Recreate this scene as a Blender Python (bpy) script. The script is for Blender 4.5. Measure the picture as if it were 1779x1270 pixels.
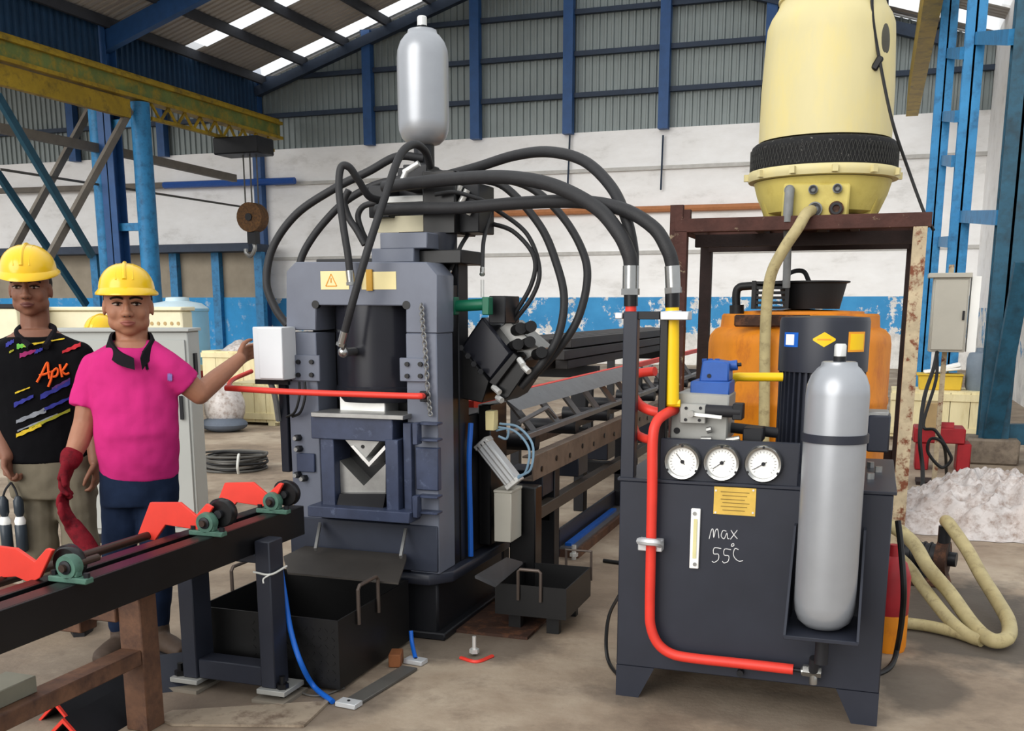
import bpy, bmesh, math, random
from mathutils import Vector, Matrix, noise
random.seed(7)
for _o in list(bpy.data.objects): bpy.data.objects.remove(_o)
SC = bpy.context.scene
COL = SC.collection

# ------------------------------------------------------------------ camera
FPX, CX, CY, HCAM = 1800.0, 889.5, 900.0, 1.5      # focal length and principal point in the 1779x1270 frame
YAW = math.radians(19.0)
PITCH = math.atan((CY - 535.0) / FPX)
cam = bpy.data.cameras.new('camera'); camo = bpy.data.objects.new('camera', cam); COL.objects.link(camo)
cam.sensor_width = 36.0; cam.lens = 36.0 * FPX / 1779.0
cam.shift_y = (CY - 635.0) / 1779.0
cam.clip_end = 300
camo.location = (0, 0, HCAM); camo.rotation_euler = (math.pi / 2 - PITCH, 0, YAW)
SC.camera = camo

# ------------------------------------------------------------------ sky and light
world = bpy.data.worlds.new('overcast_sky'); SC.world = world; world.use_nodes = True
_n = world.node_tree.nodes; _l = world.node_tree.links
_bg = _n['Background']; _tc = _n.new('ShaderNodeTexCoord'); _sx = _n.new('ShaderNodeSeparateXYZ'); _rp = _n.new('ShaderNodeValToRGB')
_l.new(_tc.outputs['Generated'], _sx.inputs[0]); _l.new(_sx.outputs['Z'], _rp.inputs[0]); _l.new(_rp.outputs[0], _bg.inputs[0])
_rp.color_ramp.elements[0].position = 0.0; _rp.color_ramp.elements[0].color = (0.72, 0.76, 0.80, 1)
_rp.color_ramp.elements[1].position = 0.9; _rp.color_ramp.elements[1].color = (0.97, 0.99, 1.0, 1)
_bg.inputs[1].default_value = 1.2
sun = bpy.data.lights.new('sun', 'SUN'); sun.energy = 2.4; sun.angle = math.radians(50); sun.color = (1.0, 0.97, 0.92)
suno = bpy.data.objects.new('sun', sun); COL.objects.link(suno); suno.location = (0, -4, 12)
suno.rotation_euler = Vector((0.30, 0.88, -0.36)).to_track_quat('-Z', 'Y').to_euler()
SC.view_settings.view_transform = 'Standard'; SC.view_settings.look = 'None'
SC.view_settings.gamma = 1.0; SC.view_settings.use_curve_mapping = False
SC.view_settings.exposure = 0.12

# ------------------------------------------------------------------ picking: pixel of the 1779x1270 frame -> point on a given plane
_R = Vector((math.cos(YAW), math.sin(YAW), 0)); _fh = Vector((-math.sin(YAW), math.cos(YAW), 0))
_F = _fh * math.cos(PITCH) - Vector((0, 0, math.sin(PITCH))); _U = _fh * math.sin(PITCH) + Vector((0, 0, math.cos(PITCH)))
EYE = Vector((0, 0, HCAM))
def ray(px, py): return _F + _R * ((px - CX) / FPX) + _U * (-(py - CY) / FPX)
def PY(px, py, y): d = ray(px, py); return EYE + d * (y / d.y)
def PX(px, py, x): d = ray(px, py); return EYE + d * (x / d.x)
def PZ(px, py, z=0.0): d = ray(px, py); return EYE + d * ((z - HCAM) / d.z)
def PT(px, py, t): return EYE + ray(px, py) * t

# ------------------------------------------------------------------ materials
MATS = {}
def lin(c):
    return tuple(((v / 255.0) / 12.92 if v / 255.0 <= 0.04045 else (((v / 255.0) + 0.055) / 1.055) ** 2.4) for v in c)
def M(name, rgb=(128, 128, 128), rough=0.5, metal=0.0, var=0.12, scale=6.0, rgb2=None, thr=0.55, soft=0.12, bump=0.0, bscale=60.0, coat=0.0, stretch=(1, 1, 1), spec=0.32):
    """one procedural paint, metal, plastic or cloth; rgb2 = second colour showing through in noisy patches"""
    if name in MATS: return MATS[name]
    m = bpy.data.materials.new(name); m.use_nodes = True; MATS[name] = m
    nt = m.node_tree; b = nt.nodes['Principled BSDF']
    b.inputs['Roughness'].default_value = rough; b.inputs['Metallic'].default_value = metal
    b.inputs['Specular IOR Level'].default_value = spec
    if coat: b.inputs['Coat Weight'].default_value = coat; b.inputs['Coat Roughness'].default_value = 0.15
    tc = nt.nodes.new('ShaderNodeTexCoord'); mp = nt.nodes.new('ShaderNodeMapping'); mp.inputs['Scale'].default_value = stretch
    nt.links.new(tc.outputs['Object'], mp.inputs[0])
    no = nt.nodes.new('ShaderNodeTexNoise'); no.inputs['Scale'].default_value = scale; no.inputs['Detail'].default_value = 6; no.inputs['Roughness'].default_value = 0.62
    nt.links.new(mp.outputs[0], no.inputs['Vector'])
    c = lin(rgb)
    rp = nt.nodes.new('ShaderNodeValToRGB'); e = rp.color_ramp.elements
    e[0].position = 0.3; e[0].color = tuple(max(0, v * (1 - var)) for v in c) + (1,)
    e[1].position = 0.7; e[1].color = tuple(min(1, v * (1 + var)) for v in c) + (1,)
    nt.links.new(no.outputs['Fac'], rp.inputs[0]); out = rp.outputs[0]
    if rgb2:
        n2 = nt.nodes.new('ShaderNodeTexNoise'); n2.inputs['Scale'].default_value = scale * 1.7; n2.inputs['Detail'].default_value = 8; n2.inputs['Roughness'].default_value = 0.7
        nt.links.new(mp.outputs[0], n2.inputs['Vector'])
        r2 = nt.nodes.new('ShaderNodeValToRGB'); r2.color_ramp.elements[0].position = thr - soft; r2.color_ramp.elements[1].position = thr + soft
        nt.links.new(n2.outputs['Fac'], r2.inputs[0])
        mx = nt.nodes.new('ShaderNodeMix'); mx.data_type = 'RGBA'
        nt.links.new(r2.outputs[0], mx.inputs[0]); nt.links.new(out, mx.inputs[6]); mx.inputs[7].default_value = lin(rgb2) + (1,)
        out = mx.outputs[2]
    nt.links.new(out, b.inputs['Base Color'])
    if bump:
        n3 = nt.nodes.new('ShaderNodeTexNoise'); n3.inputs['Scale'].default_value = bscale; n3.inputs['Detail'].default_value = 4
        nt.links.new(mp.outputs[0], n3.inputs['Vector'])
        bp = nt.nodes.new('ShaderNodeBump'); bp.inputs['Strength'].default_value = bump; bp.inputs['Distance'].default_value = 0.01
        nt.links.new(n3.outputs['Fac'], bp.inputs['Height']); nt.links.new(bp.outputs[0], b.inputs['Normal'])
    return m

M('navy', (38, 41, 51), 0.4, 0, 0.12, 5)
M('press_paint_lit', (100, 105, 118), 0.36, 0, 0.10, 4)  # same navy as the lower press, lightened to stand for light falling on it
M('die_blue', (52, 60, 82), 0.4, 0, 0.22, 9, rgb2=(88, 98, 122), thr=0.66, soft=0.08)
M('dark_steel', (25, 26, 30), 0.45, 0.1, 0.2, 7)
M('black_paint', (15, 15, 17), 0.34, 0, 0.2, 7)
M('cyl_black', (34, 35, 42), 0.24, 0.1, 0.1, 4)
M('rubber', (38, 38, 40), 0.55, 0, 0.12, 20, bump=0.15, bscale=200)
M('silver_paint', (158, 161, 166), 0.34, 0.45, 0.05, 6)
M('chrome', (158, 158, 156), 0.22, 0.9, 0.08, 20)
M('steel', (150, 150, 148), 0.38, 0.7, 0.15, 14)
M('bright_steel', (215, 215, 212), 0.35, 0.5, 0.08, 14)
M('alu', (198, 200, 202), 0.4, 0.3, 0.06, 10)
M('box_grey', (214, 217, 220), 0.45, 0, 0.03, 4)
M('box_putty', (176, 172, 160), 0.5, 0, 0.05, 4)
M('red_paint', (214, 58, 46), 0.42, 0, 0.10, 6)
M('red_dark', (150, 28, 36), 0.5, 0, 0.2, 8)
M('yellow_pipe', (232, 190, 22), 0.4, 0, 0.06, 6)
M('yellow_label', (226, 212, 158), 0.5, 0, 0.04, 6)
M('label_white', (240, 240, 236), 0.5, 0, 0.02, 6)
M('green_cast', (72, 106, 92), 0.5, 0, 0.25, 14, rgb2=(58, 84, 74), thr=0.6)
M('green_cyl', (18, 98, 72), 0.35, 0, 0.1, 8)
M('blue_hose', (22, 92, 186), 0.4, 0, 0.06, 8)
M('blue_valve', (42, 84, 158), 0.45, 0, 0.12, 10)
M('grey_block', (152, 152, 148), 0.45, 0.25, 0.08, 12)
M('brass', (206, 172, 84), 0.4, 0.5, 0.12, 18)
M('ink', (30, 30, 34), 0.6, 0, 0.05, 8)
M('chalk', (214, 214, 214), 0.9, 0, 0.1, 60)
M('rust', (60, 40, 31), 0.75, 0.1, 0.35, 7, rgb2=(120, 78, 52), thr=0.62, bump=0.3, bscale=40)
M('rust_rack', (70, 42, 36), 0.75, 0.05, 0.35, 8, rgb2=(176, 160, 132), thr=0.66, soft=0.06, bump=0.3, bscale=40)
M('rust_pale', (176, 160, 132), 0.7, 0.0, 0.25, 9, rgb2=(112, 62, 40), thr=0.56, soft=0.05, bump=0.25, bscale=40)
M('dark_rack', (40, 28, 26), 0.75, 0.05, 0.3, 8, bump=0.2)
M('brown_beam', (104, 74, 56), 0.6, 0.1, 0.3, 6, rgb2=(70, 50, 42), thr=0.55)
M('brown_channel', (112, 98, 86), 0.55, 0.2, 0.18, 5, rgb2=(84, 72, 64), thr=0.6)
M('roller_steel', (112, 112, 114), 0.4, 0.5, 0.15, 10)
M('tower_frp', (202, 191, 144), 0.5, 0, 0.05, 3, rgb2=(212, 196, 132), thr=0.62, soft=0.15, stretch=(1, 1, 0.35))
M('tower_basin', (192, 176, 96), 0.5, 0, 0.10, 5, rgb2=(178, 158, 78), thr=0.62)
M('orange_tank', (212, 128, 20), 0.5, 0, 0.14, 4, rgb2=(178, 96, 30), thr=0.6, soft=0.1, stretch=(1, 1, 0.5))
M('bucket_black', (26, 26, 28), 0.5, 0, 0.1, 8)
M('hose_beige', (172, 158, 116), 0.55, 0, 0.14, 12, rgb2=(120, 106, 74), thr=0.64)
M('pipe_grey', (120, 122, 122), 0.5, 0, 0.15, 12)
M('col_blue', (44, 122, 172), 0.5, 0, 0.14, 4, rgb2=(30, 84, 122), thr=0.6)
M('col_blue_dark', (40, 78, 128), 0.5, 0, 0.14, 4)
M('col_teal', (30, 78, 100), 0.5, 0, 0.2, 3, rgb2=(24, 50, 62), thr=0.56)
M('fascia_blue', (32, 62, 92), 0.55, 0, 0.2, 2)
M('girt_dark', (44, 56, 74), 0.6, 0, 0.15, 4)
M('crane_yellow', (160, 132, 32), 0.55, 0, 0.22, 2, rgb2=(92, 78, 34), thr=0.6)
M('crane_green', (104, 118, 62), 0.55, 0, 0.25, 2, rgb2=(168, 138, 40), thr=0.58)
M('brace_grey', (112, 106, 98), 0.6, 0, 0.15, 4)
M('brace_teal', (30, 70, 88), 0.55, 0, 0.15, 4)
M('rust_block', (110, 78, 46), 0.7, 0.2, 0.3, 10, rgb2=(70, 52, 40), thr=0.55)
M('sheet_grey', (136, 145, 145), 0.5, 0.05, 0.08, 1.2)
M('roof_sheet', (176, 170, 164), 0.5, 0.2, 0.12, 0.7)
M('purlin', (58, 60, 66), 0.6, 0, 0.15, 3)
M('cream', (222, 214, 184), 0.6, 0, 0.06, 5)
M('cream_wood', (224, 212, 170), 0.7, 0, 0.08, 3, rgb2=(196, 178, 128), thr=0.62, stretch=(1, 1, 0.2))
M('pale_blue', (128, 178, 208), 0.5, 0, 0.06, 3)
M('pale_blue_lid', (186, 206, 214), 0.5, 0, 0.05, 3)
M('beige_board', (148, 138, 122), 0.8, 0, 0.12, 2)
M('cabinet_grey', (176, 178, 174), 0.45, 0, 0.03, 3)
M('plastic_wrap', (196, 190, 187), 0.3, 0, 0.16, 9, rgb2=(136, 116, 104), thr=0.58)
M('yellow_tub', (206, 172, 52), 0.5, 0, 0.1, 5)
M('wood_brown', (122, 74, 42), 0.75, 0, 0.2, 12)
M('cable_black', (20, 20, 21), 0.5, 0, 0.1, 10)
M('cable_grey', (86, 84, 80), 0.55, 0, 0.15, 10)
M('belt_white', (206, 206, 200), 0.6, 0, 0.05, 10)

# ------------------------------------------------------------------ mesh building
def catmull(pts, sub=6, closed=False):
    pts = [Vector(p) for p in pts]; n = len(pts); out = []
    if n < 3: return pts
    for i in range(n if closed else n - 1):
        if closed: p0, p1, p2, p3 = pts[(i - 1) % n], pts[i], pts[(i + 1) % n], pts[(i + 2) % n]
        else:
            p1, p2 = pts[i], pts[i + 1]
            p0 = pts[i - 1] if i > 0 else p1 * 2 - p2
            p3 = pts[i + 2] if i + 2 < n else p2 * 2 - p1
        for k in range(sub):
            t = k / sub
            out.append(0.5 * ((2 * p1) + (p2 - p0) * t + (2 * p0 - 5 * p1 + 4 * p2 - p3) * t * t + (3 * p1 - p0 - 3 * p2 + p3) * t ** 3))
    if not closed: out.append(pts[-1])
    return out
ORG = {}
class MB:
    def __init__(s): s.v = []; s.f = []
    def add(s, vs, fs):
        b = len(s.v); s.v += [Vector(p) for p in vs]; s.f += [tuple(i + b for i in q) for q in fs]; return s
    def box(s, x0, x1, y0, y1, z0, z1):
        return s.add([(x0, y0, z0), (x1, y0, z0), (x1, y1, z0), (x0, y1, z0), (x0, y0, z1), (x1, y0, z1), (x1, y1, z1), (x0, y1, z1)],
                     [(0, 3, 2, 1), (4, 5, 6, 7), (0, 1, 5, 4), (1, 2, 6, 5), (2, 3, 7, 6), (3, 0, 4, 7)])
    def obox(s, c, hx, hy, hz, rot):
        c = Vector(c); vs = [c + rot @ Vector((sx * hx, sy * hy, sz * hz)) for sz in (-1, 1) for sx, sy in ((-1, -1), (1, -1), (1, 1), (-1, 1))]
        return s.add(vs, [(0, 3, 2, 1), (4, 5, 6, 7), (0, 1, 5, 4), (1, 2, 6, 5), (2, 3, 7, 6), (3, 0, 4, 7)])
    def pbox(s, a, b, c, d, y0, y1):
        """box whose front face at depth y0 covers pixels a..c by b..d"""
        my, mx = (b + d) / 2, (a + c) / 2
        return s.box(PY(a, my, y0).x, PY(c, my, y0).x, y0, y1, PY(mx, d, y0).z, PY(mx, b, y0).z)
    def bar(s, p0, p1, w, h, up=(0, 0, 1)):
        p0, p1 = Vector(p0), Vector(p1); d = (p1 - p0).normalized(); u = Vector(up)
        if abs(d.dot(u)) > 0.98: u = Vector((0, 1, 0))
        r = d.cross(u).normalized(); u = r.cross(d).normalized(); vs = []
        for p in (p0, p1):
            for a, b in ((-1, -1), (1, -1), (1, 1), (-1, 1)): vs.append(p + r * a * w / 2 + u * b * h / 2)
        return s.add(vs, [(0, 1, 2, 3), (7, 6, 5, 4), (0, 4, 5, 1), (1, 5, 6, 2), (2, 6, 7, 3), (3, 7, 4, 0)])
    def ring(s, c, d, r, n, ref=None):
        d = Vector(d).normalized(); u = Vector(ref) if ref else (Vector((0, 0, 1)) if abs(d.z) < 0.9 else Vector((1, 0, 0)))
        a = d.cross(u).normalized(); b = a.cross(d).normalized()
        return [Vector(c) + (a * math.cos(2 * math.pi * k / n) + b * math.sin(2 * math.pi * k / n)) * r for k in range(n)]
    def cyl(s, p0, p1, r0, r1=None, n=16, caps=True):
        p0, p1 = Vector(p0), Vector(p1); r1 = r0 if r1 is None else r1; d = p1 - p0
        vs = s.ring(p0, d, r0, n) + s.ring(p1, d, r1, n)
        fs = [(k, (k + 1) % n, n + (k + 1) % n, n + k) for k in range(n)]
        if caps: fs += [tuple(range(n - 1, -1, -1)), tuple(range(n, 2 * n))]
        return s.add(vs, fs)
    def lathe(s, prof, c=(0, 0, 0), axis=(0, 0, 1), n=32, close=False):
        c = Vector(c); ax = Vector(axis).normalized(); vs = []; fs = []
        for r, h in prof: vs += s.ring(c + ax * h, ax, max(r, 1e-4), n)
        m = len(prof)
        for i in range(m - 1):
            for k in range(n): fs.append((i * n + k, i * n + (k + 1) % n, (i + 1) * n + (k + 1) % n, (i + 1) * n + k))
        if close:
            for k in range(n): fs.append(((m - 1) * n + k, (m - 1) * n + (k + 1) % n, (k + 1) % n, k))
        else: fs += [tuple(range(n - 1, -1, -1)), tuple(range((m - 1) * n, m * n))]
        return s.add(vs, fs)
    def tube(s, pts, r, n=10, sub=6, closed=False, smooth=True):
        P = catmull(pts, sub, closed) if smooth else [Vector(p) for p in pts]
        m = len(P); rr = r if callable(r) else (lambda t: r); vs = []; fs = []
        prev = None
        for i, p in enumerate(P):
            if closed: d = P[(i + 1) % m] - P[i - 1]
            else: d = P[min(i + 1, m - 1)] - P[max(i - 1, 0)]
            d = d.normalized() if d.length > 1e-9 else Vector((0, 0, 1))
            if prev is None:
                u = Vector((0, 0, 1)) if abs(d.z) < 0.9 else Vector((1, 0, 0)); a = d.cross(u).normalized()
            else:
                a = prev - d * prev.dot(d); a = a.normalized()
            prev = a; b = d.cross(a); q = rr(i / max(1, m - 1))
            vs += [p + (a * math.cos(2 * math.pi * k / n) + b * math.sin(2 * math.pi * k / n)) * q for k in range(n)]
        for i in range(m if closed else m - 1):
            j = (i + 1) % m
            for k in range(n): fs.append((i * n + k, i * n + (k + 1) % n, j * n + (k + 1) % n, j * n + k))
        if not closed: fs += [tuple(range(n - 1, -1, -1)), tuple(range((m - 1) * n, m * n))]
        return s.add(vs, fs)
    def prism(s, pts, vec):
        pts = [Vector(p) for p in pts]; vec = Vector(vec); n = len(pts)
        return s.add(pts + [p + vec for p in pts], [tuple(range(n)), tuple(range(2 * n - 1, n - 1, -1))] + [(k, (k + 1) % n, n + (k + 1) % n, n + k) for k in range(n)])
    def pprism(s, pix, y0, y1):
        """plate parallel to the wall behind, outlined by pixels at depth y0, going back to y1"""
        return s.prism([PY(a, b, y0) for a, b in pix], (0, y1 - y0, 0))
    def ball(s, c, r, n=14, m=9, rot=None):
        c = Vector(c); r = (r, r, r) if not hasattr(r, '__len__') else r; vs = []; fs = []
        for i in range(1, m):
            t = math.pi * i / m
            for k in range(n):
                p = 2 * math.pi * k / n; q = Vector((r[0] * math.sin(t) * math.cos(p), r[1] * math.sin(t) * math.sin(p), r[2] * math.cos(t)))
                vs.append(c + (rot @ q if rot else q))
        top = Vector((0, 0, r[2])); vs += [c + (rot @ top if rot else top), c - (rot @ top if rot else top)]; T = (m - 1) * n
        for i in range(m - 2):
            for k in range(n): fs.append((i * n + k, (i + 1) * n + k, (i + 1) * n + (k + 1) % n, i * n + (k + 1) % n))
        for k in range(n): fs += [(T, k, (k + 1) % n), (T + 1, (m - 2) * n + (k + 1) % n, (m - 2) * n + k)]
        return s.add(vs, fs)
    def build(s, name, mat, parent=None, bevel=0.0, org=None, smooth=38):
        if parent is not None: o0 = ORG[parent.name]
        elif org is not None: o0 = Vector(org)
        else:
            xs = [p.x for p in s.v]; ys = [p.y for p in s.v]; o0 = Vector(((min(xs) + max(xs)) / 2, (min(ys) + max(ys)) / 2, min(p.z for p in s.v)))
        me = bpy.data.meshes.new(name); me.from_pydata([tuple(p - o0) for p in s.v], [], s.f)
        bm = bmesh.new(); bm.from_mesh(me); bmesh.ops.recalc_face_normals(bm, faces=bm.faces)
        if bevel:
            ed = [e for e in bm.edges if len(e.link_faces) == 2 and e.calc_face_angle(0) > 0.6]
            bmesh.ops.bevel(bm, geom=ed, offset=bevel, segments=1, profile=0.5, affect='EDGES', clamp_overlap=True)
        bm.to_mesh(me); bm.free()
        if smooth:
            for p in me.polygons: p.use_smooth = True
            me.set_sharp_from_angle(angle=math.radians(smooth))
        me.materials.append(MATS[mat] if isinstance(mat, str) else mat)
        o = bpy.data.objects.new(name, me); COL.objects.link(o)
        if parent is not None: o.parent = parent; ORG[o.name] = o0
        else: o.location = o0; ORG[o.name] = o0
        return o
def thing(name, label, cat, org=(0, 0, 0), group=None):
    o = bpy.data.objects.new(name, None); COL.objects.link(o); o.location = org; o.empty_display_size = 0.1
    ORG[o.name] = Vector(org); return tag(o, label, cat, group)
def tag(o, label, cat, group=None, kind=None):
    o['label'] = label; o['category'] = cat
    if group: o['group'] = group
    if kind: o['kind'] = kind
    return o
def struct(o): o['kind'] = 'structure'; return o
def lab(o, label): o['label'] = label; return o
def inst(o, off, parent=None):
    c = o.copy(); COL.objects.link(c); c.parent = parent if parent is not None else o.parent
    c.location = o.location + Vector(off); ORG[c.name] = ORG[o.name]; return c
def kids(o): return [c for c in bpy.data.objects if c.parent is o]
# ================================================================== THE HALL
YB = 28.0                                   # back wall
ZW = PY(889, 237, YB).z                     # top of the white masonry
XE = PY(450, 140, YB).x; ZE = PY(450, 140, YB).z   # left eave
_a = PY(745, 0, YB); SL = (_a.z - ZE) / (_a.x - XE)
XR = 1.35; ZR = PY(1605, 52, YB).z
XAP = (SL * XE + SL * XR + ZR - ZE) / (2 * SL); ZAP = ZE + SL * (XAP - XE)

_q = lambda px, py: (PZ(px, py).x, PZ(px, py).y)
OIL_SHADE = [_q(1690, 1075) + (0.55, 0.9, (64, 58, 52), 0.85), _q(1590, 1190) + (0.22, 0.35, (74, 66, 58), 0.75), _q(820, 1110) + (0.45, 0.4, (66, 54, 46), 0.7), _q(480, 1215) + (0.5, 0.35, (84, 72, 62), 0.6), _q(1280, 1225) + (0.6, 0.25, (86, 76, 66), 0.6), _q(200, 1180) + (0.7, 0.6, (92, 80, 70), 0.5), _q(1040, 1010) + (0.3, 0.7, (100, 84, 68), 0.5)]
def floor_mat():
    m = bpy.data.materials.new('concrete_floor'); m.use_nodes = True; nt = m.node_tree; b = nt.nodes['Principled BSDF']
    tc = nt.nodes.new('ShaderNodeTexCoord')
    def nz(sc, det, ro=0.6):
        n = nt.nodes.new('ShaderNodeTexNoise'); n.inputs['Scale'].default_value = sc; n.inputs['Detail'].default_value = det; n.inputs['Roughness'].default_value = ro
        nt.links.new(tc.outputs['Object'], n.inputs['Vector']); return n
    def ramp(src, stops):
        r = nt.nodes.new('ShaderNodeValToRGB'); e = r.color_ramp.elements
        while len(e) < len(stops): e.new(0.5)
        for q, (p, c) in zip(e, stops): q.position = p; q.color = (c + (1,)) if len(c) == 3 else c
        nt.links.new(src, r.inputs[0]); return r.outputs[0]
    a = ramp(nz(0.9, 7, 0.65).outputs['Fac'], [(0.30, lin((98, 84, 70))), (0.47, lin((144, 127, 108))), (0.70, lin((182, 168, 148)))])
    s = ramp(nz(2.3, 9, 0.72).outputs['Fac'], [(0.50, (0, 0, 0)), (0.64, (1, 1, 1))])
    mx = nt.nodes.new('ShaderNodeMix'); mx.data_type = 'RGBA'; mx.inputs[7].default_value = lin((104, 88, 74)) + (1,)
    ml = nt.nodes.new('ShaderNodeMath'); ml.operation = 'MULTIPLY'; ml.inputs[1].default_value = 0.6
    nt.links.new(s, ml.inputs[0]); nt.links.new(ml.outputs[0], mx.inputs[0]); nt.links.new(a, mx.inputs[6])
    # oil stains
    o = ramp(nz(0.75, 5, 0.7).outputs['Fac'], [(0.60, (0, 0, 0)), (0.68, (1, 1, 1))])
    m2 = nt.nodes.new('ShaderNodeMix'); m2.data_type = 'RGBA'; m2.inputs[7].default_value = lin((70, 62, 56)) + (1,)
    ml2 = nt.nodes.new('ShaderNodeMath'); ml2.operation = 'MULTIPLY'; ml2.inputs[1].default_value = 0.55
    nt.links.new(o, ml2.inputs[0]); nt.links.new(ml2.outputs[0], m2.inputs[0]); nt.links.new(mx.outputs[2], m2.inputs[6])
    last = m2.outputs[2]
    sp = nt.nodes.new('ShaderNodeSeparateXYZ'); nt.links.new(tc.outputs['Object'], sp.inputs[0]); wob = nz(2.2, 6, 0.65).outputs['Fac']
    def mth(op, p, q):
        x = nt.nodes.new('ShaderNodeMath'); x.operation = op
        for k, v in ((0, p), (1, q)):
            if isinstance(v, (int, float)): x.inputs[k].default_value = v
            else: nt.links.new(v, x.inputs[k])
        return x.outputs[0]
    # dark floor spots: oil stains, plus shading painted round the bin and press base
    for (ox, oy, rx, ry, col, amt) in OIL_SHADE:
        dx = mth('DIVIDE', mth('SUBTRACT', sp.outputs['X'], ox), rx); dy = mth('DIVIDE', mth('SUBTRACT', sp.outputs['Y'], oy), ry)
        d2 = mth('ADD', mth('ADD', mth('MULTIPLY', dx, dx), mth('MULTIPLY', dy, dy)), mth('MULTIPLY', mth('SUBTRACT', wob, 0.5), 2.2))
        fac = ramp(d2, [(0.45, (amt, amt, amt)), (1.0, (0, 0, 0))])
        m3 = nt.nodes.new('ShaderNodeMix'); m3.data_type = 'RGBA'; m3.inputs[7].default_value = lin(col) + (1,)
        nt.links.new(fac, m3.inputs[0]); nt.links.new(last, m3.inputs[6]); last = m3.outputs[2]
    nt.links.new(last, b.inputs['Base Color'])
    b.inputs['Roughness'].default_value = 0.75
    bp = nt.nodes.new('ShaderNodeBump'); bp.inputs['Strength'].default_value = 0.25; bp.inputs['Distance'].default_value = 0.01
    nt.links.new(nz(40, 6).outputs['Fac'], bp.inputs['Height']); nt.links.new(bp.outputs[0], b.inputs['Normal'])
    return m
def masonry_mat(name, dado, peel):
    m = bpy.data.materials.new(name); m.use_nodes = True; nt = m.node_tree; b = nt.nodes['Principled BSDF']; b.inputs['Roughness'].default_value = 0.85
    tc = nt.nodes.new('ShaderNodeTexCoord'); sp = nt.nodes.new('ShaderNodeSeparateXYZ'); nt.links.new(tc.outputs['Object'], sp.inputs[0])
    def nz(sc, det, ro, st=(1, 1, 1)):
        mp = nt.nodes.new('ShaderNodeMapping'); mp.inputs['Scale'].default_value = st; nt.links.new(tc.outputs['Object'], mp.inputs[0])
        n = nt.nodes.new('ShaderNodeTexNoise'); n.inputs['Scale'].default_value = sc; n.inputs['Detail'].default_value = det; n.inputs['Roughness'].default_value = ro
        nt.links.new(mp.outputs[0], n.inputs['Vector']); return n.outputs['Fac']
    def ramp(src, stops):
        r = nt.nodes.new('ShaderNodeValToRGB'); e = r.color_ramp.elements
        while len(e) < len(stops): e.new(0.5)
        for q, (p, c) in zip(e, stops): q.position = p; q.color = c + (1,)
        nt.links.new(src, r.inputs[0]); return r.outputs[0]
    def mix(f, a, c):
        x = nt.nodes.new('ShaderNodeMix'); x.data_type = 'RGBA'; nt.links.new(f, x.inputs[0])
        for s, v in ((6, a), (7, c)):
            if isinstance(v, tuple): x.inputs[s].default_value = v + (1,)
            else: nt.links.new(v, x.inputs[s])
        return x.outputs[2]
    def mth(op, a, c):
        x = nt.nodes.new('ShaderNodeMath'); x.operation = op
        for s, v in ((0, a), (1, c)):
            if isinstance(v, (int, float)): x.inputs[s].default_value = v
            else: nt.links.new(v, x.inputs[s])
        return x.outputs[0]
    white = ramp(nz(1.1, 8, 0.7, (0.6, 1, 1.4)), [(0.28, lin((208, 206, 203))), (0.45, lin((238, 237, 236))), (0.7, lin((248, 248, 248)))])
    blue = ramp(nz(1.2, 5, 0.6), [(0.3, lin((50, 130, 184))), (0.7, lin((66, 150, 204)))])
    grey = ramp(nz(2.0, 8, 0.75), [(0.3, lin((176, 174, 170))), (0.55, lin((226, 224, 220))), (0.7, lin((236, 234, 230)))])
    pk = ramp(nz(1.6, 10, 0.75), [(peel - 0.06, (0, 0, 0)), (peel - 0.03, (1, 1, 1))])
    low = mth('MULTIPLY', mth('SUBTRACT', 1.15, sp.outputs['Z']), 0.40)      # plaster worn off towards the skirting
    pk2 = mth('MINIMUM', mth('ADD', pk, mth('GREATER_THAN', mth('ADD', nz(1.3, 8, 0.75), low), 0.62)), 1.0)
    isd = mth('LESS_THAN', sp.outputs['Z'], dado)
    nt.links.new(mix(isd, white, mix(pk2, blue, grey)), b.inputs['Base Color'])
    return m

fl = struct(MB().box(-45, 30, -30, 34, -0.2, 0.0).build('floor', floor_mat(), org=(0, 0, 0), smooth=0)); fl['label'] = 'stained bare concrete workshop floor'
wb = struct(MB().box(-46, 6, YB, YB + 0.3, 0, ZW).build('wall_back', masonry_mat('white_masonry', PY(889, 517, YB).z, 0.60), org=(0, YB, 0), smooth=0))
wb['label'] = 'white masonry back wall with peeling blue dado'

def corr(x0, x1, z0, ztop, y, pitch=0.19, dep=0.05):
    """corrugated cladding on the plane y; ztop(x) gives its upper edge"""
    vs = []; fs = []; x = x0; prof = ((0, 0), (0.55, 0), (0.65, 1), (0.90, 1))
    while x < x1:
        for a, d in prof:
            xx = x + a * pitch; vs += [(xx, y - d * dep, z0), (xx, y - d * dep, ztop(xx))]
        x += pitch
    for k in range(len(vs) // 2 - 1): fs.append((2 * k, 2 * k + 2, 2 * k + 3, 2 * k + 1))
    return vs, fs
def rooftop(x):
    if x < XE: return ZE + (XE - x) * 0.0 + 0.9
    return ZE + SL * (x - XE) if x < XAP else ZAP - SL * (x - XAP)
vs, fs = corr(-46, 6, ZW - 0.02, lambda x: max(ZW, rooftop(x) - 0.05), YB + 0.1)
lab(MB().add(vs, fs).build('corrugated_cladding', 'sheet_grey', wb, smooth=0), 'grey corrugated sheet cladding')
GZ = [PY(900, q, YB).z for q in (173.6, 103, 32)] + [PY(900, 103, YB).z + (PY(900, 32, YB).z - PY(900, 103, YB).z) * k for k in (2.0, 3.0)]
for z in GZ:
    xa, xb = -46, 5
    if z > ZE: xa = XE + (z - ZE) / SL + 0.1; xb = min(5, XAP + (ZAP - z) / SL - 0.1)
    MB().box(xa, xb, YB - 0.12, YB + 0.03, z - 0.06, z + 0.06).build('girt', 'girt_dark', wb, smooth=0)
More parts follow.
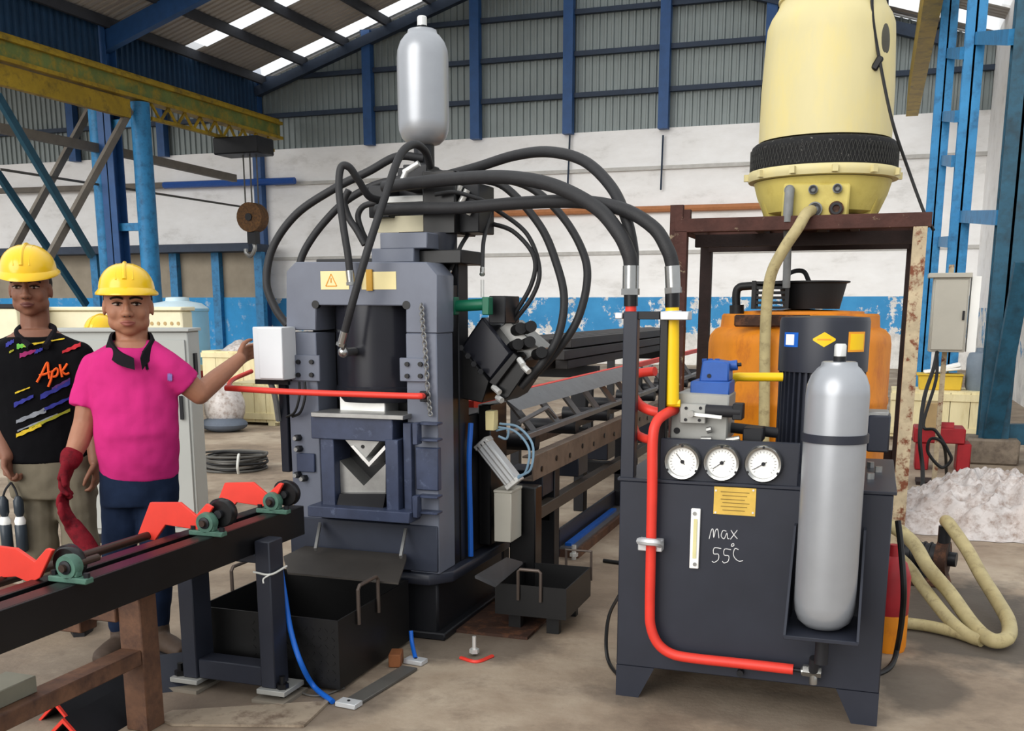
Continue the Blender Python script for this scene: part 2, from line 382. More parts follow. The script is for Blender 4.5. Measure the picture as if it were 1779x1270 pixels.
for q in (-90, 130, 285, 450, 645, 830, 990, 1155, 1335, 1500):
    x = PY(q, 200, YB).x; top = max(ZW, rooftop(x)) - 0.1
    MB().box(x - 0.13, x + 0.13, YB - 0.26, YB - 0.02, ZW - 0.05 if q != 450 else 0, top).build('wall_post', 'col_blue_dark', wb, smooth=0)
# ledges and conduits on the masonry
MB().box(PY(480, 300, YB).x, 4, YB - 0.10, YB, PY(1150, 292, YB).z - 0.04, PY(1150, 292, YB).z + 0.05).build('ledge', M('ledge_grey', (190, 188, 184), 0.85), wb, smooth=0)
MB().box(-46, 4, YB - 0.06, YB, PY(700, 445, YB).z - 0.06, PY(700, 445, YB).z + 0.03).build('ledge', MATS['ledge_grey'], wb, smooth=0)
MB().cyl(PY(835, 372, YB - 0.14), PY(1330, 358, YB - 0.14), 0.085, n=8).build('brown_pipe', M('pipe_brown', (170, 112, 72), 0.6), wb)
for q in (990, 1152):
    MB().cyl(PY(q, 235, YB - 0.12), PY(q - 4, 330, YB - 0.12), 0.025, n=6).build('hanging_rod', 'girt_dark', wb)
MB().cyl(PY(0, 332, YB - 0.3), PY(285, 322, YB - 0.3), 0.09, n=8).build('wall_pipe', 'brace_grey', wb)
MB().cyl(PY(285, 322, YB - 0.3), PY(512, 314, YB - 0.3), 0.10, n=8).build('wall_pipe', 'blue_valve', wb)

# roof: left slope in strips so that the skylight runs stay open
def roofz(x): return ZE + SL * (x - XE) if x < XAP else ZAP - SL * (x - XAP)
def on_roof(px, py):
    d = ray(px, py); # z = ZE + SL (x - XE)
    t = (ZE - SL * XE - HCAM) / (d.z - SL * d.x); return EYE + d * t
s1 = on_roof(415, 43).y; s0 = on_roof(310, 5).y
YF = 15.6
gaps = sorted([(s1 - 0.28, s1 + 0.28), (YB - 0.75, YB - 0.12)])
rl = struct(MB().box(XE - 0.4, XE - 0.2, YF, YB, ZE - 0.02, ZE).build('ceiling', 'roof_sheet', org=(XAP, YB, ZE), smooth=0)); rl['label'] = 'corrugated metal roof underside with translucent strips'
def roof_strip(ya, yb, xa, xb, pitch=0.2):
    n = max(1, int((yb - ya) / pitch)); vs = []; fs = []
    for k in range(n):
        y = ya + (yb - ya) * k / n; w = (yb - ya) / n
        for a, d in ((0, 0), (0.55, 0), (0.65, 0.045), (0.9, 0.045)):
            yy = y + a * w; vs += [(xa, yy, roofz(xa) + d), (xb, yy, roofz(xb) + d)]
    vs += [(xa, yb, roofz(xa)), (xb, yb, roofz(xb))]
    for k in range(len(vs) // 2 - 1): fs.append((2 * k, 2 * k + 2, 2 * k + 3, 2 * k + 1))
    return vs, fs
ys = [YF] + [v for g in gaps for v in g] + [YB + 0.25]
gaps_added = [(YF + 0.8 + 2.0 * k, YF + 1.9 + 2.0 * k) for k in range(6)]  # unseen openings in the right slope, added to brighten the back wall
yr_s = [YF] + [v for g in gaps_added for v in g] + [YB + 0.25]
for ylist, xa, xb in ((ys, XE - 0.3, XAP - 1e-3), (yr_s, XAP, XR + 1.6)):
    for k in range(0, len(ylist), 2):
        ya_, yb_ = ylist[k], ylist[k + 1]
        if yb_ - ya_ > 0.05:
            vs, fs = roof_strip(ya_, yb_, xa, xb); MB().add(vs, fs).build('roof_sheet', 'roof_sheet', rl, smooth=0)
def sky_mat():
    m = bpy.data.materials.new('translucent_sheet'); m.use_nodes = True; nt = m.node_tree; nt.nodes.remove(nt.nodes['Principled BSDF'])
    t = nt.nodes.new('ShaderNodeBsdfTranslucent'); p = nt.nodes.new('ShaderNodeBsdfTransparent'); x = nt.nodes.new('ShaderNodeMixShader'); x.inputs[0].default_value = 0.5
    t.inputs[0].default_value = (0.95, 0.97, 1, 1); nt.links.new(t.outputs[0], x.inputs[1]); nt.links.new(p.outputs[0], x.inputs[2]); nt.links.new(x.outputs[0], nt.nodes['Material Output'].inputs[0]); return m
SKYM = sky_mat()
for glist, xa, xb in ((gaps, XE - 0.3, XAP), (gaps_added, XAP, XR + 1.6)):
    for a, b in glist:
        MB().add([(xa, a, roofz(xa) + 0.05), (xb, a, roofz(xb) + 0.05), (xb, b, roofz(xb) + 0.05), (xa, b, roofz(xa) + 0.05)], [(0, 1, 2, 3)]).build('skylight_pane', SKYM, rl, smooth=0)  # left slope panes are real, right slope ones added for light
PS = (XAP - XE) / 7.0
for k in range(0, 7):
    x = XE + 0.25 + PS * k
    MB().box(x - 0.05, x + 0.05, YF, YB, roofz(x) - 0.24, roofz(x) - 0.01).build('purlin', 'purlin', rl, smooth=0)
for k in range(0, 7):
    x = XR - 0.25 - PS * k
    MB().box(x - 0.05, x + 0.05, YF, YB, roofz(x) - 0.24, roofz(x) - 0.01).build('purlin', 'purlin', rl, smooth=0)
YC = PX(196, 300, XE).y                     # main column row
for y, hh, mt in ((YC, 0.42, 'col_blue_dark'), (YB - 0.2, 0.26, 'girt_dark')):
    MB().bar((XE, y, ZE - 0.24 - hh / 2), (XAP, y, ZAP - 0.24 - hh / 2), 0.2, hh).build('rafter', mt, rl, smooth=0)
    MB().bar((XR, y, ZR - 0.24 - hh / 2), (XAP, y, ZAP - 0.24 - hh / 2), 0.2, hh).build('rafter', mt, rl, smooth=0)
# roof of the neighbouring bay
vs = [(-46, YF, ZE + 1.0), (XE - 0.3, YF, ZE + 0.5), (XE - 0.3, YB + 0.3, ZE + 0.5), (-46, YB + 0.3, ZE + 1.0)]
MB().add(vs, [(0, 1, 2, 3)]).build('side_roof', 'roof_sheet', rl, smooth=0)
# fascia over the left column row
ZF = PX(209, 126, XE).z
wl = struct(MB().box(XE - 0.02, XE + 0.06, YF, YB, ZF - 0.06, ZF + 0.06).build('wall_left', 'girt_dark', org=(XE, YB, ZF), smooth=0)); wl['label'] = 'blue corrugated fascia hanging under the left eave'
for ya, yb in ((YF, YC - 0.2), (YC + 0.2, YB - 0.2)):
    n = int((yb - ya) / 0.2); vs = []; fs = []
    for k in range(n):
        y = ya + (yb - ya) * k / n; w = (yb - ya) / n
        for a, d in ((0, 0), (0.5, 0), (0.62, 0.06), (0.9, 0.06)): vs += [(XE + d, y + a * w, ZF), (XE + d, y + a * w, ZE + 0.1 - 0.16)]
    for k in range(len(vs) // 2 - 1): fs.append((2 * k, 2 * k + 2, 2 * k + 3, 2 * k + 1))
    MB().add(vs, fs).build('fascia_sheet', 'fascia_blue', wl, smooth=0)
# right wall
wr = struct(MB().box(2.25, 2.5, 9.2, YB, 0, ZR + 0.3).build('wall_right', masonry_mat('white_masonry_side', 1.5, 0.52), org=(2.3, 14, 0), smooth=0)); wr['label'] = 'stained white masonry side wall'

# ------------------------------------------------------------------ left column group, crane runway, braces
XRN = -17.2 * (XE / -18.2); XRL = XE - 0.55 * abs(XE - XRN) - 0.9
XRN = PX(240, 300, XE + 0.9).x
t = thing('crane_column', 'blue steel crane column group with paired posts under the yellow runway', 'column', (XE, YC, 0))
ztop = PX(240, 178, XRN).z
def hcol(name, x, y, z0, z1, w, mat, par):
    m = MB(); m.box(x - w / 2, x + w / 2, y - w / 2, y - w / 2 + 0.03, z0, z1); m.box(x - w / 2, x + w / 2, y + w / 2 - 0.03, y + w / 2, z0, z1); m.box(x - 0.015, x + 0.015, y - w / 2, y + w / 2, z0, z1)
    return m.build(name, mat, par, smooth=0)
hcol('main_post', XE, YC, 0, ZE, 0.38, 'col_blue_dark', t)
MB().cyl((XRN, YC, 0), (XRN, YC, ztop), 0.22, n=14).build('runway_post', 'col_blue', t)
xl = PY(176, 300, YC).x
MB().cyl((xl, YC, 0), (xl, YC, PY(176, 185, YC).z), 0.2, n=14).build('runway_post', 'col_blue', t)
for q in (0.93, 0.55, 0.25):
    MB().box(xl, XRN, YC - 0.06, YC + 0.06, ztop * q - 0.09, ztop * q + 0.09).build('tie_beam', 'col_blue', t, smooth=0)
t = thing('crane_runway', 'long yellow and green steel crane runway beam along the left columns', 'crane beam', (XRN, 20, ztop))
zr0 = ztop + 0.02
def prof_run(xc, w): return xc - w / 2, xc + w / 2
ye = PX(484, 240, XRN).y
MB().box(XRN - 0.16, XRN + 0.16, 15.7, ye, zr0 + 0.42, zr0 + 0.50).build('top_flange', 'crane_yellow', t, smooth=0)
MB().box(XRN - 0.03, XRN + 0.06, 15.7, ye, zr0 + 0.1, zr0 + 0.42).build('web', 'crane_green', t, smooth=0)
MB().box(XRN - 0.16, XRN + 0.16, 15.7, ye, zr0 + 0.02, zr0 + 0.10).build('bottom_flange', 'crane_yellow', t, smooth=0)
MB().box(XRN - 0.05, XRN + 0.05, 15.7, ye, zr0 + 0.50, zr0 + 0.58).build('rail', 'crane_yellow', t, smooth=0)
MB().box(XRN - 0.1, XRN + 0.05, 15.7, YC - 0.4, zr0 - 0.42, zr0 - 0.02).build('deep_girder', 'crane_yellow', t, smooth=0)
MB().box(XRN + 0.0, XRN + 0.1, YC + 0.3, ye - 0.4, zr0 - 0.36, zr0 - 0.28).build('truss_chord', 'crane_yellow', t, smooth=0)
yy = YC + 0.35; k = 0; lat = MB()
while yy < ye - 0.7:
    zz = (zr0 + 0.02, zr0 - 0.32)
    MB().bar((XRN + 0.05, yy, zz[k % 2]), (XRN + 0.05, yy + 0.32, zz[(k + 1) % 2]), 0.05, 0.05).build('lattice_bar', 'crane_yellow', t, smooth=0); yy += 0.32; k += 1
# hoist with hook block
hb = PT(439, 378, 27.5)
t = thing('crane_hoist', 'rusty round hook block hanging from dark crane trolley', 'hoist', (hb.x, hb.y, hb.z - 1.0))
MB().box(min(hb.x - 0.4, XRN - 0.1), max(hb.x + 0.5, XRN + 0.3), hb.y - 0.4, hb.y + 0.4, zr0 - 0.78, zr0 - 0.355).build('trolley', 'dark_steel', t, bevel=0.03)
MB().cyl(hb + Vector((0, -0.18, 0)), hb + Vector((0, 0.18, 0)), 0.38, n=24).build('sheave', 'rust_block', t)
MB().cyl(hb + Vector((0, -0.22, 0)), hb + Vector((0, 0.22, 0)), 0.1, n=10).build('sheave_pin', 'dark_steel', t)
MB().box(hb.x - 0.12, hb.x + 0.12, hb.y - 0.12, hb.y + 0.12, hb.z - 0.68, hb.z - 0.3).build('shank', 'dark_steel', t)
MB().tube([hb + Vector((0, 0, -0.65)), hb + Vector((0.02, 0, -0.8)), hb + Vector((-0.1, 0, -0.98)), hb + Vector((-0.24, 0, -0.92)), hb + Vector((-0.26, 0, -0.8))], 0.055, 8).build('hook', 'steel', t)
for dx in (-0.2, 0.0, 0.2):
    MB().cyl(hb + Vector((dx, 0, 0.3)), (hb.x + dx, hb.y, zr0 - 0.7), 0.02, n=6).build('wire_rope', 'cable_grey', t)
# X braces between columns
def brace(pa, pb, xa, mat, label, w=0.16):
    a, b = PX(pa[0], pa[1], xa), PX(pb[0], pb[1], xa)
    d = (b - a)
    o = MB().bar(a, b, 0.1, w).build('diagonal_brace', mat, smooth=0); return tag(o, label, 'brace', 'diagonal braces between the left columns')
brace((157, 188), (8, 462), XE - 0.9, 'brace_grey', 'grey diagonal brace running down from the left blue post')
brace((226, 190), (62, 490), XRN - 0.05, 'brace_grey', 'grey diagonal brace running down from the right blue post')
brace((-5, 165), (160, 445), XRN + 0.12, 'brace_teal', 'long teal diagonal brace crossing both grey braces')
brace((-5, 300), (150, 530), XE - 0.75, 'brace_teal', 'lower dark teal diagonal brace beside the black shirted man')
for (a, b) in (((-5, 222), (172, 258)), ((250, 273), (408, 310))):
    A, B = PX(a[0], a[1], XE - 0.26), PX(b[0], b[1], XE - 0.26)
    if a[0] < 0: B = Vector((B.x, YC - 0.02, B.z + (A.z - B.z) * 0.0))
    else: A = Vector((A.x, YC + 0.02, A.z))
    tag(MB().bar(A, B, 0.14, 0.2).build('longitudinal_strut', 'brace_grey', smooth=0), 'grey horizontal strut ' + ('left of' if a[0] < 0 else 'right of') + ' the blue crane column', 'strut', 'struts along the left columns')
A, B = PX(0, 294, XE - 0.3), PX(425, 360, XE - 0.3)
tag(MB().cyl(A, B, 0.03, n=6).build('tie_cable', 'cable_grey'), 'thin dark cable strung below the grey struts', 'cable')
# low storage partition against the left back wall
t = thing('storage_partition', 'low beige board partition with blue posts by the left back wall', 'partition', (PY(300, 560, 27.2).x, 27.2, 0))
za, zb = PY(330, 517, 27.2).z, PY(330, 440, 27.2).z
xs_ = [PY(q, 480, 27.2).x for q in (-20, 60, 168, 305, 378, 452)]
for a, b in zip(xs_, xs_[1:]): MB().box(a, b, 27.3, 27.4, za, zb).build('board', 'beige_board', t, smooth=0)
for x in xs_: MB().box(x - 0.13, x + 0.13, 27.1, 27.3, 0, zb).build('post', 'col_blue', t, smooth=0)
MB().box(xs_[0], xs_[-1], 27.25, 27.42, 0, za).build('lower_wall', M('dado_blue', (46, 140, 198), 0.7, rgb2=(205, 205, 200), thr=0.68, scale=2), t, smooth=0)
MB().box(xs_[0], xs_[-1] + 0.1, 26.5, 27.6, zb, zb + 0.22).build('canopy_edge', 'girt_dark', t, smooth=0)

# ------------------------------------------------------------------ right hand columns
def lattice(name, pxa, pxb, y, label, mat, ztop, w):
    x = PY(pxa, pxb, y).x
    t = thing(name, label, 'column', (x, y, 0), 'blue columns along the right wall')
    m = MB()
    m.box(x - w / 2, x + w / 2, y - w / 2, y - w / 2 + 0.02, 0.25, ztop); m.box(x - w / 2, x + w / 2, y + w / 2 - 0.02, y + w / 2, 0.25, ztop); m.box(x - 0.012, x + 0.012, y - w / 2, y + w / 2, 0.25, ztop)
    m.build('shaft', mat, t, smooth=0)
    MB().box(x - w / 2 - 0.1, x + w / 2 + 0.1, y - w / 2 - 0.1, y + w / 2 + 0.1, 0.0, 0.25).build('plinth', M('plinth', (130, 118, 104), 0.85, rgb2=(96, 86, 76)), t, bevel=0.02)
    return t, x
cC, xC = lattice('steel_column', 1738, 600, 11.2, 'dark teal steel column on a concrete plinth at the right edge', 'col_teal', 8.2, 0.27)
cB, xB = lattice('steel_column', 1661, 460, 14.5, 'bright blue steel column behind the grey electrical box', 'col_blue', 8.2, 0.22)
cA, xA = lattice('steel_column', 1616, 400, 21.0, 'farthest slim blue column beside the cooling tower', 'col_blue', 8.2, 0.2)
cD, xD = lattice('steel_column', 1632, 250, 18.0, 'slim blue column second farthest along the right wall', 'col_blue', 8.2, 0.24)
for (a, b, par, ya, yb) in (((1700, 66), (1762, 64), cC, 14.5, 11.2), ((1672, 376), (1740, 378), cC, 14.5, 11.2), ((1650, 92), (1675, 92), cB, 18, 14.5), ((1642, 202), (1666, 202), cB, 18, 14.5), ((1640, 278), (1660, 280), cB, 18, 14.5), ((1634, 420), (1654, 420), cB, 18, 14.5)):
    MB().bar(PY(a[0], a[1], ya), PY(b[0], b[1], yb), 0.1, 0.14).build('lacing_bar', 'col_blue', par, smooth=0)
MB().bar(PY(1712, 754, 11.2), (PY(1779, 752, 11.2).x + 0.4, 11.2, PY(1779, 752, 11.2).z), 0.1, 0.2).build('lacing_bar', 'col_teal', cC, smooth=0)
MB().bar((xC - 0.02, 11.05, 0.25), PY(1779, 455, 10.6), 0.16, 0.05).build('knee_brace', 'col_teal', cC, smooth=0)
# right crane girder end (yellow) under the roof
a, b = PY(1640, 20, 17.0), PY(1590, 195, 24.0)
tag(MB().box(0.36, 0.62, 15.7, 26.5, PY(1590, 195, 26).z, PY(1590, 195, 26).z + 0.75).build('crane_girder', 'crane_yellow', smooth=0), 'yellow crane girder high along the right columns', 'crane beam')
# ================================================================== THE ANGLE PUNCHING PRESS
YP = 4.2
def pz(px, py, y): return PY(px, py, y).z
def pxx(px, py, y): return PY(px, py, y).x
pr = thing('punching_press', 'large dark blue angle punching press with octagonal top plate', 'press', (-2.15, 4.6, 0))
hd = MB().pprism([(497, 472), (513, 455), (741, 455), (760, 477), (760, 579), (705, 578), (705, 531), (549, 530), (549, 574), (497, 573)], YP, YP + 0.185).build('head_plate', 'press_paint_lit', pr, bevel=0.004)
XLp, XRp = pxx(498, 600, YP), pxx(760, 700, YP)
xo0, xo1 = pxx(549, 600, YP), pxx(705, 600, YP)
zj = pz(630, 577, YP); zt = pz(630, 986, YP)
MB().box(XLp, xo0, YP, YP + 0.185, zt, zj - 0.003).build('side_column', 'press_paint_lit', pr, bevel=0.004)
MB().box(xo1, XRp, YP, YP + 0.185, zt, zj - 0.003).build('side_column', 'press_paint_lit', pr, bevel=0.004)
for a, b in ((548, 529), (706, 530)):
    c = PY(a, b, YP); MB().cyl(c + Vector((0, -0.003, 0)), c + Vector((0, 0.02, 0)), 0.018, n=16).build('relief_hole', 'black_paint', pr)
# body behind the front plate
MB().box(XLp + 0.03, XRp - 0.005, YP + 0.19, YP + 0.26, zt, 1.60).build('inner_frame', 'black_paint', pr)
MB().box(XLp + 0.02, XRp, YP + 0.26, YP + 0.38, zt, pz(800, 447, 4.5)).build('rear_plate', 'dark_steel', pr, bevel=0.004)
MB().box(XLp + 0.05, XRp - 0.01, YP + 0.38, 4.96, zt, 1.0).build('lower_body', 'dark_steel', pr, bevel=0.006)
# main cylinder and ram
cx = (xo0 + xo1) / 2
MB().lathe([(0.205, pz(628, 697, 4.3)), (0.215, pz(628, 690, 4.3)), (0.215, pz(628, 672, 4.3)), (0.209, pz(628, 670, 4.3)), (0.209, 1.56)], (cx, YP + 0.22, 0), n=48).build('main_cylinder', 'cyl_black', pr)
MB().pbox(590, 690, 669, 724, YP + 0.05, YP + 0.3).build('ram', 'bright_steel', pr, bevel=0.004)
# bolted cover plates beside the cylinder
bolt0 = None
for a, b, c, d in ((505, 617, 555, 662), (694, 622, 744, 663)):
    p = MB().pbox(a, b, c, d, YP - 0.018, YP).build('cover_plate', 'press_paint_lit', pr, bevel=0.003)
    for fx in (0.28, 0.74):
        for fy in (0.26, 0.76):
            q = PY(a + (c - a) * fx, b + (d - b) * fy, YP - 0.018)
            if bolt0 is None:
                bolt0 = MB().cyl(q, q + Vector((0, -0.012, 0)), 0.0105, n=8).build('bolt', 'black_paint', pr); bq = q
            else: inst(bolt0, q - bq)
# die holder
yd = YP - 0.07
MB().pbox(540, 724, 682, 765, yd, YP + 0.1).build('upper_die_beam', 'die_blue', pr, bevel=0.004)
MB().pbox(540, 719, 700, 727, yd - 0.02, YP + 0.1).build('beam_cap', 'steel', pr, bevel=0.002)
for a, b, c, d, y0 in ((558, 762, 581, 886, yd + 0.01), (670, 764, 692, 890, yd - 0.005), (701, 735, 715, 890, yd + 0.03)):
    MB().pbox(a, b, c, d, y0, YP + 0.1).build('die_post', 'die_blue', pr, bevel=0.003)
MB().pbox(548, 762, 705, 890, YP + 0.10, YP + 0.12).build('die_back', 'black_paint', pr)
MB().pprism([(598, 762), (662, 763), (641, 789), (631, 801)], yd + 0.03, YP + 0.1).build('upper_die', 'steel', pr)
MB().pprism([(609, 775), (614, 774), (641, 803), (668, 774), (670, 780), (641, 811)], yd + 0.02, YP + 0.1).build('die_edge', 'bright_steel', pr)
q = PY(630, 776, yd + 0.028); MB().cyl(q, q + Vector((0, 0.004, 0)), 0.009, n=12).build('die_bolt', 'black_paint', pr)
MB().pprism([(590, 800), (632, 844), (670, 806), (670, 858), (592, 858)], yd + 0.06, YP + 0.1).build('lower_die', 'steel', pr)
MB().pprism([(590, 858), (670, 858), (664, 891), (582, 888)], yd + 0.02, yd + 0.1).build('die_shoe', 'dark_steel', pr)
MB().pbox(534, 885, 711, 904, yd - 0.05, YP + 0.1).build('die_table', 'die_blue', pr, bevel=0.004)
MB().pbox(505, 906, 760, 984, YP - 0.01, YP + 0.15).build('apron', M('apron_blue', (46, 51, 64), 0.42), pr, bevel=0.004)
MB().pbox(722, 778, 761, 852, YP - 0.02, YP + 0.02).build('guide_plate', 'die_blue', pr, bevel=0.004)
for (a, b) in ((716, 735), (716, 862)):     # hinge clamps on the right
    MB().pbox(a, b, a + 9, b + 38, YP - 0.09, YP - 0.04).build('hinge_lug', 'die_blue', pr, bevel=0.003)
    MB().pbox(a + 8, b, 760, b + 4, YP - 0.06, YP).build('hinge_bar', 'die_blue', pr, bevel=0.002)
    MB().pbox(a + 8, b + 28, 760, b + 32, YP - 0.06, YP).build('hinge_bar', 'die_blue', pr, bevel=0.002)
for (a, b) in ((520, 760), (522, 779), (520, 824), (531, 830)):
    q = PY(a, b, YP); MB().cyl(q, q + Vector((0, -0.03, 0)), 0.016, n=6).build('clamp_nut', 'dark_steel', pr)
    MB().cyl(q + Vector((0, -0.025, 0)), q + Vector((0, -0.045, 0)), 0.01, n=8).build('clamp_stud', 'steel', pr)
MB().pbox(515, 788, 546, 820, YP - 0.015, YP).build('guide_plate', 'die_blue', pr, bevel=0.003)
# flange, pedestal and base
MB().prism([(XLp - 0.02, YP - 0.03, zt - 0.05), (XRp - 0.04, YP - 0.03, zt - 0.05), (XRp + 0.04, YP + 0.07, zt - 0.05), (XRp + 0.06, 5.2, zt - 0.05), (XLp - 0.02, 5.2, zt - 0.05)], (0, 0, 0.05)).build('bed_flange', 'navy', pr, bevel=0.006)
MB().box(XLp + 0.12, XRp - 0.02, YP + 0.02, 5.1, 0.02, zt - 0.05).build('pedestal', 'dark_steel', pr, bevel=0.01)
MB().box(XLp + 0.05, XRp + 0.02, YP - 0.0, 5.15, 0.0, 0.035).build('base_plate', 'dark_steel', pr, bevel=0.006)
MB().box(-1.78, -1.42, YP + 0.14, 4.9, 0.0, 0.014).build('foot_plate', 'rust', pr)
q = PZ(824, 1134, 0.014)
MB().cyl(q, q + Vector((0, 0, 0.018)), 0.022, n=6).build('levelling_nut', 'bright_steel', pr)
MB().cyl(q, q + Vector((0, 0, 0.075)), 0.009, n=8).build('levelling_bolt', 'bright_steel', pr)
# top stack
MB().pbox(645, 431, 719, 456, YP + 0.10, YP + 0.42).build('crown_block', 'press_paint_lit', pr, bevel=0.004)
MB().pbox(660, 404, 742, 432, YP + 0.10, YP + 0.42).build('crown_plate', 'press_paint_lit', pr, bevel=0.004)
MB().pbox(716, 434, 801, 458, YP + 0.16, YP + 0.45).build('cylinder_flange', 'black_paint', pr, bevel=0.004)
q0, q1 = PY(766, 438, YP + 0.3), PY(766, 405, YP + 0.3)
MB().cyl(q0, q1, 0.075, n=24).build('upper_cylinder', 'navy', pr)
MB().pbox(734, 296, 790, 406, YP + 0.24, YP + 0.5).build('valve_column', 'black_paint', pr, bevel=0.004)
MB().pbox(786, 318, 832, 404, YP + 0.30, YP + 0.5).build('valve_block', 'dark_steel', pr, bevel=0.004)
MB().pbox(640, 322, 676, 378, YP + 0.38, YP + 0.5).build('valve_block', 'dark_steel', pr, bevel=0.004)
MB().pbox(700, 285, 742, 330, YP + 0.4, YP + 0.55).build('valve_block', 'dark_steel', pr, bevel=0.004)
MB().pbox(672, 340, 736, 352, YP + 0.3, YP + 0.4).build('adapter', 'steel', pr, bevel=0.003)
MB().pbox(655, 375, 740, 403, YP + 0.44, YP + 0.46).build('cover_sheet', 'cream', pr)
for a, b, c, d in ((795, 362, 812, 330), (812, 372, 822, 352), (702, 300, 728, 284), (700, 312, 706, 298), (741, 344, 758, 338), (795, 335, 800, 322)):
    q0, q1 = PY(a, b, YP + 0.28), PY(c, d, YP + 0.28); MB().cyl(q0, q1, 0.014, n=10).build('fitting', 'bright_steel', pr)
# labels on the head plate
l = MB().pbox(557, 471, 606, 503, YP - 0.002, YP).build('warning_label', 'yellow_label', pr); lab(l, 'pale yellow warning label with orange triangle')
tri = [PY(a, b, YP - 0.0025) for a, b in ((575, 476), (566, 497), (585, 497))]
for k in range(3): MB().bar(tri[k], tri[(k + 1) % 3], 0.004, 0.002, (0, 1, 0)).build('warning_triangle', M('label_orange', (226, 150, 40), 0.5), l)
MB().cyl(PY(575, 483, YP - 0.0025), PY(575, 491, YP - 0.0025), 0.0025, n=6).build('warning_mark', 'label_orange', l)
lab(MB().pbox(628, 472, 688, 503, YP - 0.002, YP).build('rating_label', 'yellow_label', pr), 'pale label plate with a dark yellow band')
MB().pbox(636, 468, 646, 505, YP - 0.012, YP - 0.003).build('band', M('band_yellow', (176, 132, 34), 0.5), pr)
# silver hanging chain on the right column
pts = [(732, 528), (734, 560), (738, 600), (741, 640), (744, 690), (748, 722)]
cp = catmull([PY(a, b, YP - 0.02) for a, b in pts], 6); n = 0
for i in range(len(cp) - 1):
    d = (cp[i + 1] - cp[i]).normalized(); s = d.cross(Vector((0, 1, 0))) if i % 2 else Vector((0, 1, 0))
    mid = (cp[i] + cp[i + 1]) / 2; L = (cp[i + 1] - cp[i]).length * 0.72
    MB().tube([mid + d * L, mid + d * L * 0.5 + s * 0.008, mid - d * L * 0.5 + s * 0.008, mid - d * L, mid - d * L * 0.5 - s * 0.008, mid + d * L * 0.5 - s * 0.008], 0.0035, 5, 2, True).build('chain_link', 'steel', pr)
# red guard rail across the front
yr = YP - 0.16
MB().tube([PY(735, 688, YP - 0.02), PY(730, 688, yr + 0.02), PY(712, 688, yr), PY(560, 683, yr), PY(470, 679, yr - 0.01), PY(392, 674, yr - 0.02)], 0.0135, 12, 8).build('guard_rail', 'red_paint', pr)
MB().tube([PY(396, 674, yr - 0.02), PY(404, 660, yr + 0.3), PY(437, 645, yr + 0.5)], 0.011, 10, 6).build('guard_rail', 'red_paint', pr)
MB().pbox(729, 680, 742, 698, YP - 0.03, YP).build('rail_bracket', 'dark_steel', pr, bevel=0.002)
# junction box on its arm, to the left
MB().pbox(443, 660, 500, 668, YP - 0.02, YP + 0.06).build('box_arm', 'dark_steel', pr)
MB().tube([PY(470, 664, YP), PY(478, 690, YP), PY(484, 730, YP + 0.05)], 0.014, 8).build('box_conduit', 'pipe_grey', pr)
jb = MB().pbox(440, 568, 491, 660, YP - 0.12, YP - 0.0).build('junction_box', 'box_grey', pr, bevel=0.004); lab(jb, 'light grey electrical junction box')
MB().pbox(449, 570, 490, 658, YP - 0.126, YP - 0.12).build('box_lid', 'box_grey', jb, bevel=0.003)
MB().pbox(491, 570, 503, 662, YP - 0.02, YP + 0.04).build('box_bracket', 'dark_steel', jb)
for k, (a, b) in enumerate(((506, 690), (516, 692))):
    MB().tube([PY(a + 14, 664, YP - 0.02), PY(a + 14, 690, YP - 0.05), PY(a + 6, 716, YP - 0.05), PY(a - 8, 724, YP - 0.03)], 0.006, 7).build('cable_tail', 'cable_black', pr)
# slotted side support at the left (below the box)
MB().pbox(486, 668, 500, 820, YP + 0.05, YP + 0.5).build('side_cabinet', 'navy', pr, bevel=0.004)

# ---- right side: second, inclined punching unit
yu = 4.52
def ub(px, py): return PY(px, py, yu)
u = MB().pprism([(838, 548), (889, 614), (852, 662), (798, 606)], yu, yu + 0.34).build('inclined_unit', 'cyl_black', pr, bevel=0.012)
MB().pprism([(892, 612), (900, 620), (860, 672), (848, 664)], yu - 0.03, yu + 0.36).build('end_plate', 'black_paint', pr, bevel=0.004)
MB().pprism([(864, 572), (884, 556), (940, 606), (905, 634), (890, 612)], yu + 0.10, yu + 0.3).build('valve_manifold', 'steel', pr, bevel=0.004)
MB().pprism([(797, 600), (850, 662), (838, 700), (790, 690), (785, 610)], yu - 0.02, yu + 0.3).build('unit_bracket', 'black_paint', pr, bevel=0.004)
MB().pprism([(858, 668), (896, 624), (918, 640), (884, 690), (866, 700)], yu + 0.0, yu + 0.28).build('valve_bank', 'black_paint', pr, bevel=0.004)
for a, b in ((896, 574), (914, 571), (891, 602), (912, 598), (932, 616)):
    q = PY(a, b, yu + 0.1); d = (PY(a + 9, b - 4, yu - 0.02) - q)
    MB().cyl(q, q + d, 0.026, n=14).build('solenoid', 'cable_black', pr)
for a, b, c, d in ((902, 624, 909, 634), (909, 636, 919, 646), (857, 672, 868, 682), (864, 690, 872, 696)):
    MB().cyl(PY(a, b, yu - 0.02), PY(c, d, yu - 0.04), 0.014, n=8).build('fitting', 'bright_steel', pr)
for a, b in ((787, 592), (800, 604), (812, 618), (822, 632), (834, 645)):
    q = PY(a, b, yu - 0.03); MB().cyl(q, q + Vector((0.01, -0.02, 0.0)), 0.014, n=6).build('unit_bolt', 'dark_steel', pr)
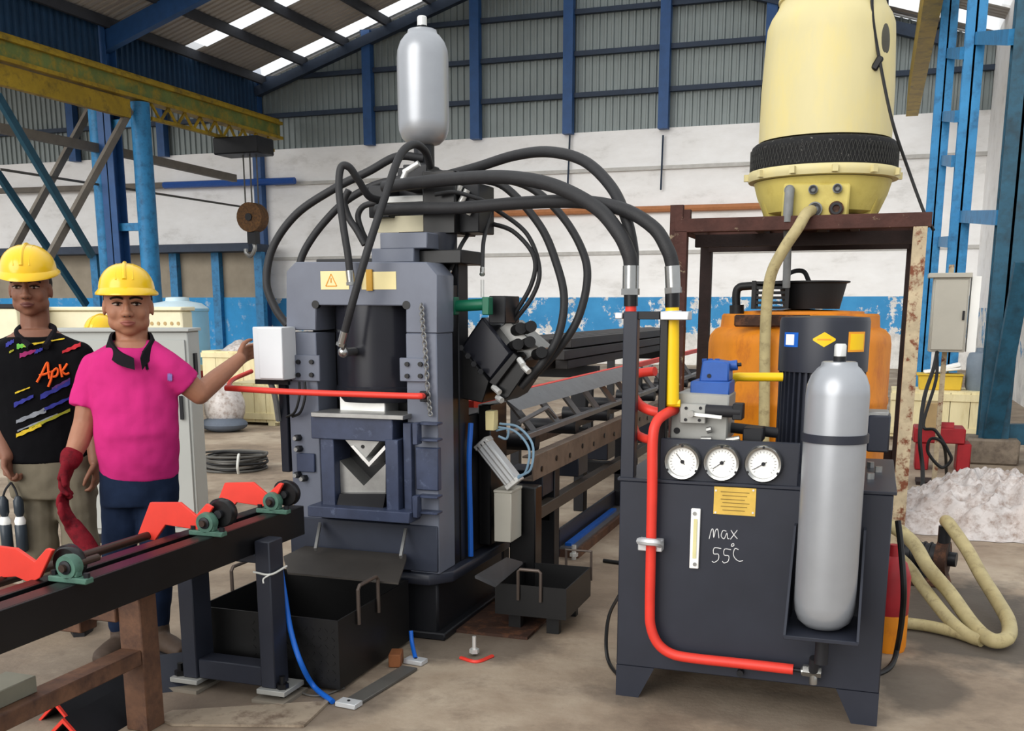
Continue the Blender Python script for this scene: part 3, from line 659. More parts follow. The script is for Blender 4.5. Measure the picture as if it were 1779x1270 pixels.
# green clamping cylinder and its block
gc = MB().cyl(PY(786, 532, 4.43), PY(842, 529, 4.43), 0.026, n=18).build('clamp_cylinder', 'green_cyl', pr); lab(gc, 'green clamping cylinder')
for a in (784, 843): MB().pbox(a - 6, 516, a + 6, 547, 4.40, 4.457).build('cylinder_cap', 'green_cyl', gc, bevel=0.003)
MB().pbox(849, 514, 878, 562, 4.50, 4.70).build('valve_block', 'dark_steel', pr, bevel=0.004)
MB().cyl(PY(838, 516, 4.43), PY(838, 486, 4.43), 0.009, n=8).build('fitting', 'bright_steel', pr)
MB().cyl(PY(781, 516, 4.43), PY(780, 490, 4.43), 0.009, n=8).build('fitting', 'bright_steel', pr)
# dark housing with aluminium air cylinder, putty box and blue air hoses
MB().box(XRp - 0.01, pxx(885, 800, 5.0), 4.72, 4.96, 0.34, pz(850, 700, 4.8)).build('side_housing', 'black_paint', pr, bevel=0.006)
MB().box(pxx(885, 900, 4.85), pxx(930, 900, 4.85), 4.85, 4.96, 0.0, pz(900, 846, 4.85)).build('side_foot', 'black_paint', pr, bevel=0.006)
ya = 4.68
A, B = PY(840, 770, ya), PY(893, 838, ya)
dd = (B - A).normalized(); nn = dd.cross(Vector((0, 1, 0)))
ac = MB().bar(A, B, 0.075, 0.075, (0, 1, 0)).build('air_cylinder', 'alu', pr, bevel=0.006); lab(ac, 'aluminium air cylinder')
for s in (-0.022, 0.0, 0.022): MB().bar(A + nn * s + Vector((0, -0.038, 0)), B + nn * s + Vector((0, -0.038, 0)), 0.006, 0.006, (0, 1, 0)).build('tie_rod', 'steel', ac)
for p in (A, B): MB().bar(p - dd * 0.014, p + dd * 0.014, 0.082, 0.082, (0, 1, 0)).build('end_cap', 'bright_steel', ac, bevel=0.004)
pb = MB().pbox(858, 856, 888, 942, ya - 0.02, ya + 0.14).build('switch_box', 'box_putty', pr, bevel=0.004); lab(pb, 'putty coloured switch box')
MB().pbox(857, 852, 889, 857, ya - 0.022, ya + 0.142).build('box_lid', 'box_putty', pb, bevel=0.003)
for k, pts in enumerate((((868, 736), (900, 742), (925, 772), (922, 815), (900, 828)), ((862, 748), (882, 745), (880, 762), (866, 758)), ((866, 742), (896, 750), (919, 780), (914, 818), (898, 832)))):
    MB().tube([PY(a, b, ya - 0.03) for a, b in pts], 0.006, 7).build('air_hose', M('air_hose', (120, 150, 172), 0.4), pr)
MB().tube([PX(818, 735, XRp + 0.02), PX(815, 800, XRp + 0.02), PX(817, 900, XRp + 0.02), PX(818, 966, XRp + 0.02)], 0.013, 8).build('blue_hose', 'blue_hose', pr)
MB().pbox(843, 714, 858, 748, 4.6, 4.66).build('sensor', 'yellow_label', pr, bevel=0.003)
# drop chute at the right
MB().prism([PZ(825, 1000, 0.33), PZ(860, 1016, 0.27), PZ(908, 976, 0.27), PZ(880, 968, 0.36)], (0, 0, -0.012)).build('side_chute', M('chute_steel', (96, 97, 100), 0.4, 0.3, 0.15), pr)
# front scrap tray with its two hanger rods
yb_, yf_ = YP - 0.03, YP - 0.38
zb_ = pz(620, 956, yb_); zf_ = pz(600, 1004, yf_)
tr = MB().prism([(pxx(530, 955, yb_), yb_, zb_), (pxx(706, 970, yb_), yb_, zb_), (pxx(706, 976, yb_ - 0.05), yb_ - 0.05, zb_ - 0.01), (pxx(692, 1008, yf_), yf_, zf_), (pxx(500, 995, yf_), yf_, zf_), (pxx(486, 968, yf_ + 0.12), yf_ + 0.15, zf_ + 0.03)], (0, 0, -0.008)).build('scrap_tray', M('tray_steel', (66, 62, 58), 0.5, 0.3, 0.2), pr)
for a, b, c, d in ((556, 910, 548, 955), (705, 920, 696, 968)):
    MB().bar(PY(a, b, YP - 0.03), PY(c, d, YP - 0.16), 0.012, 0.02).build('hanger_rod', 'steel', pr)

# ------------------------------------------------------------------ gas accumulators
def accumulator(label, cx, cy, zb, zt_, r, zv, par_group, strap=None):
    t = thing('gas_accumulator', label, 'accumulator', (cx, cy, zb), par_group)
    c = (cx, cy, 0); H = zt_ - zb
    MB().lathe([(r * 0.30, zb), (r * 0.62, zb + r * 0.07), (r * 0.86, zb + r * 0.28), (r * 0.97, zb + r * 0.58), (r, zb + r * 0.9), (r, zt_ - r * 1.05), (r * 0.97, zt_ - r * 0.75), (r * 0.86, zt_ - r * 0.45), (r * 0.68, zt_ - r * 0.22), (r * 0.58, zt_ - r * 0.14), (r * 0.55, zt_ - r * 0.02), (r * 0.5, zt_)], c, n=40).build('bottle', 'silver_paint', t)
    MB().cyl((cx, cy, zt_ - 0.005), (cx, cy, zt_ + (zv - zt_) * 0.3), r * 0.2, n=16).build('valve_base', 'dark_steel', t)
    MB().lathe([(r * 0.19, zt_ + (zv - zt_) * 0.28), (r * 0.19, zv - 0.006), (r * 0.15, zv)], c, n=18).build('valve_cap', 'bright_steel', t)
    if strap: MB().lathe([(r + 0.001, strap - 0.014), (r + 0.006, strap - 0.014), (r + 0.006, strap + 0.014), (r + 0.001, strap + 0.014)], c, n=40, close=True).build('strap', 'navy', t)
    return t
GA = 'silver gas accumulators'
ay = 4.85; ax = PY(735, 150, ay).x; ar = (PY(776, 150, ay) - PY(694, 150, ay)).length / 2
t = accumulator('silver gas accumulator bottle standing on top of the press', ax, ay, pz(735, 254, ay), pz(735, 52, ay), ar, pz(735, 28, ay), GA)
MB().cyl((ax, ay, pz(735, 300, ay)), (ax, ay, pz(735, 252, ay)), 0.05, n=18).build('neck', 'dark_steel', t)
MB().box(ax - 0.09, ax + 0.09, ay - 0.12, ay + 0.08, pz(735, 420, ay), pz(735, 296, ay)).build('valve_foot', 'dark_steel', t, bevel=0.004)

# ------------------------------------------------------------------ hydraulic hoses
HG = 'black hydraulic hoses over the press'
def hose(label, pts, r, ends=(), cat='hose', mat='rubber', grp=HG):
    """pts: (px, py, y). ends: (index of end, direction length) crimped steel ferrules"""
    P = [PY(a, b, c) for a, b, c in pts]
    t = thing('hydraulic_hose', label, cat, P[0], grp)
    MB().tube(P, r, 12, 8).build('hose_body', mat, t)
    C = catmull(P, 8)
    for e in ends:
        if e == 0: a, b = C[0], C[0] + (C[0] - C[1]).normalized() * r * 2.5
        else: a, b = C[-1], C[-1] + (C[-1] - C[-2]).normalized() * r * 2.5
        MB().cyl(a - (b - a) * 0.25, b, r * 1.12, n=12).build('ferrule', 'chrome', t)
        MB().cyl(b - (b - a) * 0.05, b + (b - a) * 0.28, r * 1.3, n=6).build('coupling_nut', 'chrome', t)
    return t
hose('thickest black hose arching from the press to the left upright pipe', [(668, 325, 4.42), (720, 318, 4.35), (800, 310, 4.25), (880, 308, 4.12), (960, 322, 4.02), (1035, 360, 3.92), (1075, 405, 3.87), (1092, 440, 3.86), (1096, 458, 3.86), (1096, 470, 3.86)], 0.0275, (1,))
hose('highest thick black hose looping over to the left upright pipe', [(775, 305, 4.6), (830, 290, 4.5), (895, 270, 4.35), (955, 264, 4.22), (1015, 280, 4.12), (1062, 325, 4.03), (1088, 380, 3.95), (1099, 430, 3.92), (1100, 462, 3.905)], 0.022)
hose('lower thick black hose reaching the yellow pipe', [(655, 365, 4.42), (720, 362, 4.36), (800, 361, 4.28), (900, 353, 4.16), (1000, 350, 4.03), (1080, 363, 3.93), (1135, 395, 3.88), (1159, 432, 3.86), (1167, 456, 3.86), (1168, 470, 3.86)], 0.0255, (1,))
hose('big black hose looping out to the left of the press', [(735, 275, 4.8), (690, 272, 4.75), (640, 298, 4.7), (580, 328, 4.65), (515, 372, 4.6), (474, 430, 4.55), (463, 490, 4.5), (478, 535, 4.48), (500, 566, 4.46)], 0.0195)
hose('black hose arching down behind the left top corner of the press', [(700, 310, 4.72), (650, 322, 4.7), (600, 350, 4.66), (560, 390, 4.62), (532, 430, 4.58), (520, 462, 4.56), (516, 500, 4.54)], 0.0185)
hose('black hose hanging in front of the press cylinder', [(748, 290, 4.6), (738, 262, 4.52), (718, 251, 4.42), (694, 272, 4.3), (668, 345, 4.18), (640, 430, 4.1), (614, 520, 4.07), (598, 580, 4.08)], 0.0175, (1,))
q = PY(597, 612, 4.11); MB().cyl(q + Vector((0, 0.1, 0)), q, 0.02, n=14).build('hose_port', 'chrome', pr)
MB().ball(q, 0.026).build('hose_elbow', 'chrome', pr)
hose('black hose with a narrow loop dropping to the yellow label', [(660, 348, 4.4), (640, 340, 4.32), (622, 312, 4.26), (606, 290, 4.22), (592, 292, 4.2), (589, 330, 4.18), (596, 390, 4.16), (604, 440, 4.15), (608, 474, 4.15)], 0.0165, (1,))
hose('short black hose inside the narrow loop', [(606, 330, 4.45), (598, 350, 4.45), (606, 378, 4.46), (620, 400, 4.46), (634, 425, 4.46)], 0.016)
hose('short curved black hose behind the press crown', [(655, 352, 4.5), (632, 358, 4.5), (622, 375, 4.5), (628, 400, 4.5), (640, 425, 4.5)], 0.014)
hose('outer left black hose curving down to the inclined unit', [(820, 310, 4.68), (876, 324, 4.66), (938, 392, 4.64), (968, 462, 4.62), (980, 520, 4.6), (971, 580, 4.58), (946, 626, 4.57), (905, 672, 4.57)], 0.0185)
hose('rightmost black hose loop ending at the inclined unit', [(850, 305, 4.72), (920, 325, 4.71), (976, 375, 4.7), (1012, 436, 4.68), (1020, 488, 4.66), (1003, 556, 4.64), (966, 612, 4.62), (925, 655, 4.6)], 0.0185)
hose('thin black hose on the outside of the small loop', [(840, 352, 4.72), (863, 365, 4.72), (915, 406, 4.7), (937, 466, 4.68), (926, 513, 4.66), (888, 565, 4.64)], 0.0105)
hose('thin black hose on the inside of the small loop', [(825, 386, 4.7), (855, 389, 4.7), (894, 404, 4.69), (928, 447, 4.67), (922, 497, 4.66), (884, 561, 4.64)], 0.0105)
hose('thin black hose running straight down to the green cylinder', [(850, 350, 4.66), (850, 377, 4.65), (840, 420, 4.52), (838, 468, 4.43)], 0.0095, (1,))
hose('thin black hose slanting down to the right side of the press', [(832, 372, 4.68), (824, 392, 4.66), (802, 425, 4.5), (781, 472, 4.43)], 0.0095, (1,))
hose('small grey hose across the valve column', [(756, 338, 4.4), (790, 334, 4.4), (830, 345, 4.42), (842, 350, 4.45)], 0.009)
# ================================================================== INFEED CONVEYOR (front left)
ZI = 0.70; XI = -2.18
inf = thing('infeed_conveyor', 'long black infeed conveyor rail with red tipping arms on a navy stand', 'conveyor', (-2.3, 3.25, 0))
def channel(name, x0, x1, y0, y1, z0, z1, mat, par):
    m = MB(); m.box(x1 - 0.008, x1, y0, y1, z0, z1); m.box(x0, x1 - 0.008, y0, y1, z1 - 0.01, z1); m.box(x0, x1 - 0.008, y0, y1, z0, z0 + 0.01)
    return m.build(name, mat, par, bevel=0.002)
ye_i = PX(528, 880, XI).y
channel('front_rail', XI - 0.07, XI, 1.0, ye_i, ZI - 0.12, ZI, 'black_paint', inf)
channel('rear_rail', XI - 0.185, XI - 0.125, 1.0, ye_i, ZI - 0.10, ZI - 0.006, 'black_paint', inf)
y_ = 1.2
while y_ < ye_i:
    MB().box(XI - 0.13, XI - 0.06, y_, y_ + 0.05, ZI - 0.09, ZI - 0.02).build('cross_tie', 'black_paint', inf); y_ += 0.8
brg = [(143, 985), (398, 905), (513, 866)]
bp = [PZ(a, b + 28, ZI) for a, b in brg]
sx = XI - 0.035; sz = ZI + 0.048
M('shaft_brown', (66, 52, 46), 0.4, 0.5)
def pillow(p, par):
    b = MB(); x, y = sx, p.y
    b.box(x - 0.07, x + 0.07, y - 0.018, y + 0.018, ZI, ZI + 0.018); b.prism([(x - 0.035, y - 0.013, ZI + 0.018), (x + 0.035, y - 0.013, ZI + 0.018), (x + 0.034, y - 0.013, sz), (x - 0.034, y - 0.013, sz)], (0, 0.026, 0))
    r = b.build('pillow_block', 'green_cast', par, bevel=0.003)
    MB().lathe([(0.020, -0.018), (0.035, -0.018), (0.038, 0), (0.035, 0.018), (0.020, 0.018)], (x, y, sz), (0, 1, 0), 24, close=True).build('bearing_ring', 'green_cast', r)
    MB().lathe([(0.011, -0.024), (0.021, -0.022), (0.021, 0.022), (0.011, 0.024)], (x, y, sz), (0, 1, 0), 20, close=True).build('bearing_race', 'dark_steel', r)
    MB().cyl((x, y - 0.035, sz), (x, y + 0.12, sz), 0.0115, n=10).build('stub_shaft', 'shaft_brown', r)
    for s in (-0.060, 0.060): MB().cyl((x + s, y, ZI + 0.018), (x + s, y, ZI + 0.032), 0.010, n=6).build('base_bolt', 'dark_steel', r)
for p in bp: pillow(p, inf)
arms = [([(-70, 958), (-40, 945), (27, 953), (60, 976), (80, 953), (91, 956), (69, 1004), (53, 1014), (27, 1002), (0, 1004), (-30, 1012), (-70, 1040)], bp[0].y + 0.0),
        ([(236, 937), (260, 873), (312, 873), (340, 896), (358, 875), (369, 882), (344, 921), (312, 916), (287, 912), (269, 939)], bp[1].y + 0.0),
        ([(374, 880), (390, 839), (439, 838), (464, 859), (485, 839), (491, 841), (475, 873), (457, 880), (411, 873), (400, 886)], bp[2].y + 0.0)]
for pix, y in arms:
    a = MB().pprism(pix, y, y + 0.014).build('tipping_arm', 'red_paint', inf, bevel=0.002)
    dpx, dpy = {0: (122, 977), 1: (388, 891), 2: (500, 857)}[arms.index((pix, y))]
    c = PY(dpx, dpy, y + 0.05)
    MB().lathe([(0.015, 0), (0.047, 0), (0.050, 0.006), (0.050, 0.034), (0.047, 0.04), (0.015, 0.04)], (c.x, y + 0.03, c.z), (0, 1, 0), 28, close=True).build('arm_roller', 'black_paint', a)
    MB().cyl((c.x, y + 0.014, c.z), (c.x, y + 0.10, c.z), 0.0155, n=12).build('arm_pin', 'dark_steel', a)
    MB().lathe([(0.015, 0), (0.040, 0), (0.040, 0.03), (0.015, 0.03)], (c.x - 0.04, y + 0.075, c.z + 0.004), (0, 1, 0), 24, close=True).build('arm_roller', 'dark_steel', a)
    m = MB().bar((c.x, y + 0.09, c.z), (XI - 0.15, y + 0.09, ZI - 0.03), 0.03, 0.03).build('arm_stay', 'black_paint', a)
rq = PY(256, 931, arms[1][1])
MB().cyl((rq.x, 1.0, rq.z), (rq.x, arms[1][1] + 0.03, rq.z), 0.016, n=12).build('drive_shaft', 'shaft_brown', inf)
# stand
ys_ = 3.30
zs = ZI - 0.12
xl0, xl1 = PY(313, 1100, ys_).x, PY(338, 1100, ys_).x; xr0, xr1 = PY(449, 1100, ys_).x, PY(474, 1100, ys_).x
MB().box(xl0, xl1, ys_, ys_ + 0.12, 0.05, zs - 0.01).build('stand_leg', 'navy', inf, bevel=0.004)
MB().box(max(xr0, XI + 0.004), xr1, ys_, ys_ + 0.10, 0.05, zs + 0.055).build('stand_leg', 'navy', inf, bevel=0.004)
MB().box(xl1, xr0, ys_ + 0.01, ys_ + 0.10, 0.05, 0.13).build('stand_rail', 'navy', inf, bevel=0.004)
MB().box(xl1 - 0.01, max(xr0, XI + 0.004), ys_ + 0.01, ys_ + 0.11, zs - 0.035, zs).build('stand_head', 'navy', inf, bevel=0.004)
for a in ((xl0 - 0.06, xl1 + 0.02), (xr0 - 0.02, xr1 + 0.06)):
    MB().box(a[0], a[1], ys_ - 0.04, ys_ + 0.14, 0.0, 0.014).build('shim_plate', M('shim', (128, 120, 108), 0.6, 0.2), inf)
    MB().box(a[0] + 0.01, a[1] - 0.01, ys_ - 0.02, ys_ + 0.13, 0.03, 0.05).build('foot_plate', 'grey_block', inf, bevel=0.002)
    bx = a[0] + 0.035 if a[0] < xl1 and a[0] < xr0 - 0.1 else a[1] - 0.04
    MB().cyl((bx, ys_ + 0.02, 0.014), (bx, ys_ + 0.02, 0.10), 0.012, n=8).build('jack_bolt', 'black_paint', inf)
    MB().cyl((bx, ys_ + 0.02, 0.05), (bx, ys_ + 0.02, 0.07), 0.024, n=6).build('jack_nut', 'black_paint', inf)
MB().tube([(xr0 - 0.006, ys_ - 0.004, 0.515), (xr1 + 0.006, ys_ - 0.006, 0.512), (xr1 + 0.012, ys_ + 0.1, 0.52)], 0.004, 6).build('cable_tie', 'belt_white', inf)
MB().tube([(xr1 + 0.006, ys_ - 0.006, 0.512), (xr1 - 0.01, ys_ - 0.03, 0.50), (xr1 - 0.005, ys_ - 0.04, 0.485)], 0.003, 6).build('cable_tie', 'belt_white', inf)

# ================================================================== scrap bins
def bin_(name, label, x0, x1, y0, y1, z0, z1, handles, legs=False):
    t = thing(name, label, 'bin', ((x0 + x1) / 2, (y0 + y1) / 2, 0), 'black steel scrap bins'); w = 0.006
    m = MB(); m.box(x0, x1, y0, y0 + w, z0, z1); m.build('front_wall', 'bin_black', t)
    MB().box(x0, x1, y1 - w, y1, z0, z1).build('rear_wall', 'bin_black', t)
    MB().box(x0, x0 + w, y0 + w, y1 - w, z0, z1).build('side_wall', 'bin_black', t)
    MB().box(x1 - w, x1, y0 + w, y1 - w, z0, z1).build('side_wall', 'bin_black', t)
    MB().box(x0 + w, x1 - w, y0 + w, y1 - w, z0, z0 + w).build('bin_floor', 'bin_black', t)
    for pts in handles: MB().tube(pts, 0.008, 8, smooth=False).build('handle', M('handle_steel', (84, 74, 68), 0.45, 0.4), t)
    if legs:
        for x in (x0 + 0.05, x1 - 0.11):
            for y in (y0 + 0.05, y1 - 0.09): MB().box(x, x + 0.06, y, y + 0.04, 0, z0).build('leg', 'bin_black', t)
    return t
M('bin_black', (19, 19, 20), 0.45, 0.1, 0.2, 6)
bx0, bx1, by0, by1 = PZ(384, 1150).x + 0.02, PZ(592, 1204).x, 3.46, 4.12
bz1 = PY(586, 1079, by0).z
def hnd(x, ya, yb, z0, z1): return [(x, ya, z0 - 0.06), (x, ya, z1 - 0.015), (x, ya + 0.015, z1), (x, yb - 0.015, z1), (x, yb, z1 - 0.015), (x, yb, z0 - 0.06)]
t = bin_('scrap_bin', 'large black steel scrap bin under the press tray', bx0, bx1, by0, by1, 0.015, bz1, [hnd(bx1 + 0.008, 3.62, 3.80, bz1, bz1 + 0.10), hnd(bx0 - 0.008, 3.72, 3.92, bz1, bz1 + 0.10)])
pat = MB()                                    # checker plate lugs on the front wall
for i in range(9):
    for j in range(13):
        x = bx1 - 0.025 - j * 0.03; z = 0.05 + i * 0.034
        if z < bz1 - 0.02: pat.obox((x, by0 - 0.0008, z), 0.009, 0.0012, 0.003, Matrix.Rotation(0.785 if (i + j) % 2 else -0.785, 3, 'Y'))
pat.build('checker_lugs', 'bin_black', t)['kind'] = 'stuff'
c0, c1 = PZ(862, 1052, 0.09), PZ(985, 1075, 0.09)
sy0 = PZ(960, 1100).y - 0.06; sx0, sx1 = PY(860, 1040, sy0).x, PY(984, 1040, sy0).x; sz1 = PY(984, 1024, sy0).z; sz0 = PY(984, 1078, sy0).z
xh0, xh1 = PY(901, 1010, sy0).x, PY(940, 1010, sy0).x; zh = PY(920, 990, sy0).z
t = bin_('scrap_bin', 'small black scrap bin on legs right of the press', sx0, sx1, sy0, sy0 + 0.44, sz0, sz1, [[(xh0, sy0 - 0.008, sz1 - 0.07), (xh0, sy0 - 0.008, zh - 0.01), (xh0 + 0.01, sy0 - 0.008, zh), (xh1 - 0.01, sy0 - 0.008, zh), (xh1, sy0 - 0.008, zh - 0.01), (xh1, sy0 - 0.008, sz1 - 0.07)], [(xh0 + 0.1, sy0 + 0.45, sz1 - 0.07), (xh0 + 0.1, sy0 + 0.45, zh), (xh1 + 0.12, sy0 + 0.45, zh), (xh1 + 0.12, sy0 + 0.45, sz1 - 0.07)]], True)

# floor bits in front of the press
t = thing('floor_cable_cover', 'grey steel cable cover strip lying diagonally on the floor', 'cable cover', PZ(660, 1185), None)
A, B = PZ(612, 1220, 0.008), PZ(712, 1160, 0.008)
MB().bar(A, B, 0.075, 0.012).build('strip', M('strip_grey', (92, 90, 86), 0.5, 0.3), t, bevel=0.002)
for a, b in ((606, 1222), (722, 1148)):
    q = PZ(a, b, 0.012); c = MB().obox(q, 0.028, 0.045, 0.010, Matrix.Rotation(math.atan2((B - A).y, (B - A).x) , 3, 'Z')).build('clip', 'alu', t, bevel=0.002)
    MB().cyl(q + Vector((0, 0, 0.009)), q + Vector((0, 0, 0.014)), 0.006, n=6).build('clip_bolt', 'dark_steel', c)
tag(MB().tube([PY(486, 978, 3.44), PY(494, 1030, 3.43), PY(505, 1095, 3.41), PY(522, 1150, 3.37), PZ(545, 1192, 0.03), PZ(578, 1219, 0.012)], 0.011, 10).build('air_hose', 'blue_hose'), 'bright blue air hose curving down past the large scrap bin', 'hose', 'blue air hoses')
tag(MB().tube([PZ(714, 1096, 0.11), PZ(716, 1118, 0.06), PZ(722, 1144, 0.02)], 0.0095, 10).build('air_hose', 'blue_hose'), 'short blue air hose at the corner of the press base', 'hose', 'blue air hoses')
tag(MB().obox(PZ(688, 1143, 0.03), 0.026, 0.045, 0.028, Matrix.Rotation(0.3, 3, 'Z')).build('wood_block', 'wood_brown', bevel=0.003), 'small brown wooden block against the large scrap bin', 'block')
tag(MB().prism([PZ(300, 1238, 0.001), PZ(555, 1222, 0.001), PZ(578, 1216, 0.001), PZ(528, 1264, 0.001), PZ(300, 1262, 0.001), PZ(270, 1250, 0.001)], (0, 0, 0.010)).build('floor_plate', M('plate_floor', (150, 136, 118), 0.6, 0.1, 0.2, rgb2=(80, 60, 48), thr=0.6)), 'thin rusty steel plate lying on the floor below the stand', 'plate')
tag(MB().tube([PZ(504, 1188, 0.02), PZ(530, 1206, 0.006), PZ(560, 1208, 0.006), PZ(598, 1195, 0.006)], 0.004, 6).build('loose_wire', 'cable_grey'), 'thin grey wire lying beside the large scrap bin', 'wire')
tag(MB().tube([PZ(800, 1143, 0.004), PZ(828, 1150, 0.004), PZ(856, 1140, 0.004)], 0.009, 6).build('red_strap', 'red_paint'), 'short red strap on the floor by the levelling bolt', 'strap')

# ================================================================== rusty bench and offcuts at bottom left
bq = PZ(254, 1262); t = thing('steel_bench', 'rusty brown steel bench frame at the lower left corner', 'bench', (bq.x, bq.y, 0))
w = 0.095; zbt = PY(240, 1030, bq.y).z
MB().box(bq.x - w / 2, bq.x + w / 2, bq.y - w / 2, bq.y + w / 2, 0, zbt).build('post', 'brown_beam', t, bevel=0.004)
zr1 = PX(237, 1135, bq.x + w / 2).z; zr0_ = PX(237, 1162, bq.x + w / 2).z
MB().box(bq.x - w / 2 + 0.005, bq.x + w / 2 - 0.005, bq.y - 1.9, bq.y - w / 2, zr0_, zr1).build('side_rail', 'brown_beam', t, bevel=0.004)
MB().box(bq.x - 1.1, bq.x - w / 2, bq.y - 0.06, bq.y + 0.02, zbt - 0.1, zbt - 0.02).build('cross_rail', 'brown_beam', t, bevel=0.004)
MB().box(bq.x - 0.14, bq.x + 0.06, bq.y - 0.07, bq.y + 0.07, zbt, zbt + 0.012).build('top_plate', 'brown_beam', t)
q = PX(140, 1100, bq.x - 0.25)
MB().box(bq.x - 0.9, bq.x - 0.25, q.y, q.y + 0.09, zr1 + 0.02, zr1 + 0.11).build('cross_rail', 'brown_beam', t, bevel=0.004)
MB().box(bq.x - w / 2, bq.x + w / 2, bq.y - 1.5, bq.y - 1.41, 0, zr0_).build('post', 'brown_beam', t, bevel=0.004)
q = PX(45, 1165, bq.x - 0.02)
MB().box(bq.x - 0.12, bq.x + 0.0, q.y - 0.25, q.y + 0.02, zr1, zr1 + 0.055).build('stub', M('stub_grey', (124, 122, 108), 0.6, 0.2), t, bevel=0.003)
def angle_bar(label, p, d, L, leg, mat='dark_steel', tip=None):
    d = Vector(d).normalized(); s = d.cross(Vector((0, 0, 1))).normalized(); u = Vector((0, 0, 1)); k = 0.7071
    th = 0.012
    pr_ = [(-leg * k, 0.0), (0, leg * k), (leg * k, 0.0), (leg * k - th, 0.0), (0, leg * k - th * 1.4), (-leg * k + th, 0.0)]
    t = thing('steel_angle', label, 'angle', p, 'steel angle offcuts on the floor')
    MB().prism([Vector(p) + s * a + u * b for a, b in pr_], d * L).build('bar', mat, t)
    if tip: MB().prism([Vector(p) - d * 0.012 + s * a + u * b for a, b in pr_], d * 0.011).build('painted_end', tip, t)
a0 = PZ(112, 1246, 0.1); a1 = PZ(78, 1234, 0.1)
angle_bar('dark steel angle with a red end, nearest the bench post', (a0.x, a0.y, 0.0), (-0.05, 1, 0), 0.30, 0.14, 'dark_steel', 'red_paint')
angle_bar('dark steel angle with a red end at the bottom left', (a1.x - 0.06, a1.y + 0.12, 0.0), (0.05, 1, 0), 0.42, 0.12, 'dark_steel', 'red_paint')
q = PZ(205, 1196); angle_bar('short bare steel angle leaning behind the bench post', (q.x, q.y, 0.0), (0.75, 0.65, 0), 0.28, 0.17, 'navy', 'steel')

# ================================================================== OUTFEED CONVEYOR (behind the press)
of = thing('outfeed_conveyor', 'long brown and dark steel outfeed conveyor running back from the press', 'conveyor', (-1.8, 7.5, 0))
zc1, zc0 = 0.758, 0.630; xc = -1.6
channel('side_channel', xc - 0.06, xc, 4.98, 12.5, zc0, zc1, 'brown_channel', of)
for k in range(26):
    y = 5.12 + 0.27 * k; hb_ = MB().cyl((xc, y, zc0 + 0.045 + (0.02 if k % 2 else 0)), (xc + 0.006, y, zc0 + 0.045 + (0.02 if k % 2 else 0)), 0.015, n=8).build('channel_bolt', 'black_paint', of)
z1 = PX(935, 745, -1.66).z; z2 = PX(930, 690, -1.72).z
MB().box(-1.68, -1.64, 5.0, 8.4, z1 - 0.03, z1).build('guide_bar', 'roller_steel', of, bevel=0.003)
MB().box(-1.68, -1.64, 8.55, 12.5, z1 - 0.03, z1).build('guide_bar', 'roller_steel', of, bevel=0.003)
MB().prism([(-1.70, 5.0, z2 - 0.035), (-1.68, 5.0, z2 - 0.035), (-1.78, 5.0, z2 + 0.035), (-1.80, 5.0, z2 + 0.035)], (0, 3.2, 0)).build('roller_cover', 'roller_steel', of)
for k in range(12):
    y = 5.2 + 0.45 * k; MB().bar((-1.66, y, z1 - 0.02), (-1.76, y - 0.12, z2), 0.03, 0.03).build('rung', 'roller_steel', of)
for k in range(9):
    y = 5.3 + 0.8 * k
    MB().cyl((-2.0, y, zc1 + 0.03), (-1.68, y, zc1 + 0.03), 0.045, n=14).build('roller', 'dark_steel', of)
channel('far_channel', -2.1, -2.04, 4.98, 12.5, zc0, zc1, 'brown_channel', of)
z3 = PX(924, 890, -1.66).z
MB().box(-1.72, -1.66, 5.0, 12.5, z3 - 0.07, z3).build('lower_rail', M('rail_dark', (74, 68, 62), 0.5, 0.2), of, bevel=0.004)
MB().box(-2.1, -2.04, 5.0, 12.5, z3 - 0.07, z3).build('lower_rail', 'rail_dark', of, bevel=0.004)
for k, y in enumerate((5.6, 7.4, 9.2, 11.0)):
    for x in (-1.75, -2.06): MB().box(x, x + 0.08, y, y + 0.1, 0, zc0).build('leg', 'dark_steel', of, bevel=0.004)
    MB().box(-2.06, -1.7, y, y + 0.1, 0.3, 0.38).build('cross_tie', 'dark_steel', of)
for k in range(7):
    y = 5.4 + 0.75 * k; MB().box(-1.9, -1.68, y, y + 0.22, zc0 - 0.16, zc0 - 0.01).build('motor_box', 'navy', of, bevel=0.006)
zr_ = PX(930, 676, -1.95).z
MB().box(-1.97, -1.93, 5.0, 12.5, zr_ - 0.02, zr_ + 0.02).build('red_rail', 'red_paint', of)
MB().tube([PX(900, 735, -1.66), PX(950, 708, -1.66), PX(965, 725, -1.66)], 0.012, 6, smooth=False).build('stop_bar', 'roller_steel', of)
for k in range(4): MB().box(-2.06, -1.95, 5.4 + k * 1.9, 5.48 + k * 1.9, zc1, zr_).build('rail_post', 'dark_steel', of)
# small floor channel with the blue strip
t = thing('floor_channel', 'low dark steel channel with a blue strip lying behind the small bin', 'channel', (-1.72, 7.0, 0))
fx = -1.74
MB().box(fx - 0.02, fx, 5.95, 10.5, 0, 0.17).build('upright_flange', 'navy', t); MB().box(fx, fx + 0.10, 5.95, 10.5, 0.05, 0.062).build('ledge', 'roller_steel', t)
MB().box(fx + 0.02, fx + 0.06, 6.0, 7.2, 0.062, 0.08).build('blue_strip', 'blue_hose', t)
MB().box(fx + 0.0, fx + 0.12, 5.95, 10.5, 0.0, 0.05).build('bed', 'brown_beam', t)
q = PZ(997, 972, 0.0); MB().cyl(q, q + Vector((0, 0, 0.09)), 0.014, n=8).build('jack_bolt', 'bright_steel', t); MB().cyl(q + Vector((0, 0, 0.02)), q + Vector((0, 0, 0.04)), 0.026, n=6).build('jack_nut', 'bright_steel', t)
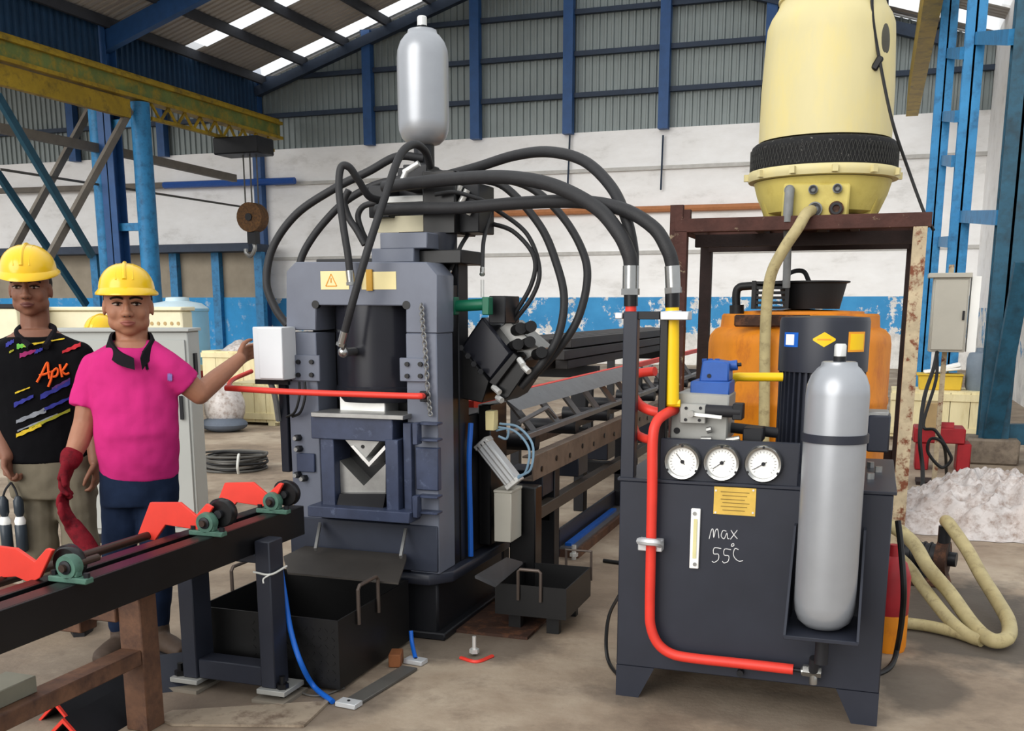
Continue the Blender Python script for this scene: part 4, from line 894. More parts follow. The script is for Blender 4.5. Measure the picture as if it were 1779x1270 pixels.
tag(MB().tube([(-1.45, 5.9, 0.012), (-1.2, 5.85, 0.012), (-0.9, 5.8, 0.012), (-0.6, 5.9, 0.012)], 0.012, 8).build('floor_cable', 'cable_black'), 'black cable crossing the floor behind the power unit leg', 'cable')
# bundle of long black steel bars on trestles
yb0 = 8.0
zt0 = PY(960, 645, yb0).z; xb0 = -3.05
for i in range(5):
    for j in range(3):
        x = xb0 + 0.03 + i * 0.135 + 0.03 * (j % 2); z = zt0 + j * 0.085
        o = MB().prism([(x, yb0 + 0.1 * ((i * 7 + j * 3) % 5), z), (x + 0.11, yb0 + 0.1 * ((i * 7 + j * 3) % 5), z), (x + 0.11, yb0 + 0.1 * ((i * 7 + j * 3) % 5), z + 0.075), (x, yb0 + 0.1 * ((i * 7 + j * 3) % 5), z + 0.075)], (0, 5.6, 0)).build('steel_bar', M('bar_black', (44, 42, 42), 0.5, 0.3, 0.2, 3), bevel=0.004)
        tag(o, '%s black steel bar in the %s layer of the long bundle' % (('leftmost', 'second from left', 'middle', 'second from right', 'rightmost')[i], ('bottom', 'middle', 'top')[j]), 'bar', 'bundle of black steel bars')
for y in (8.8, 12.4):
    xa, xb = xb0, xb0 + 0.75
    t = thing('trestle', 'dark trestle under the near end of the black bars' if y < 10 else 'dark trestle under the far end of the black bars', 'trestle', ((xa + xb) / 2, y, 0))
    MB().box(xa - 0.05, xb + 0.05, y, y + 0.1, zt0 - 0.1, zt0).build('top_beam', 'dark_steel', t)
    for x in (xa, xb - 0.08): MB().box(x, x + 0.08, y + 0.01, y + 0.09, 0, zt0 - 0.1).build('leg', 'dark_steel', t)
# ================================================================== HYDRAULIC POWER UNIT
YU = 3.8
pu = thing('hydraulic_power_unit', 'dark navy hydraulic power unit with three gauges and a red pipe', 'power unit', (-0.38, 4.2, 0))
xt0, xt1 = PY(1076, 900, YU).x, PY(1550, 900, YU).x
ztk = PY(1320, 848, YU).z; zlo = PY(1300, 1180, YU).z; YT = 4.62
MB().box(xt0, xt1, YU, YT, zlo, ztk).build('tank', 'navy', pu, bevel=0.004)
MB().box(xt0 - 0.01, xt1 + 0.01, YU - 0.004, YT + 0.02, ztk, ztk + 0.012).build('tank_lid', 'navy', pu, bevel=0.002)
for ya_ in (YU, YT - 0.012):
    for s, x in ((1, xt0), (-1, xt1)):
        MB().prism([(x, ya_, 0), (x + s * 0.09, ya_, 0), (x + s * 0.15, ya_, zlo), (x, ya_, zlo)], (0, 0.012, 0)).build('leg', 'navy', pu)
for x in (xt0, xt1 - 0.012): MB().box(x, x + 0.012, YU + 0.012, YT - 0.012, zlo - 0.03, zlo).build('leg_skirt', 'navy', pu)
# gauge panel
MB().pbox(1147, 766, 1388, 848, YU + 0.02, YU + 0.05).build('gauge_panel', 'navy', pu, bevel=0.003)
def gauge(px, py, ang):
    c = PY(px, py, YU + 0.02); r = 0.068; ax = (0, -1, 0)
    g = MB().lathe([(r * 0.8, 0.0), (r, 0.0), (r, 0.022), (r * 0.93, 0.032), (r * 0.80, 0.03), (r * 0.78, 0.016)], c, ax, 36, close=True).build('gauge', 'chrome', pu); lab(g, 'round pressure gauge with chrome bezel')
    MB().cyl(c, c + Vector((0, -0.017, 0)), r * 0.8, n=32).build('dial', 'label_white', g)
    for k in range(19):
        a = math.radians(225 - 15 * k); d = Vector((math.cos(a), 0, math.sin(a)))
        MB().bar(c + Vector((0, -0.0175, 0)) + d * r * 0.58, c + Vector((0, -0.0175, 0)) + d * r * 0.68, 0.0012, 0.001, (0, 1, 0)).build('tick', 'ink', g)
    a = math.radians(ang); d = Vector((math.cos(a), 0, math.sin(a)))
    MB().bar(c + Vector((0, -0.02, 0)) - d * r * 0.2, c + Vector((0, -0.02, 0)) + d * r * 0.58, 0.0022, 0.0012, (0, 1, 0)).build('needle', 'ink', g)
    MB().cyl(c + Vector((0, -0.017, 0)), c + Vector((0, -0.023, 0)), 0.007, n=10).build('needle_hub', 'ink', g)
    for k in range(3):
        b = math.radians(90 + 120 * k); q = c + Vector((math.cos(b), 0, math.sin(b))) * r * 0.9
        MB().cyl(q + Vector((0, -0.028, 0)), q + Vector((0, -0.034, 0)), 0.005, n=8).build('bezel_screw', 'dark_steel', g)
for a, b, n in ((1187, 801, 128), (1255, 803, 216), (1327, 805, 212)): gauge(a, b, n)
# brass plate, level gauge, chalk marks
bpq = MB().pbox(1240, 847, 1313, 895, YU - 0.0035, YU - 0.0005).build('brass_plate', 'brass', pu); lab(bpq, 'engraved brass rating plate')
for k in range(6):
    yy = 855 + k * 6.3; MB().pbox(1252 + (k % 2) * 3, yy, 1302 - (k % 3) * 4, yy + 1.2, YU - 0.0045, YU - 0.0035).build('engraved_line', M('engrave', (120, 96, 40), 0.6), bpq)
for a, b in ((1244, 852), (1309, 852), (1243, 890), (1308, 891)): q = PY(a, b, YU - 0.0035); MB().cyl(q, q + Vector((0, -0.003, 0)), 0.004, n=8).build('rivet', 'bright_steel', bpq)
lg = MB().pbox(1199, 884, 1215, 988, YU - 0.014, YU - 0.0005).build('level_gauge', 'label_white', pu, bevel=0.002); lab(lg, 'white oil level gauge with sight tube')
MB().pbox(1204, 902, 1210, 970, YU - 0.019, YU - 0.014).build('sight_tube', M('sight_oil', (206, 200, 150), 0.15), lg)
for b in (892, 980): q = PY(1207, b, YU - 0.014); MB().cyl(q, q + Vector((0, -0.006, 0)), 0.007, n=8).build('gauge_screw', 'steel', lg)
def chalk(pts):
    MB().tube([PY(a, b, YU - 0.0012) for a, b in pts], 0.0016, 5, 4).build('chalk_stroke', 'chalk', pu)
# handwritten "max 55 C"
for s in ([(1232, 936), (1236, 921), (1239, 920), (1240, 934), (1243, 922), (1247, 920), (1249, 935)], [(1262, 923), (1256, 922), (1253, 931), (1258, 936), (1263, 926), (1264, 935), (1267, 936)],
          [(1270, 921), (1275, 929), (1281, 936)], [(1281, 921), (1275, 929), (1269, 937)],
          [(1253, 953), (1241, 952), (1240, 962), (1248, 963), (1248, 972), (1241, 977), (1237, 975)], [(1270, 955), (1259, 954), (1258, 964), (1266, 966), (1265, 975), (1258, 978), (1255, 975)],
          [(1271, 946), (1274, 944), (1275, 948), (1271, 949), (1271, 946)], [(1283, 955), (1277, 953), (1274, 962), (1277, 970), (1284, 975), (1291, 974)]): chalk(s)
# upright frame at the left with its two supply pipes
fr = MB().pbox(1080, 541, 1104, 846, YU + 0.02, YU + 0.07).build('upright_post', 'navy', pu, bevel=0.003)
MB().pbox(1143, 541, 1157, 846, YU + 0.03, YU + 0.08).build('upright_post', 'black_paint', pu, bevel=0.003)
MB().pbox(1104, 541, 1146, 555, YU + 0.03, YU + 0.07).build('upright_cross_bar', 'dark_steel', pu, bevel=0.002)
cl = MB().pbox(1147, 541, 1196, 556, YU - 0.0, YU + 0.08).build('pipe_clamp', 'alu', pu, bevel=0.003)
MB().pbox(1068, 543, 1081, 554, YU + 0.02, YU + 0.06).build('pipe_clamp', 'alu', pu, bevel=0.003)
q0, q1 = PY(1096, 495, YU + 0.06), PY(1095, 545, YU + 0.06)
MB().cyl(PY(1096, 500, YU + 0.06), PY(1096, 532, YU + 0.06), 0.026, n=16).build('pipe_union', 'black_paint', pu)
MB().cyl(PY(1096, 530, YU + 0.06), PY(1096, 546, YU + 0.06), 0.021, n=16).build('red_stub', 'red_paint', pu)
MB().cyl(PY(1168, 502, YU + 0.06), PY(1168, 534, YU + 0.06), 0.027, n=16).build('pipe_union', 'black_paint', pu)
MB().cyl(PY(1168, 532, YU + 0.06), PY(1168, 702, YU + 0.06), 0.025, n=18).build('yellow_pipe', 'yellow_pipe', pu)
MB().cyl(PY(1168, 540, YU + 0.06), PY(1168, 552, YU + 0.06), 0.034, n=18).build('clamp_ring', 'alu', pu)
MB().cyl(PY(1158, 701, YU + 0.06), PY(1182, 701, YU + 0.06), 0.014, n=8).build('pipe_flange', 'yellow_pipe', pu)
# red pressure line
MB().tube([PY(1172, 712, YU + 0.10), PY(1158, 718, YU + 0.02), PY(1141, 733, YU - 0.03), PY(1134, 765, YU - 0.05), PY(1133, 850, YU - 0.05), PY(1131, 950, YU - 0.05), PY(1129, 1055, YU - 0.05), PY(1131, 1090, YU - 0.05), PY(1143, 1118, YU - 0.05), PY(1165, 1135, YU - 0.05), PY(1200, 1143, YU - 0.05), PY(1290, 1153, YU - 0.05), PY(1378, 1163, YU - 0.05)], 0.0195, 14, 6).build('red_pressure_line', 'red_paint', pu)
pc = MB().pbox(1108, 938, 1150, 958, YU - 0.045, YU - 0.0).build('pipe_clamp', 'alu', pu, bevel=0.003)
MB().tube([PY(1111, 940, YU - 0.05), PY(1120, 941, YU - 0.085), PY(1130, 942, YU - 0.09), PY(1140, 943, YU - 0.085), PY(1147, 946, YU - 0.05)], 0.014, 8).build('clamp_saddle', 'alu', pc)
MB().tube([PY(1100, 688, YU + 0.12), PY(1112, 704, YU + 0.1), PY(1130, 713, YU + 0.08), PY(1146, 717, YU + 0.08)], 0.019, 12).build('red_elbow', 'red_paint', pu)
MB().tube([PY(1100, 740, YU + 0.14), PY(1106, 754, YU + 0.1), PY(1118, 761, YU + 0.08), PY(1130, 764, YU + 0.06)], 0.017, 12).build('red_elbow', 'red_paint', pu)
MB().tube([PY(1098, 655, YU + 0.3), PY(1112, 648, YU + 0.25), PY(1138, 645, YU + 0.22)], 0.018, 12).build('red_elbow', 'red_paint', pu)
MB().cyl(PY(1146, 716, YU + 0.08), PY(1156, 721, YU + 0.1), 0.022, n=12).build('pipe_union', 'black_paint', pu)
MB().cyl(PY(1378, 1163, YU - 0.05), PY(1392, 1165, YU - 0.05), 0.008, n=10).build('line_nipple', 'dark_steel', pu)
MB().tube([PY(1392, 1166, YU - 0.05), PY(1410, 1166, YU - 0.05), PY(1413, 1170, YU - 0.05), PY(1413, 1188, YU - 0.05)], 0.016, 10, smooth=False).build('chrome_elbow', 'chrome', pu)
q = PY(1412, 1166, YU - 0.05); MB().cyl(q + Vector((-0.035, 0, 0)), q + Vector((0.03, 0, 0)), 0.022, n=6).build('elbow_nut', 'chrome', pu)
q = PY(1287, 1166, YU); MB().cyl(q, q + Vector((0, -0.03, 0)), 0.013, n=8).build('drain_plug', 'dark_steel', pu)
# grey manifold with blue relief valve
y0m = YU + 0.10
MB().pprism([(1166, 700), (1178, 681), (1267, 686), (1263, 768), (1163, 766)], y0m, y0m + 0.2).build('manifold', 'grey_block', pu, bevel=0.006)
mp = MB().pbox(1181, 702, 1226, 736, y0m - 0.04, y0m).build('control_plate', 'grey_block', pu, bevel=0.003)
for a, b in ((1192, 709), (1217, 709), (1191, 729), (1215, 730)): q = PY(a, b, y0m - 0.04); MB().cyl(q, q + Vector((0, -0.004, 0)), 0.006, n=8).build('plate_screw', 'ink', mp)
MB().bar(PY(1200, 719, y0m - 0.055), PY(1254, 725, y0m - 0.06), 0.012, 0.012).build('lever', 'bright_steel', mp)
q = PY(1202, 718, y0m - 0.04); MB().cyl(q, q + Vector((0, -0.03, 0)), 0.012, n=12).build('lever_hub', 'chrome', mp)
MB().cyl(PY(1226, 713, y0m - 0.03), PY(1287, 716, y0m - 0.03), 0.022, n=14).build('pump_valve', 'ink', pu)
MB().pbox(1272, 702, 1290, 730, y0m - 0.05, y0m + 0.02).build('valve_end', 'dark_steel', pu, bevel=0.003)
q = PY(1176, 748, y0m); MB().cyl(q, q + Vector((0, -0.004, 0)), 0.012, n=12).build('port_plug', 'ink', pu)
for a, b, c, d in ((1228, 748, 1236, 746), (1218, 764, 1236, 764), (1262, 766, 1285, 762)): MB().cyl(PY(a, b, y0m - 0.03), PY(c, d, y0m - 0.03), 0.012, n=8).build('fitting', 'steel', pu)
bv = MB().pbox(1199, 663, 1267, 686, y0m + 0.01, y0m + 0.17).build('relief_valve', 'blue_valve', pu, bevel=0.004); lab(bv, 'blue relief valve block')
MB().pprism([(1214, 664), (1220, 628), (1240, 626), (1266, 630), (1266, 664)], y0m + 0.03, y0m + 0.15).build('valve_body', 'blue_valve', bv, bevel=0.006)
MB().cyl(PY(1256, 637, y0m + 0.09), PY(1281, 634, y0m + 0.09), 0.019, n=12).build('valve_spool', 'blue_valve', bv)
MB().cyl(PY(1280, 634, y0m + 0.09), PY(1288, 633, y0m + 0.09), 0.007, n=8).build('adjust_screw', 'ink', bv)
for a in (1224, 1234, 1246): MB().cyl(PY(a, 630, y0m + 0.09), PY(a, 623, y0m + 0.09), 0.010, n=6).build('cap_screw', 'blue_valve', bv)
q = PY(1232, 653, y0m + 0.03); MB().cyl(q, q + Vector((0, -0.004, 0)), 0.008, n=8).build('valve_hole', 'ink', bv)
MB().tube([PY(1268, 668, y0m + 0.2), PY(1276, 656, y0m + 0.2), PY(1300, 655, y0m + 0.2), PY(1360, 655, y0m + 0.22)], 0.017, 12).build('yellow_pipe', 'yellow_pipe', pu)
MB().cyl(PY(1262, 742, y0m + 0.1), PY(1350, 752, y0m + 0.15), 0.02, n=12).build('suction_pipe', 'ink', pu)
MB().pbox(1290, 744, 1325, 768, y0m + 0.02, y0m + 0.12).build('filter_block', 'dark_steel', pu, bevel=0.004)
# motor
ym = 4.28; mc = PY(1431, 600, ym); mr = (PY(1510, 600, ym) - PY(1353, 600, ym)).length / 2
zc0_, zc1_ = PY(1431, 644, ym).z, PY(1431, 551, ym).z
mo = MB().lathe([(mr * 0.86, ztk + 0.012), (mr * 0.86, zc0_ + 0.02)], (mc.x, ym, 0), n=36).build('motor_body', 'navy', pu); lab(mo, 'vertical electric motor')
for k in range(40):
    a = 2 * math.pi * k / 40; d = Vector((math.cos(a), math.sin(a), 0)); p = Vector((mc.x, ym, 0)) + d * mr * 0.9
    MB().obox((p.x, p.y, (ztk + 0.07 + zc0_) / 2), mr * 0.07, 0.004, (zc0_ - ztk - 0.07) / 2, Matrix.Rotation(a, 3, 'Z')).build('cooling_fin', 'navy', mo)
MB().lathe([(mr, ztk + 0.012), (mr, ztk + 0.05)], (mc.x, ym, 0), n=36).build('motor_flange', 'navy', mo)
fc = MB().lathe([(mr * 0.97, zc0_), (mr, zc0_), (mr, zc1_ - 0.015), (mr * 0.97, zc1_), (mr * 0.3, zc1_ + 0.006)], (mc.x, ym, 0), n=48).build('fan_cover', 'navy', mo)
yl_ = ym
def sticker(px, py, w, h, mat, par, name):
    """small curved label on the fan cover"""
    d = ray(px, py); o = EYE - Vector((mc.x, ym, 0)); A = d.x ** 2 + d.y ** 2; B = 2 * (o.x * d.x + o.y * d.y); C = o.x ** 2 + o.y ** 2 - (mr + 0.0015) ** 2
    q = EYE + d * ((-B - math.sqrt(B * B - 4 * A * C)) / (2 * A)); a0 = math.atan2(q.y - ym, q.x - mc.x); vs = []; fs = []
    R_ = mr + 0.0012 + (0.0006 if par is not fc else 0)
    for k in range(7):
        a = a0 + (k / 6 - 0.5) * w / mr; hh = h
        for r_ in (R_, R_ - 0.001):
            if name == 'arrow_sticker': hh = h * (1 - abs(k / 6 - 0.5) * 1.9) + 0.004
            vs += [(mc.x + r_ * math.cos(a), ym + r_ * math.sin(a), q.z - hh / 2), (mc.x + r_ * math.cos(a), ym + r_ * math.sin(a), q.z + hh / 2)]
    for k in range(6): b = 4 * k; fs += [(b, b + 4, b + 5, b + 1), (b + 2, b + 3, b + 7, b + 6), (b + 1, b + 5, b + 7, b + 3), (b, b + 2, b + 6, b + 4)]
    fs += [(0, 1, 3, 2), (24, 26, 27, 25)]
    return MB().add(vs, fs).build(name, mat, par)
s_ = sticker(1373, 590, 0.075, 0.055, 'blue_hose', fc, 'blue_sticker'); sticker(1372, 590, 0.045, 0.04, 'label_white', s_, 'sticker_print')
s_ = sticker(1432, 590, 0.082, 0.052, 'yellow_pipe', fc, 'arrow_sticker'); sticker(1432, 590, 0.05, 0.006, 'label_orange', s_, 'arrow_print')
s_ = sticker(1490, 594, 0.085, 0.075, 'label_orange', fc, 'warning_sticker'); sticker(1490, 594, 0.068, 0.06, 'yellow_pipe', s_, 'sticker_print')
MB().pbox(1507, 722, 1546, 786, ym - 0.1, ym + 0.06).build('terminal_box', 'navy', mo, bevel=0.006)
MB().pbox(1508, 716, 1544, 724, ym - 0.08, ym + 0.05).build('terminal_lid', 'steel', mo, bevel=0.003)
# filler caps and bolts on the lid at the right
for a, b in ((1512, 812), (1512, 832), (1526, 820)): q = PZ(a, b, ztk + 0.012); MB().cyl(q, q + Vector((0, 0, 0.022)), 0.014, n=8).build('lid_bolt', 'steel', pu)
# bracket for the second accumulator
yb2 = 3.62
bl, brr = PY(1374, 1050, yb2).x, PY(1490, 1050, yb2).x; bzz = PY(1428, 1098, yb2 - 0.05).z
bk = MB().box(bl - 0.012, brr + 0.012, yb2 - 0.13, YU, bzz - 0.014, bzz).build('bottle_shelf', 'navy', pu, bevel=0.002)
zg = PY(1375, 985, yb2).z
for x in (bl - 0.012, brr + 0.004): MB().prism([(x, yb2 - 0.13, bzz), (x, YU, bzz), (x, YU, zg + 0.12), (x, YU - 0.05, zg + 0.12)], (0.008, 0, 0)).build('shelf_gusset', 'navy', bk)
ac_x = (bl + brr) / 2; ar2 = (PY(1503, 800, yb2) - PY(1392, 800, yb2)).length / 2
accumulator('silver gas accumulator bottle strapped to the power unit', PY(1448, 800, yb2).x, yb2, bzz + 0.002, PY(1455, 628, yb2).z, ar2, PY(1455, 597, yb2).z, GA, PY(1447, 759, yb2).z)
MB().cyl((PY(1428, 1110, yb2).x, yb2 + 0.06, bzz - 0.014), (PY(1428, 1110, yb2).x, yb2 + 0.06, PY(1420, 1152, yb2 + 0.06).z), 0.024, n=14).build('shutoff_valve', 'ink', pu)
MB().cyl((PY(1413, 1150, yb2).x, yb2 + 0.1, PY(1420, 1150, yb2 + 0.06).z), PY(1413, 1166, YU - 0.06), 0.018, n=12).build('valve_tail', 'ink', pu)
# cable down the right side
tag(MB().tube([PY(1560, 905, 4.3), PY(1566, 960, 4.25), PY(1570, 1040, 4.2), PZ(1560, 1120, 0.08), PZ(1545, 1160, 0.012), PZ(1500, 1180, 0.012)], 0.012, 8).build('side_cable', 'cable_black'), 'black cable hanging down the right side of the power unit', 'cable')
tag(MB().tube([PZ(1075, 1035, 0.2), PZ(1058, 1070, 0.16), PZ(1053, 1120, 0.08), PZ(1060, 1155, 0.012), PZ(1085, 1185, 0.012)], 0.008, 8).build('side_cable', 'cable_black'), 'thin black cable looping out left of the power unit leg', 'cable')
# coloured drum behind the unit
q = PZ(1553, 1130); t = thing('gas_bottle', 'small red and yellow bottle standing behind the power unit', 'bottle', (q.x + 0.05, 4.75, 0))
bxc = (PY(1546, 1050, 4.75).x, 4.75, 0)
MB().lathe([(0.075, 0.0), (0.08, 0.02), (0.08, 0.16), (0.079, 0.17)], bxc, n=24).build('lower_band', 'orange_tank', t)
MB().lathe([(0.079, 0.17), (0.08, 0.18), (0.08, 0.34), (0.06, 0.40), (0.025, 0.43), (0.02, 0.48)], bxc, n=24).build('upper_body', 'red_dark', t)

# ================================================================== RUSTY RACK WITH COOLING TOWER
YR0, YR1 = 6.5, 7.38
xr0_, xr1_ = PY(1184, 415, YR0).x, PY(1604, 415, YR0).x; zrk = PY(1400, 398, YR0).z
rk = thing('pipe_rack', 'rusty steel rack carrying the cooling tower', 'rack', ((xr0_ + xr1_) / 2, (YR0 + YR1) / 2, 0))
w = 0.075
for x, y, mt in ((xr0_, YR0, 'rust_rack'), (xr1_ - 0.02, YR0, 'rust_pale'), (PY(1222, 600, YR1).x, YR1, 'dark_rack'), (PY(1574, 600, YR1).x, YR1, 'dark_rack')):
    m = MB(); m.box(x - w / 2, x + w / 2, y - w / 2, y - w / 2 + 0.01, 0, zrk); m.box(x - w / 2, x - w / 2 + 0.01, y - w / 2 + 0.01, y + w / 2, 0, zrk); m.box(x + w / 2 - 0.01, x + w / 2, y - w / 2 + 0.01, y + w / 2, 0, zrk); m.build('post', mt, rk)
for y in (YR0, YR1): MB().box(xr0_ - w / 2, xr1_ + w / 2, y - w / 2, y + w / 2, zrk - 0.005, zrk + 0.075).build('top_beam', 'rust_rack', rk, bevel=0.003)
for x in (xr0_, xr1_ - 0.02): MB().box(x - w / 2, x + w / 2, YR0 + w / 2, YR1 - w / 2, zrk, zrk + 0.07).build('side_beam', 'rust_rack', rk, bevel=0.003)
for k in range(4):
    x = xr0_ + 0.42 + k * 0.19; MB().box(x - 0.025, x + 0.025, YR0 + w / 2, YR1 - w / 2, zrk + 0.02, zrk + 0.07).build('deck_bar', 'dark_rack', rk)
for y in (YR0 + 0.2, YR1 - 0.1): MB().box(xr0_ + 0.05, xr1_ - 0.05, y, y + 0.06, zrk - 0.08, zrk - 0.006).build('under_beam', 'dark_rack', rk)
MB().pbox(1163, 356, 1185, 470, YR0 - 0.03, YR0 + 0.02).build('corner_stub', 'rust_rack', rk); MB().pbox(1184, 364, 1199, 400, YR0 - 0.02, YR0 + 0.03).build('corner_stub', 'rust_rack', rk)
MB().box(xr0_, xr1_, YR1 - 0.02, YR1 + 0.02, 0.5, 0.56).build('lower_tie', 'dark_rack', rk)

yt = (YR0 + YR1) / 2; tx = PY(1429, 300, yt).x
def tz(py): return PY(1429, py, yt).z
def tr_(a, b, py): return (PY(b, py, yt) - PY(a, py, yt)).length / 2
ct = thing('cooling_tower', 'cream bottle shaped cooling tower standing on the rusty rack', 'cooling tower', (tx, yt, zrk + 0.075))
zd = zrk + 0.076
R1 = tr_(1314, 1544, 240); R2 = tr_(1328, 1551, 100); Rb = tr_(1299, 1554, 270); Rf = tr_(1290, 1553, 306); Rl = tr_(1335, 1512, 380)
MB().lathe([(R1, tz(248)), (R1 * 0.995, tz(160)), (R2, tz(70)), (R2 * 0.985, tz(50)), (R2 * 0.93, tz(34)), (R2 * 0.84, tz(18)), (R2 * 0.80, tz(5)), (R2 * 0.80, tz(-70)), (R2 * 0.86, tz(-80)), (R2 * 0.86, tz(-90)), (R2 * 0.76, tz(-90)), (R2 * 0.74, tz(-60))], (tx, yt, 0), n=56).build('shell', 'tower_frp', ct)
MB().lathe([(R2 * 0.8 + 0.0, tz(6)), (R2 * 0.8 + 0.012, tz(4)), (R2 * 0.8 + 0.012, tz(0)), (R2 * 0.8, tz(-2))], (tx, yt, 0), n=48, close=True).build('shell_rib', 'tower_frp', ct)
MB().lathe([(0.11, tz(-62)), (0.11, tz(-100)), (0.02, tz(-104))], (tx, yt, 0), n=20).build('fan_motor', 'navy', ct)
for k in range(4): a = math.pi / 4 + k * math.pi / 2; MB().bar((tx, yt, tz(-66)), (tx + math.cos(a) * R2 * 0.78, yt + math.sin(a) * R2 * 0.78, tz(-66)), 0.03, 0.03).build('motor_strut', 'steel', ct)
ms = MB().lathe([(Rb, tz(298)), (Rb * 1.0, tz(290)), (Rb * 0.995, tz(262)), (Rb * 0.985, tz(256)), (Rb * 0.95, tz(252)), (R1 * 0.98, tz(250))], (tx, yt, 0), n=56).build('air_inlet_mesh', M('mesh_black', (24, 24, 25), 0.8, 0, 0.25, 30, rgb2=(120, 118, 112), thr=0.64, soft=0.03), ct); lab(ms, 'black mesh around the air inlet')
wires = MB()                                   # woven wire of the mesh band
for k in range(110):
    for s in (-1, 1):
        a0 = 2 * math.pi * k / 110; zz = [tz(296) + (tz(262) - tz(296)) * q / 3 for q in range(4)]
        P = [(tx + (Rb + 0.003) * math.cos(a0 + s * 0.028 * q), yt + (Rb + 0.003) * math.sin(a0 + s * 0.028 * q), zz[q]) for q in range(4)]
        for q in range(3): wires.bar(P[q], P[q + 1], 0.0022, 0.0022)
wires.build('mesh_wires', M('mesh_wire', (60, 60, 58), 0.7), ms)['kind'] = 'stuff'
MB().lathe([(Rf * 0.9, tz(317)), (Rf * 0.985, tz(316)), (Rf, tz(310)), (Rf, tz(303)), (Rf * 0.98, tz(299)), (Rb * 0.8, tz(298))], (tx, yt, 0), n=56).build('basin_flange', 'tower_frp', ct)
bs = MB().lathe([(Rl, zd + 0.03), (Rl + (Rf * 0.92 - Rl) * 0.35, tz(372)), (Rl + (Rf * 0.92 - Rl) * 0.75, tz(342)), (Rf * 0.91, tz(318)), (Rf * 0.8, tz(316))], (tx, yt, 0), n=48).build('basin', 'tower_basin', ct)
for k in range(8):
    a = math.radians(22.5 + 45 * k); d = Vector((math.cos(a), math.sin(a), 0)); s = Vector((-d.y, d.x, 0)); c = Vector((tx, yt, 0))
    pts = [c + d * Rf * 0.9 + Vector((0, 0, tz(318))), c + d * (Rl + 0.035) + Vector((0, 0, zd)), c + d * (Rl - 0.06) + Vector((0, 0, zd)), c + d * (Rl - 0.05) + Vector((0, 0, zd + 0.06))]
    MB().prism([p - s * 0.04 for p in pts], s * 0.08).build('basin_leg', 'tower_basin', ct, bevel=0.006)
for k in range(12):
    a = 2 * math.pi * k / 12 + 0.2; p = Vector((tx + Rf * math.cos(a), yt + Rf * math.sin(a), tz(308))); MB().obox(p, 0.022, 0.016, 0.02, Matrix.Rotation(a, 3, 'Z')).build('flange_lug', 'tower_frp', ct)
def front(px, py, r):
    d = ray(px, py); o = EYE - Vector((tx, yt, 0)); A = d.x ** 2 + d.y ** 2; B = 2 * (o.x * d.x + o.y * d.y); C = o.x ** 2 + o.y ** 2 - r * r
    return EYE + d * ((-B - math.sqrt(max(0, B * B - 4 * A * C))) / (2 * A))
MB().pprism([(1362, 318), (1478, 318), (1472, 382), (1356, 382)], front(1420, 350, Rf * 0.86).y - 0.02, yt - 0.1).build('port_panel', 'tower_basin', ct, bevel=0.01)
yp_ = front(1420, 350, Rf * 0.86).y - 0.02
for a, b, r, m_ in ((1372, 331, 0.030, 'pipe_grey'), (1413, 330, 0.027, 'pipe_grey'), (1455, 328, 0.027, 'pipe_grey'), (1416, 364, 0.042, 'pipe_grey'), (1453, 363, 0.042, 'rust'), (1370, 382, 0.03, 'rust')):
    q = PY(a, b, yp_); p_ = MB().cyl(q + Vector((0, 0.02, 0)), q + Vector((0, -0.03, 0)), r, n=20).build('port', m_, ct)
    MB().lathe([(r * 0.5, 0.0), (r * 0.8, 0.0), (r * 0.8, 0.012), (r * 0.5, 0.012)], q + Vector((0, -0.03, 0)), (0, -1, 0), 18, close=True).build('port_ring', 'dark_steel', p_)
q = PY(1372, 331, yp_ - 0.04)
MB().tube([q + Vector((0, 0.02, 0)), q, q + Vector((0, -0.012, -0.03)), PY(1370, 355, yp_ - 0.05), PY(1368, 386, yp_ - 0.05)], 0.028, 12).build('down_pipe', 'pipe_grey', ct)
# oval inspection cover at the upper right of the shell, with the black cable and its weight
q = front(1537, 77, R2 * 0.99); a = math.atan2(q.y - yt, q.x - tx)
MB().ball(q, (0.012, 0.05, 0.115), 20, 12, Matrix.Rotation(a, 3, 'Z')).build('inspection_cover', M('cover_grey', (70, 68, 58), 0.6), ct)
cq = front(1524, 112, R2) + Vector((0, -0.03, 0))
tag(MB().tube([front(1515, -20, R2 * 0.84) + Vector((0, -0.03, 0.0)), front(1516, 30, R2 * 0.92) + Vector((0, -0.03, 0)), front(1526, 95, R2) + Vector((0, -0.03, 0)), PY(1550, 210, yt - 0.35), PY(1580, 300, yt - 0.3), PY(1606, 370, yt - 0.35), PY(1622, 400, yt - 0.42)], 0.009, 8).build('power_cable', 'cable_black'), 'black cable hanging from the cooling tower to the rack', 'cable')
tag(MB().obox(cq, 0.02, 0.02, 0.04, Matrix.Rotation(0.5, 3, 'Y')).build('cable_plug', 'cable_black', bevel=0.008), 'small black plug hanging against the cooling tower shell', 'plug')
tag(MB().tube([PY(1410, 366, yp_ - 0.03), PY(1400, 372, yp_ - 0.12), PY(1386, 396, YR0 - 0.16), PY(1362, 432, YR0 - 0.16), PY(1340, 476, YR0 - 0.14), PY(1332, 530, YR0 - 0.12), PY(1329, 600, YR0 - 0.12), PY(1328, 690, YR0 - 0.12), PY(1327, 800, YR0 - 0.12), PY(1330, 900, YR0 - 0.1)], 0.033, 12, 7).build('water_hose', 'hose_beige'), 'beige water hose dropping from the cooling tower port', 'hose', 'beige water hoses')
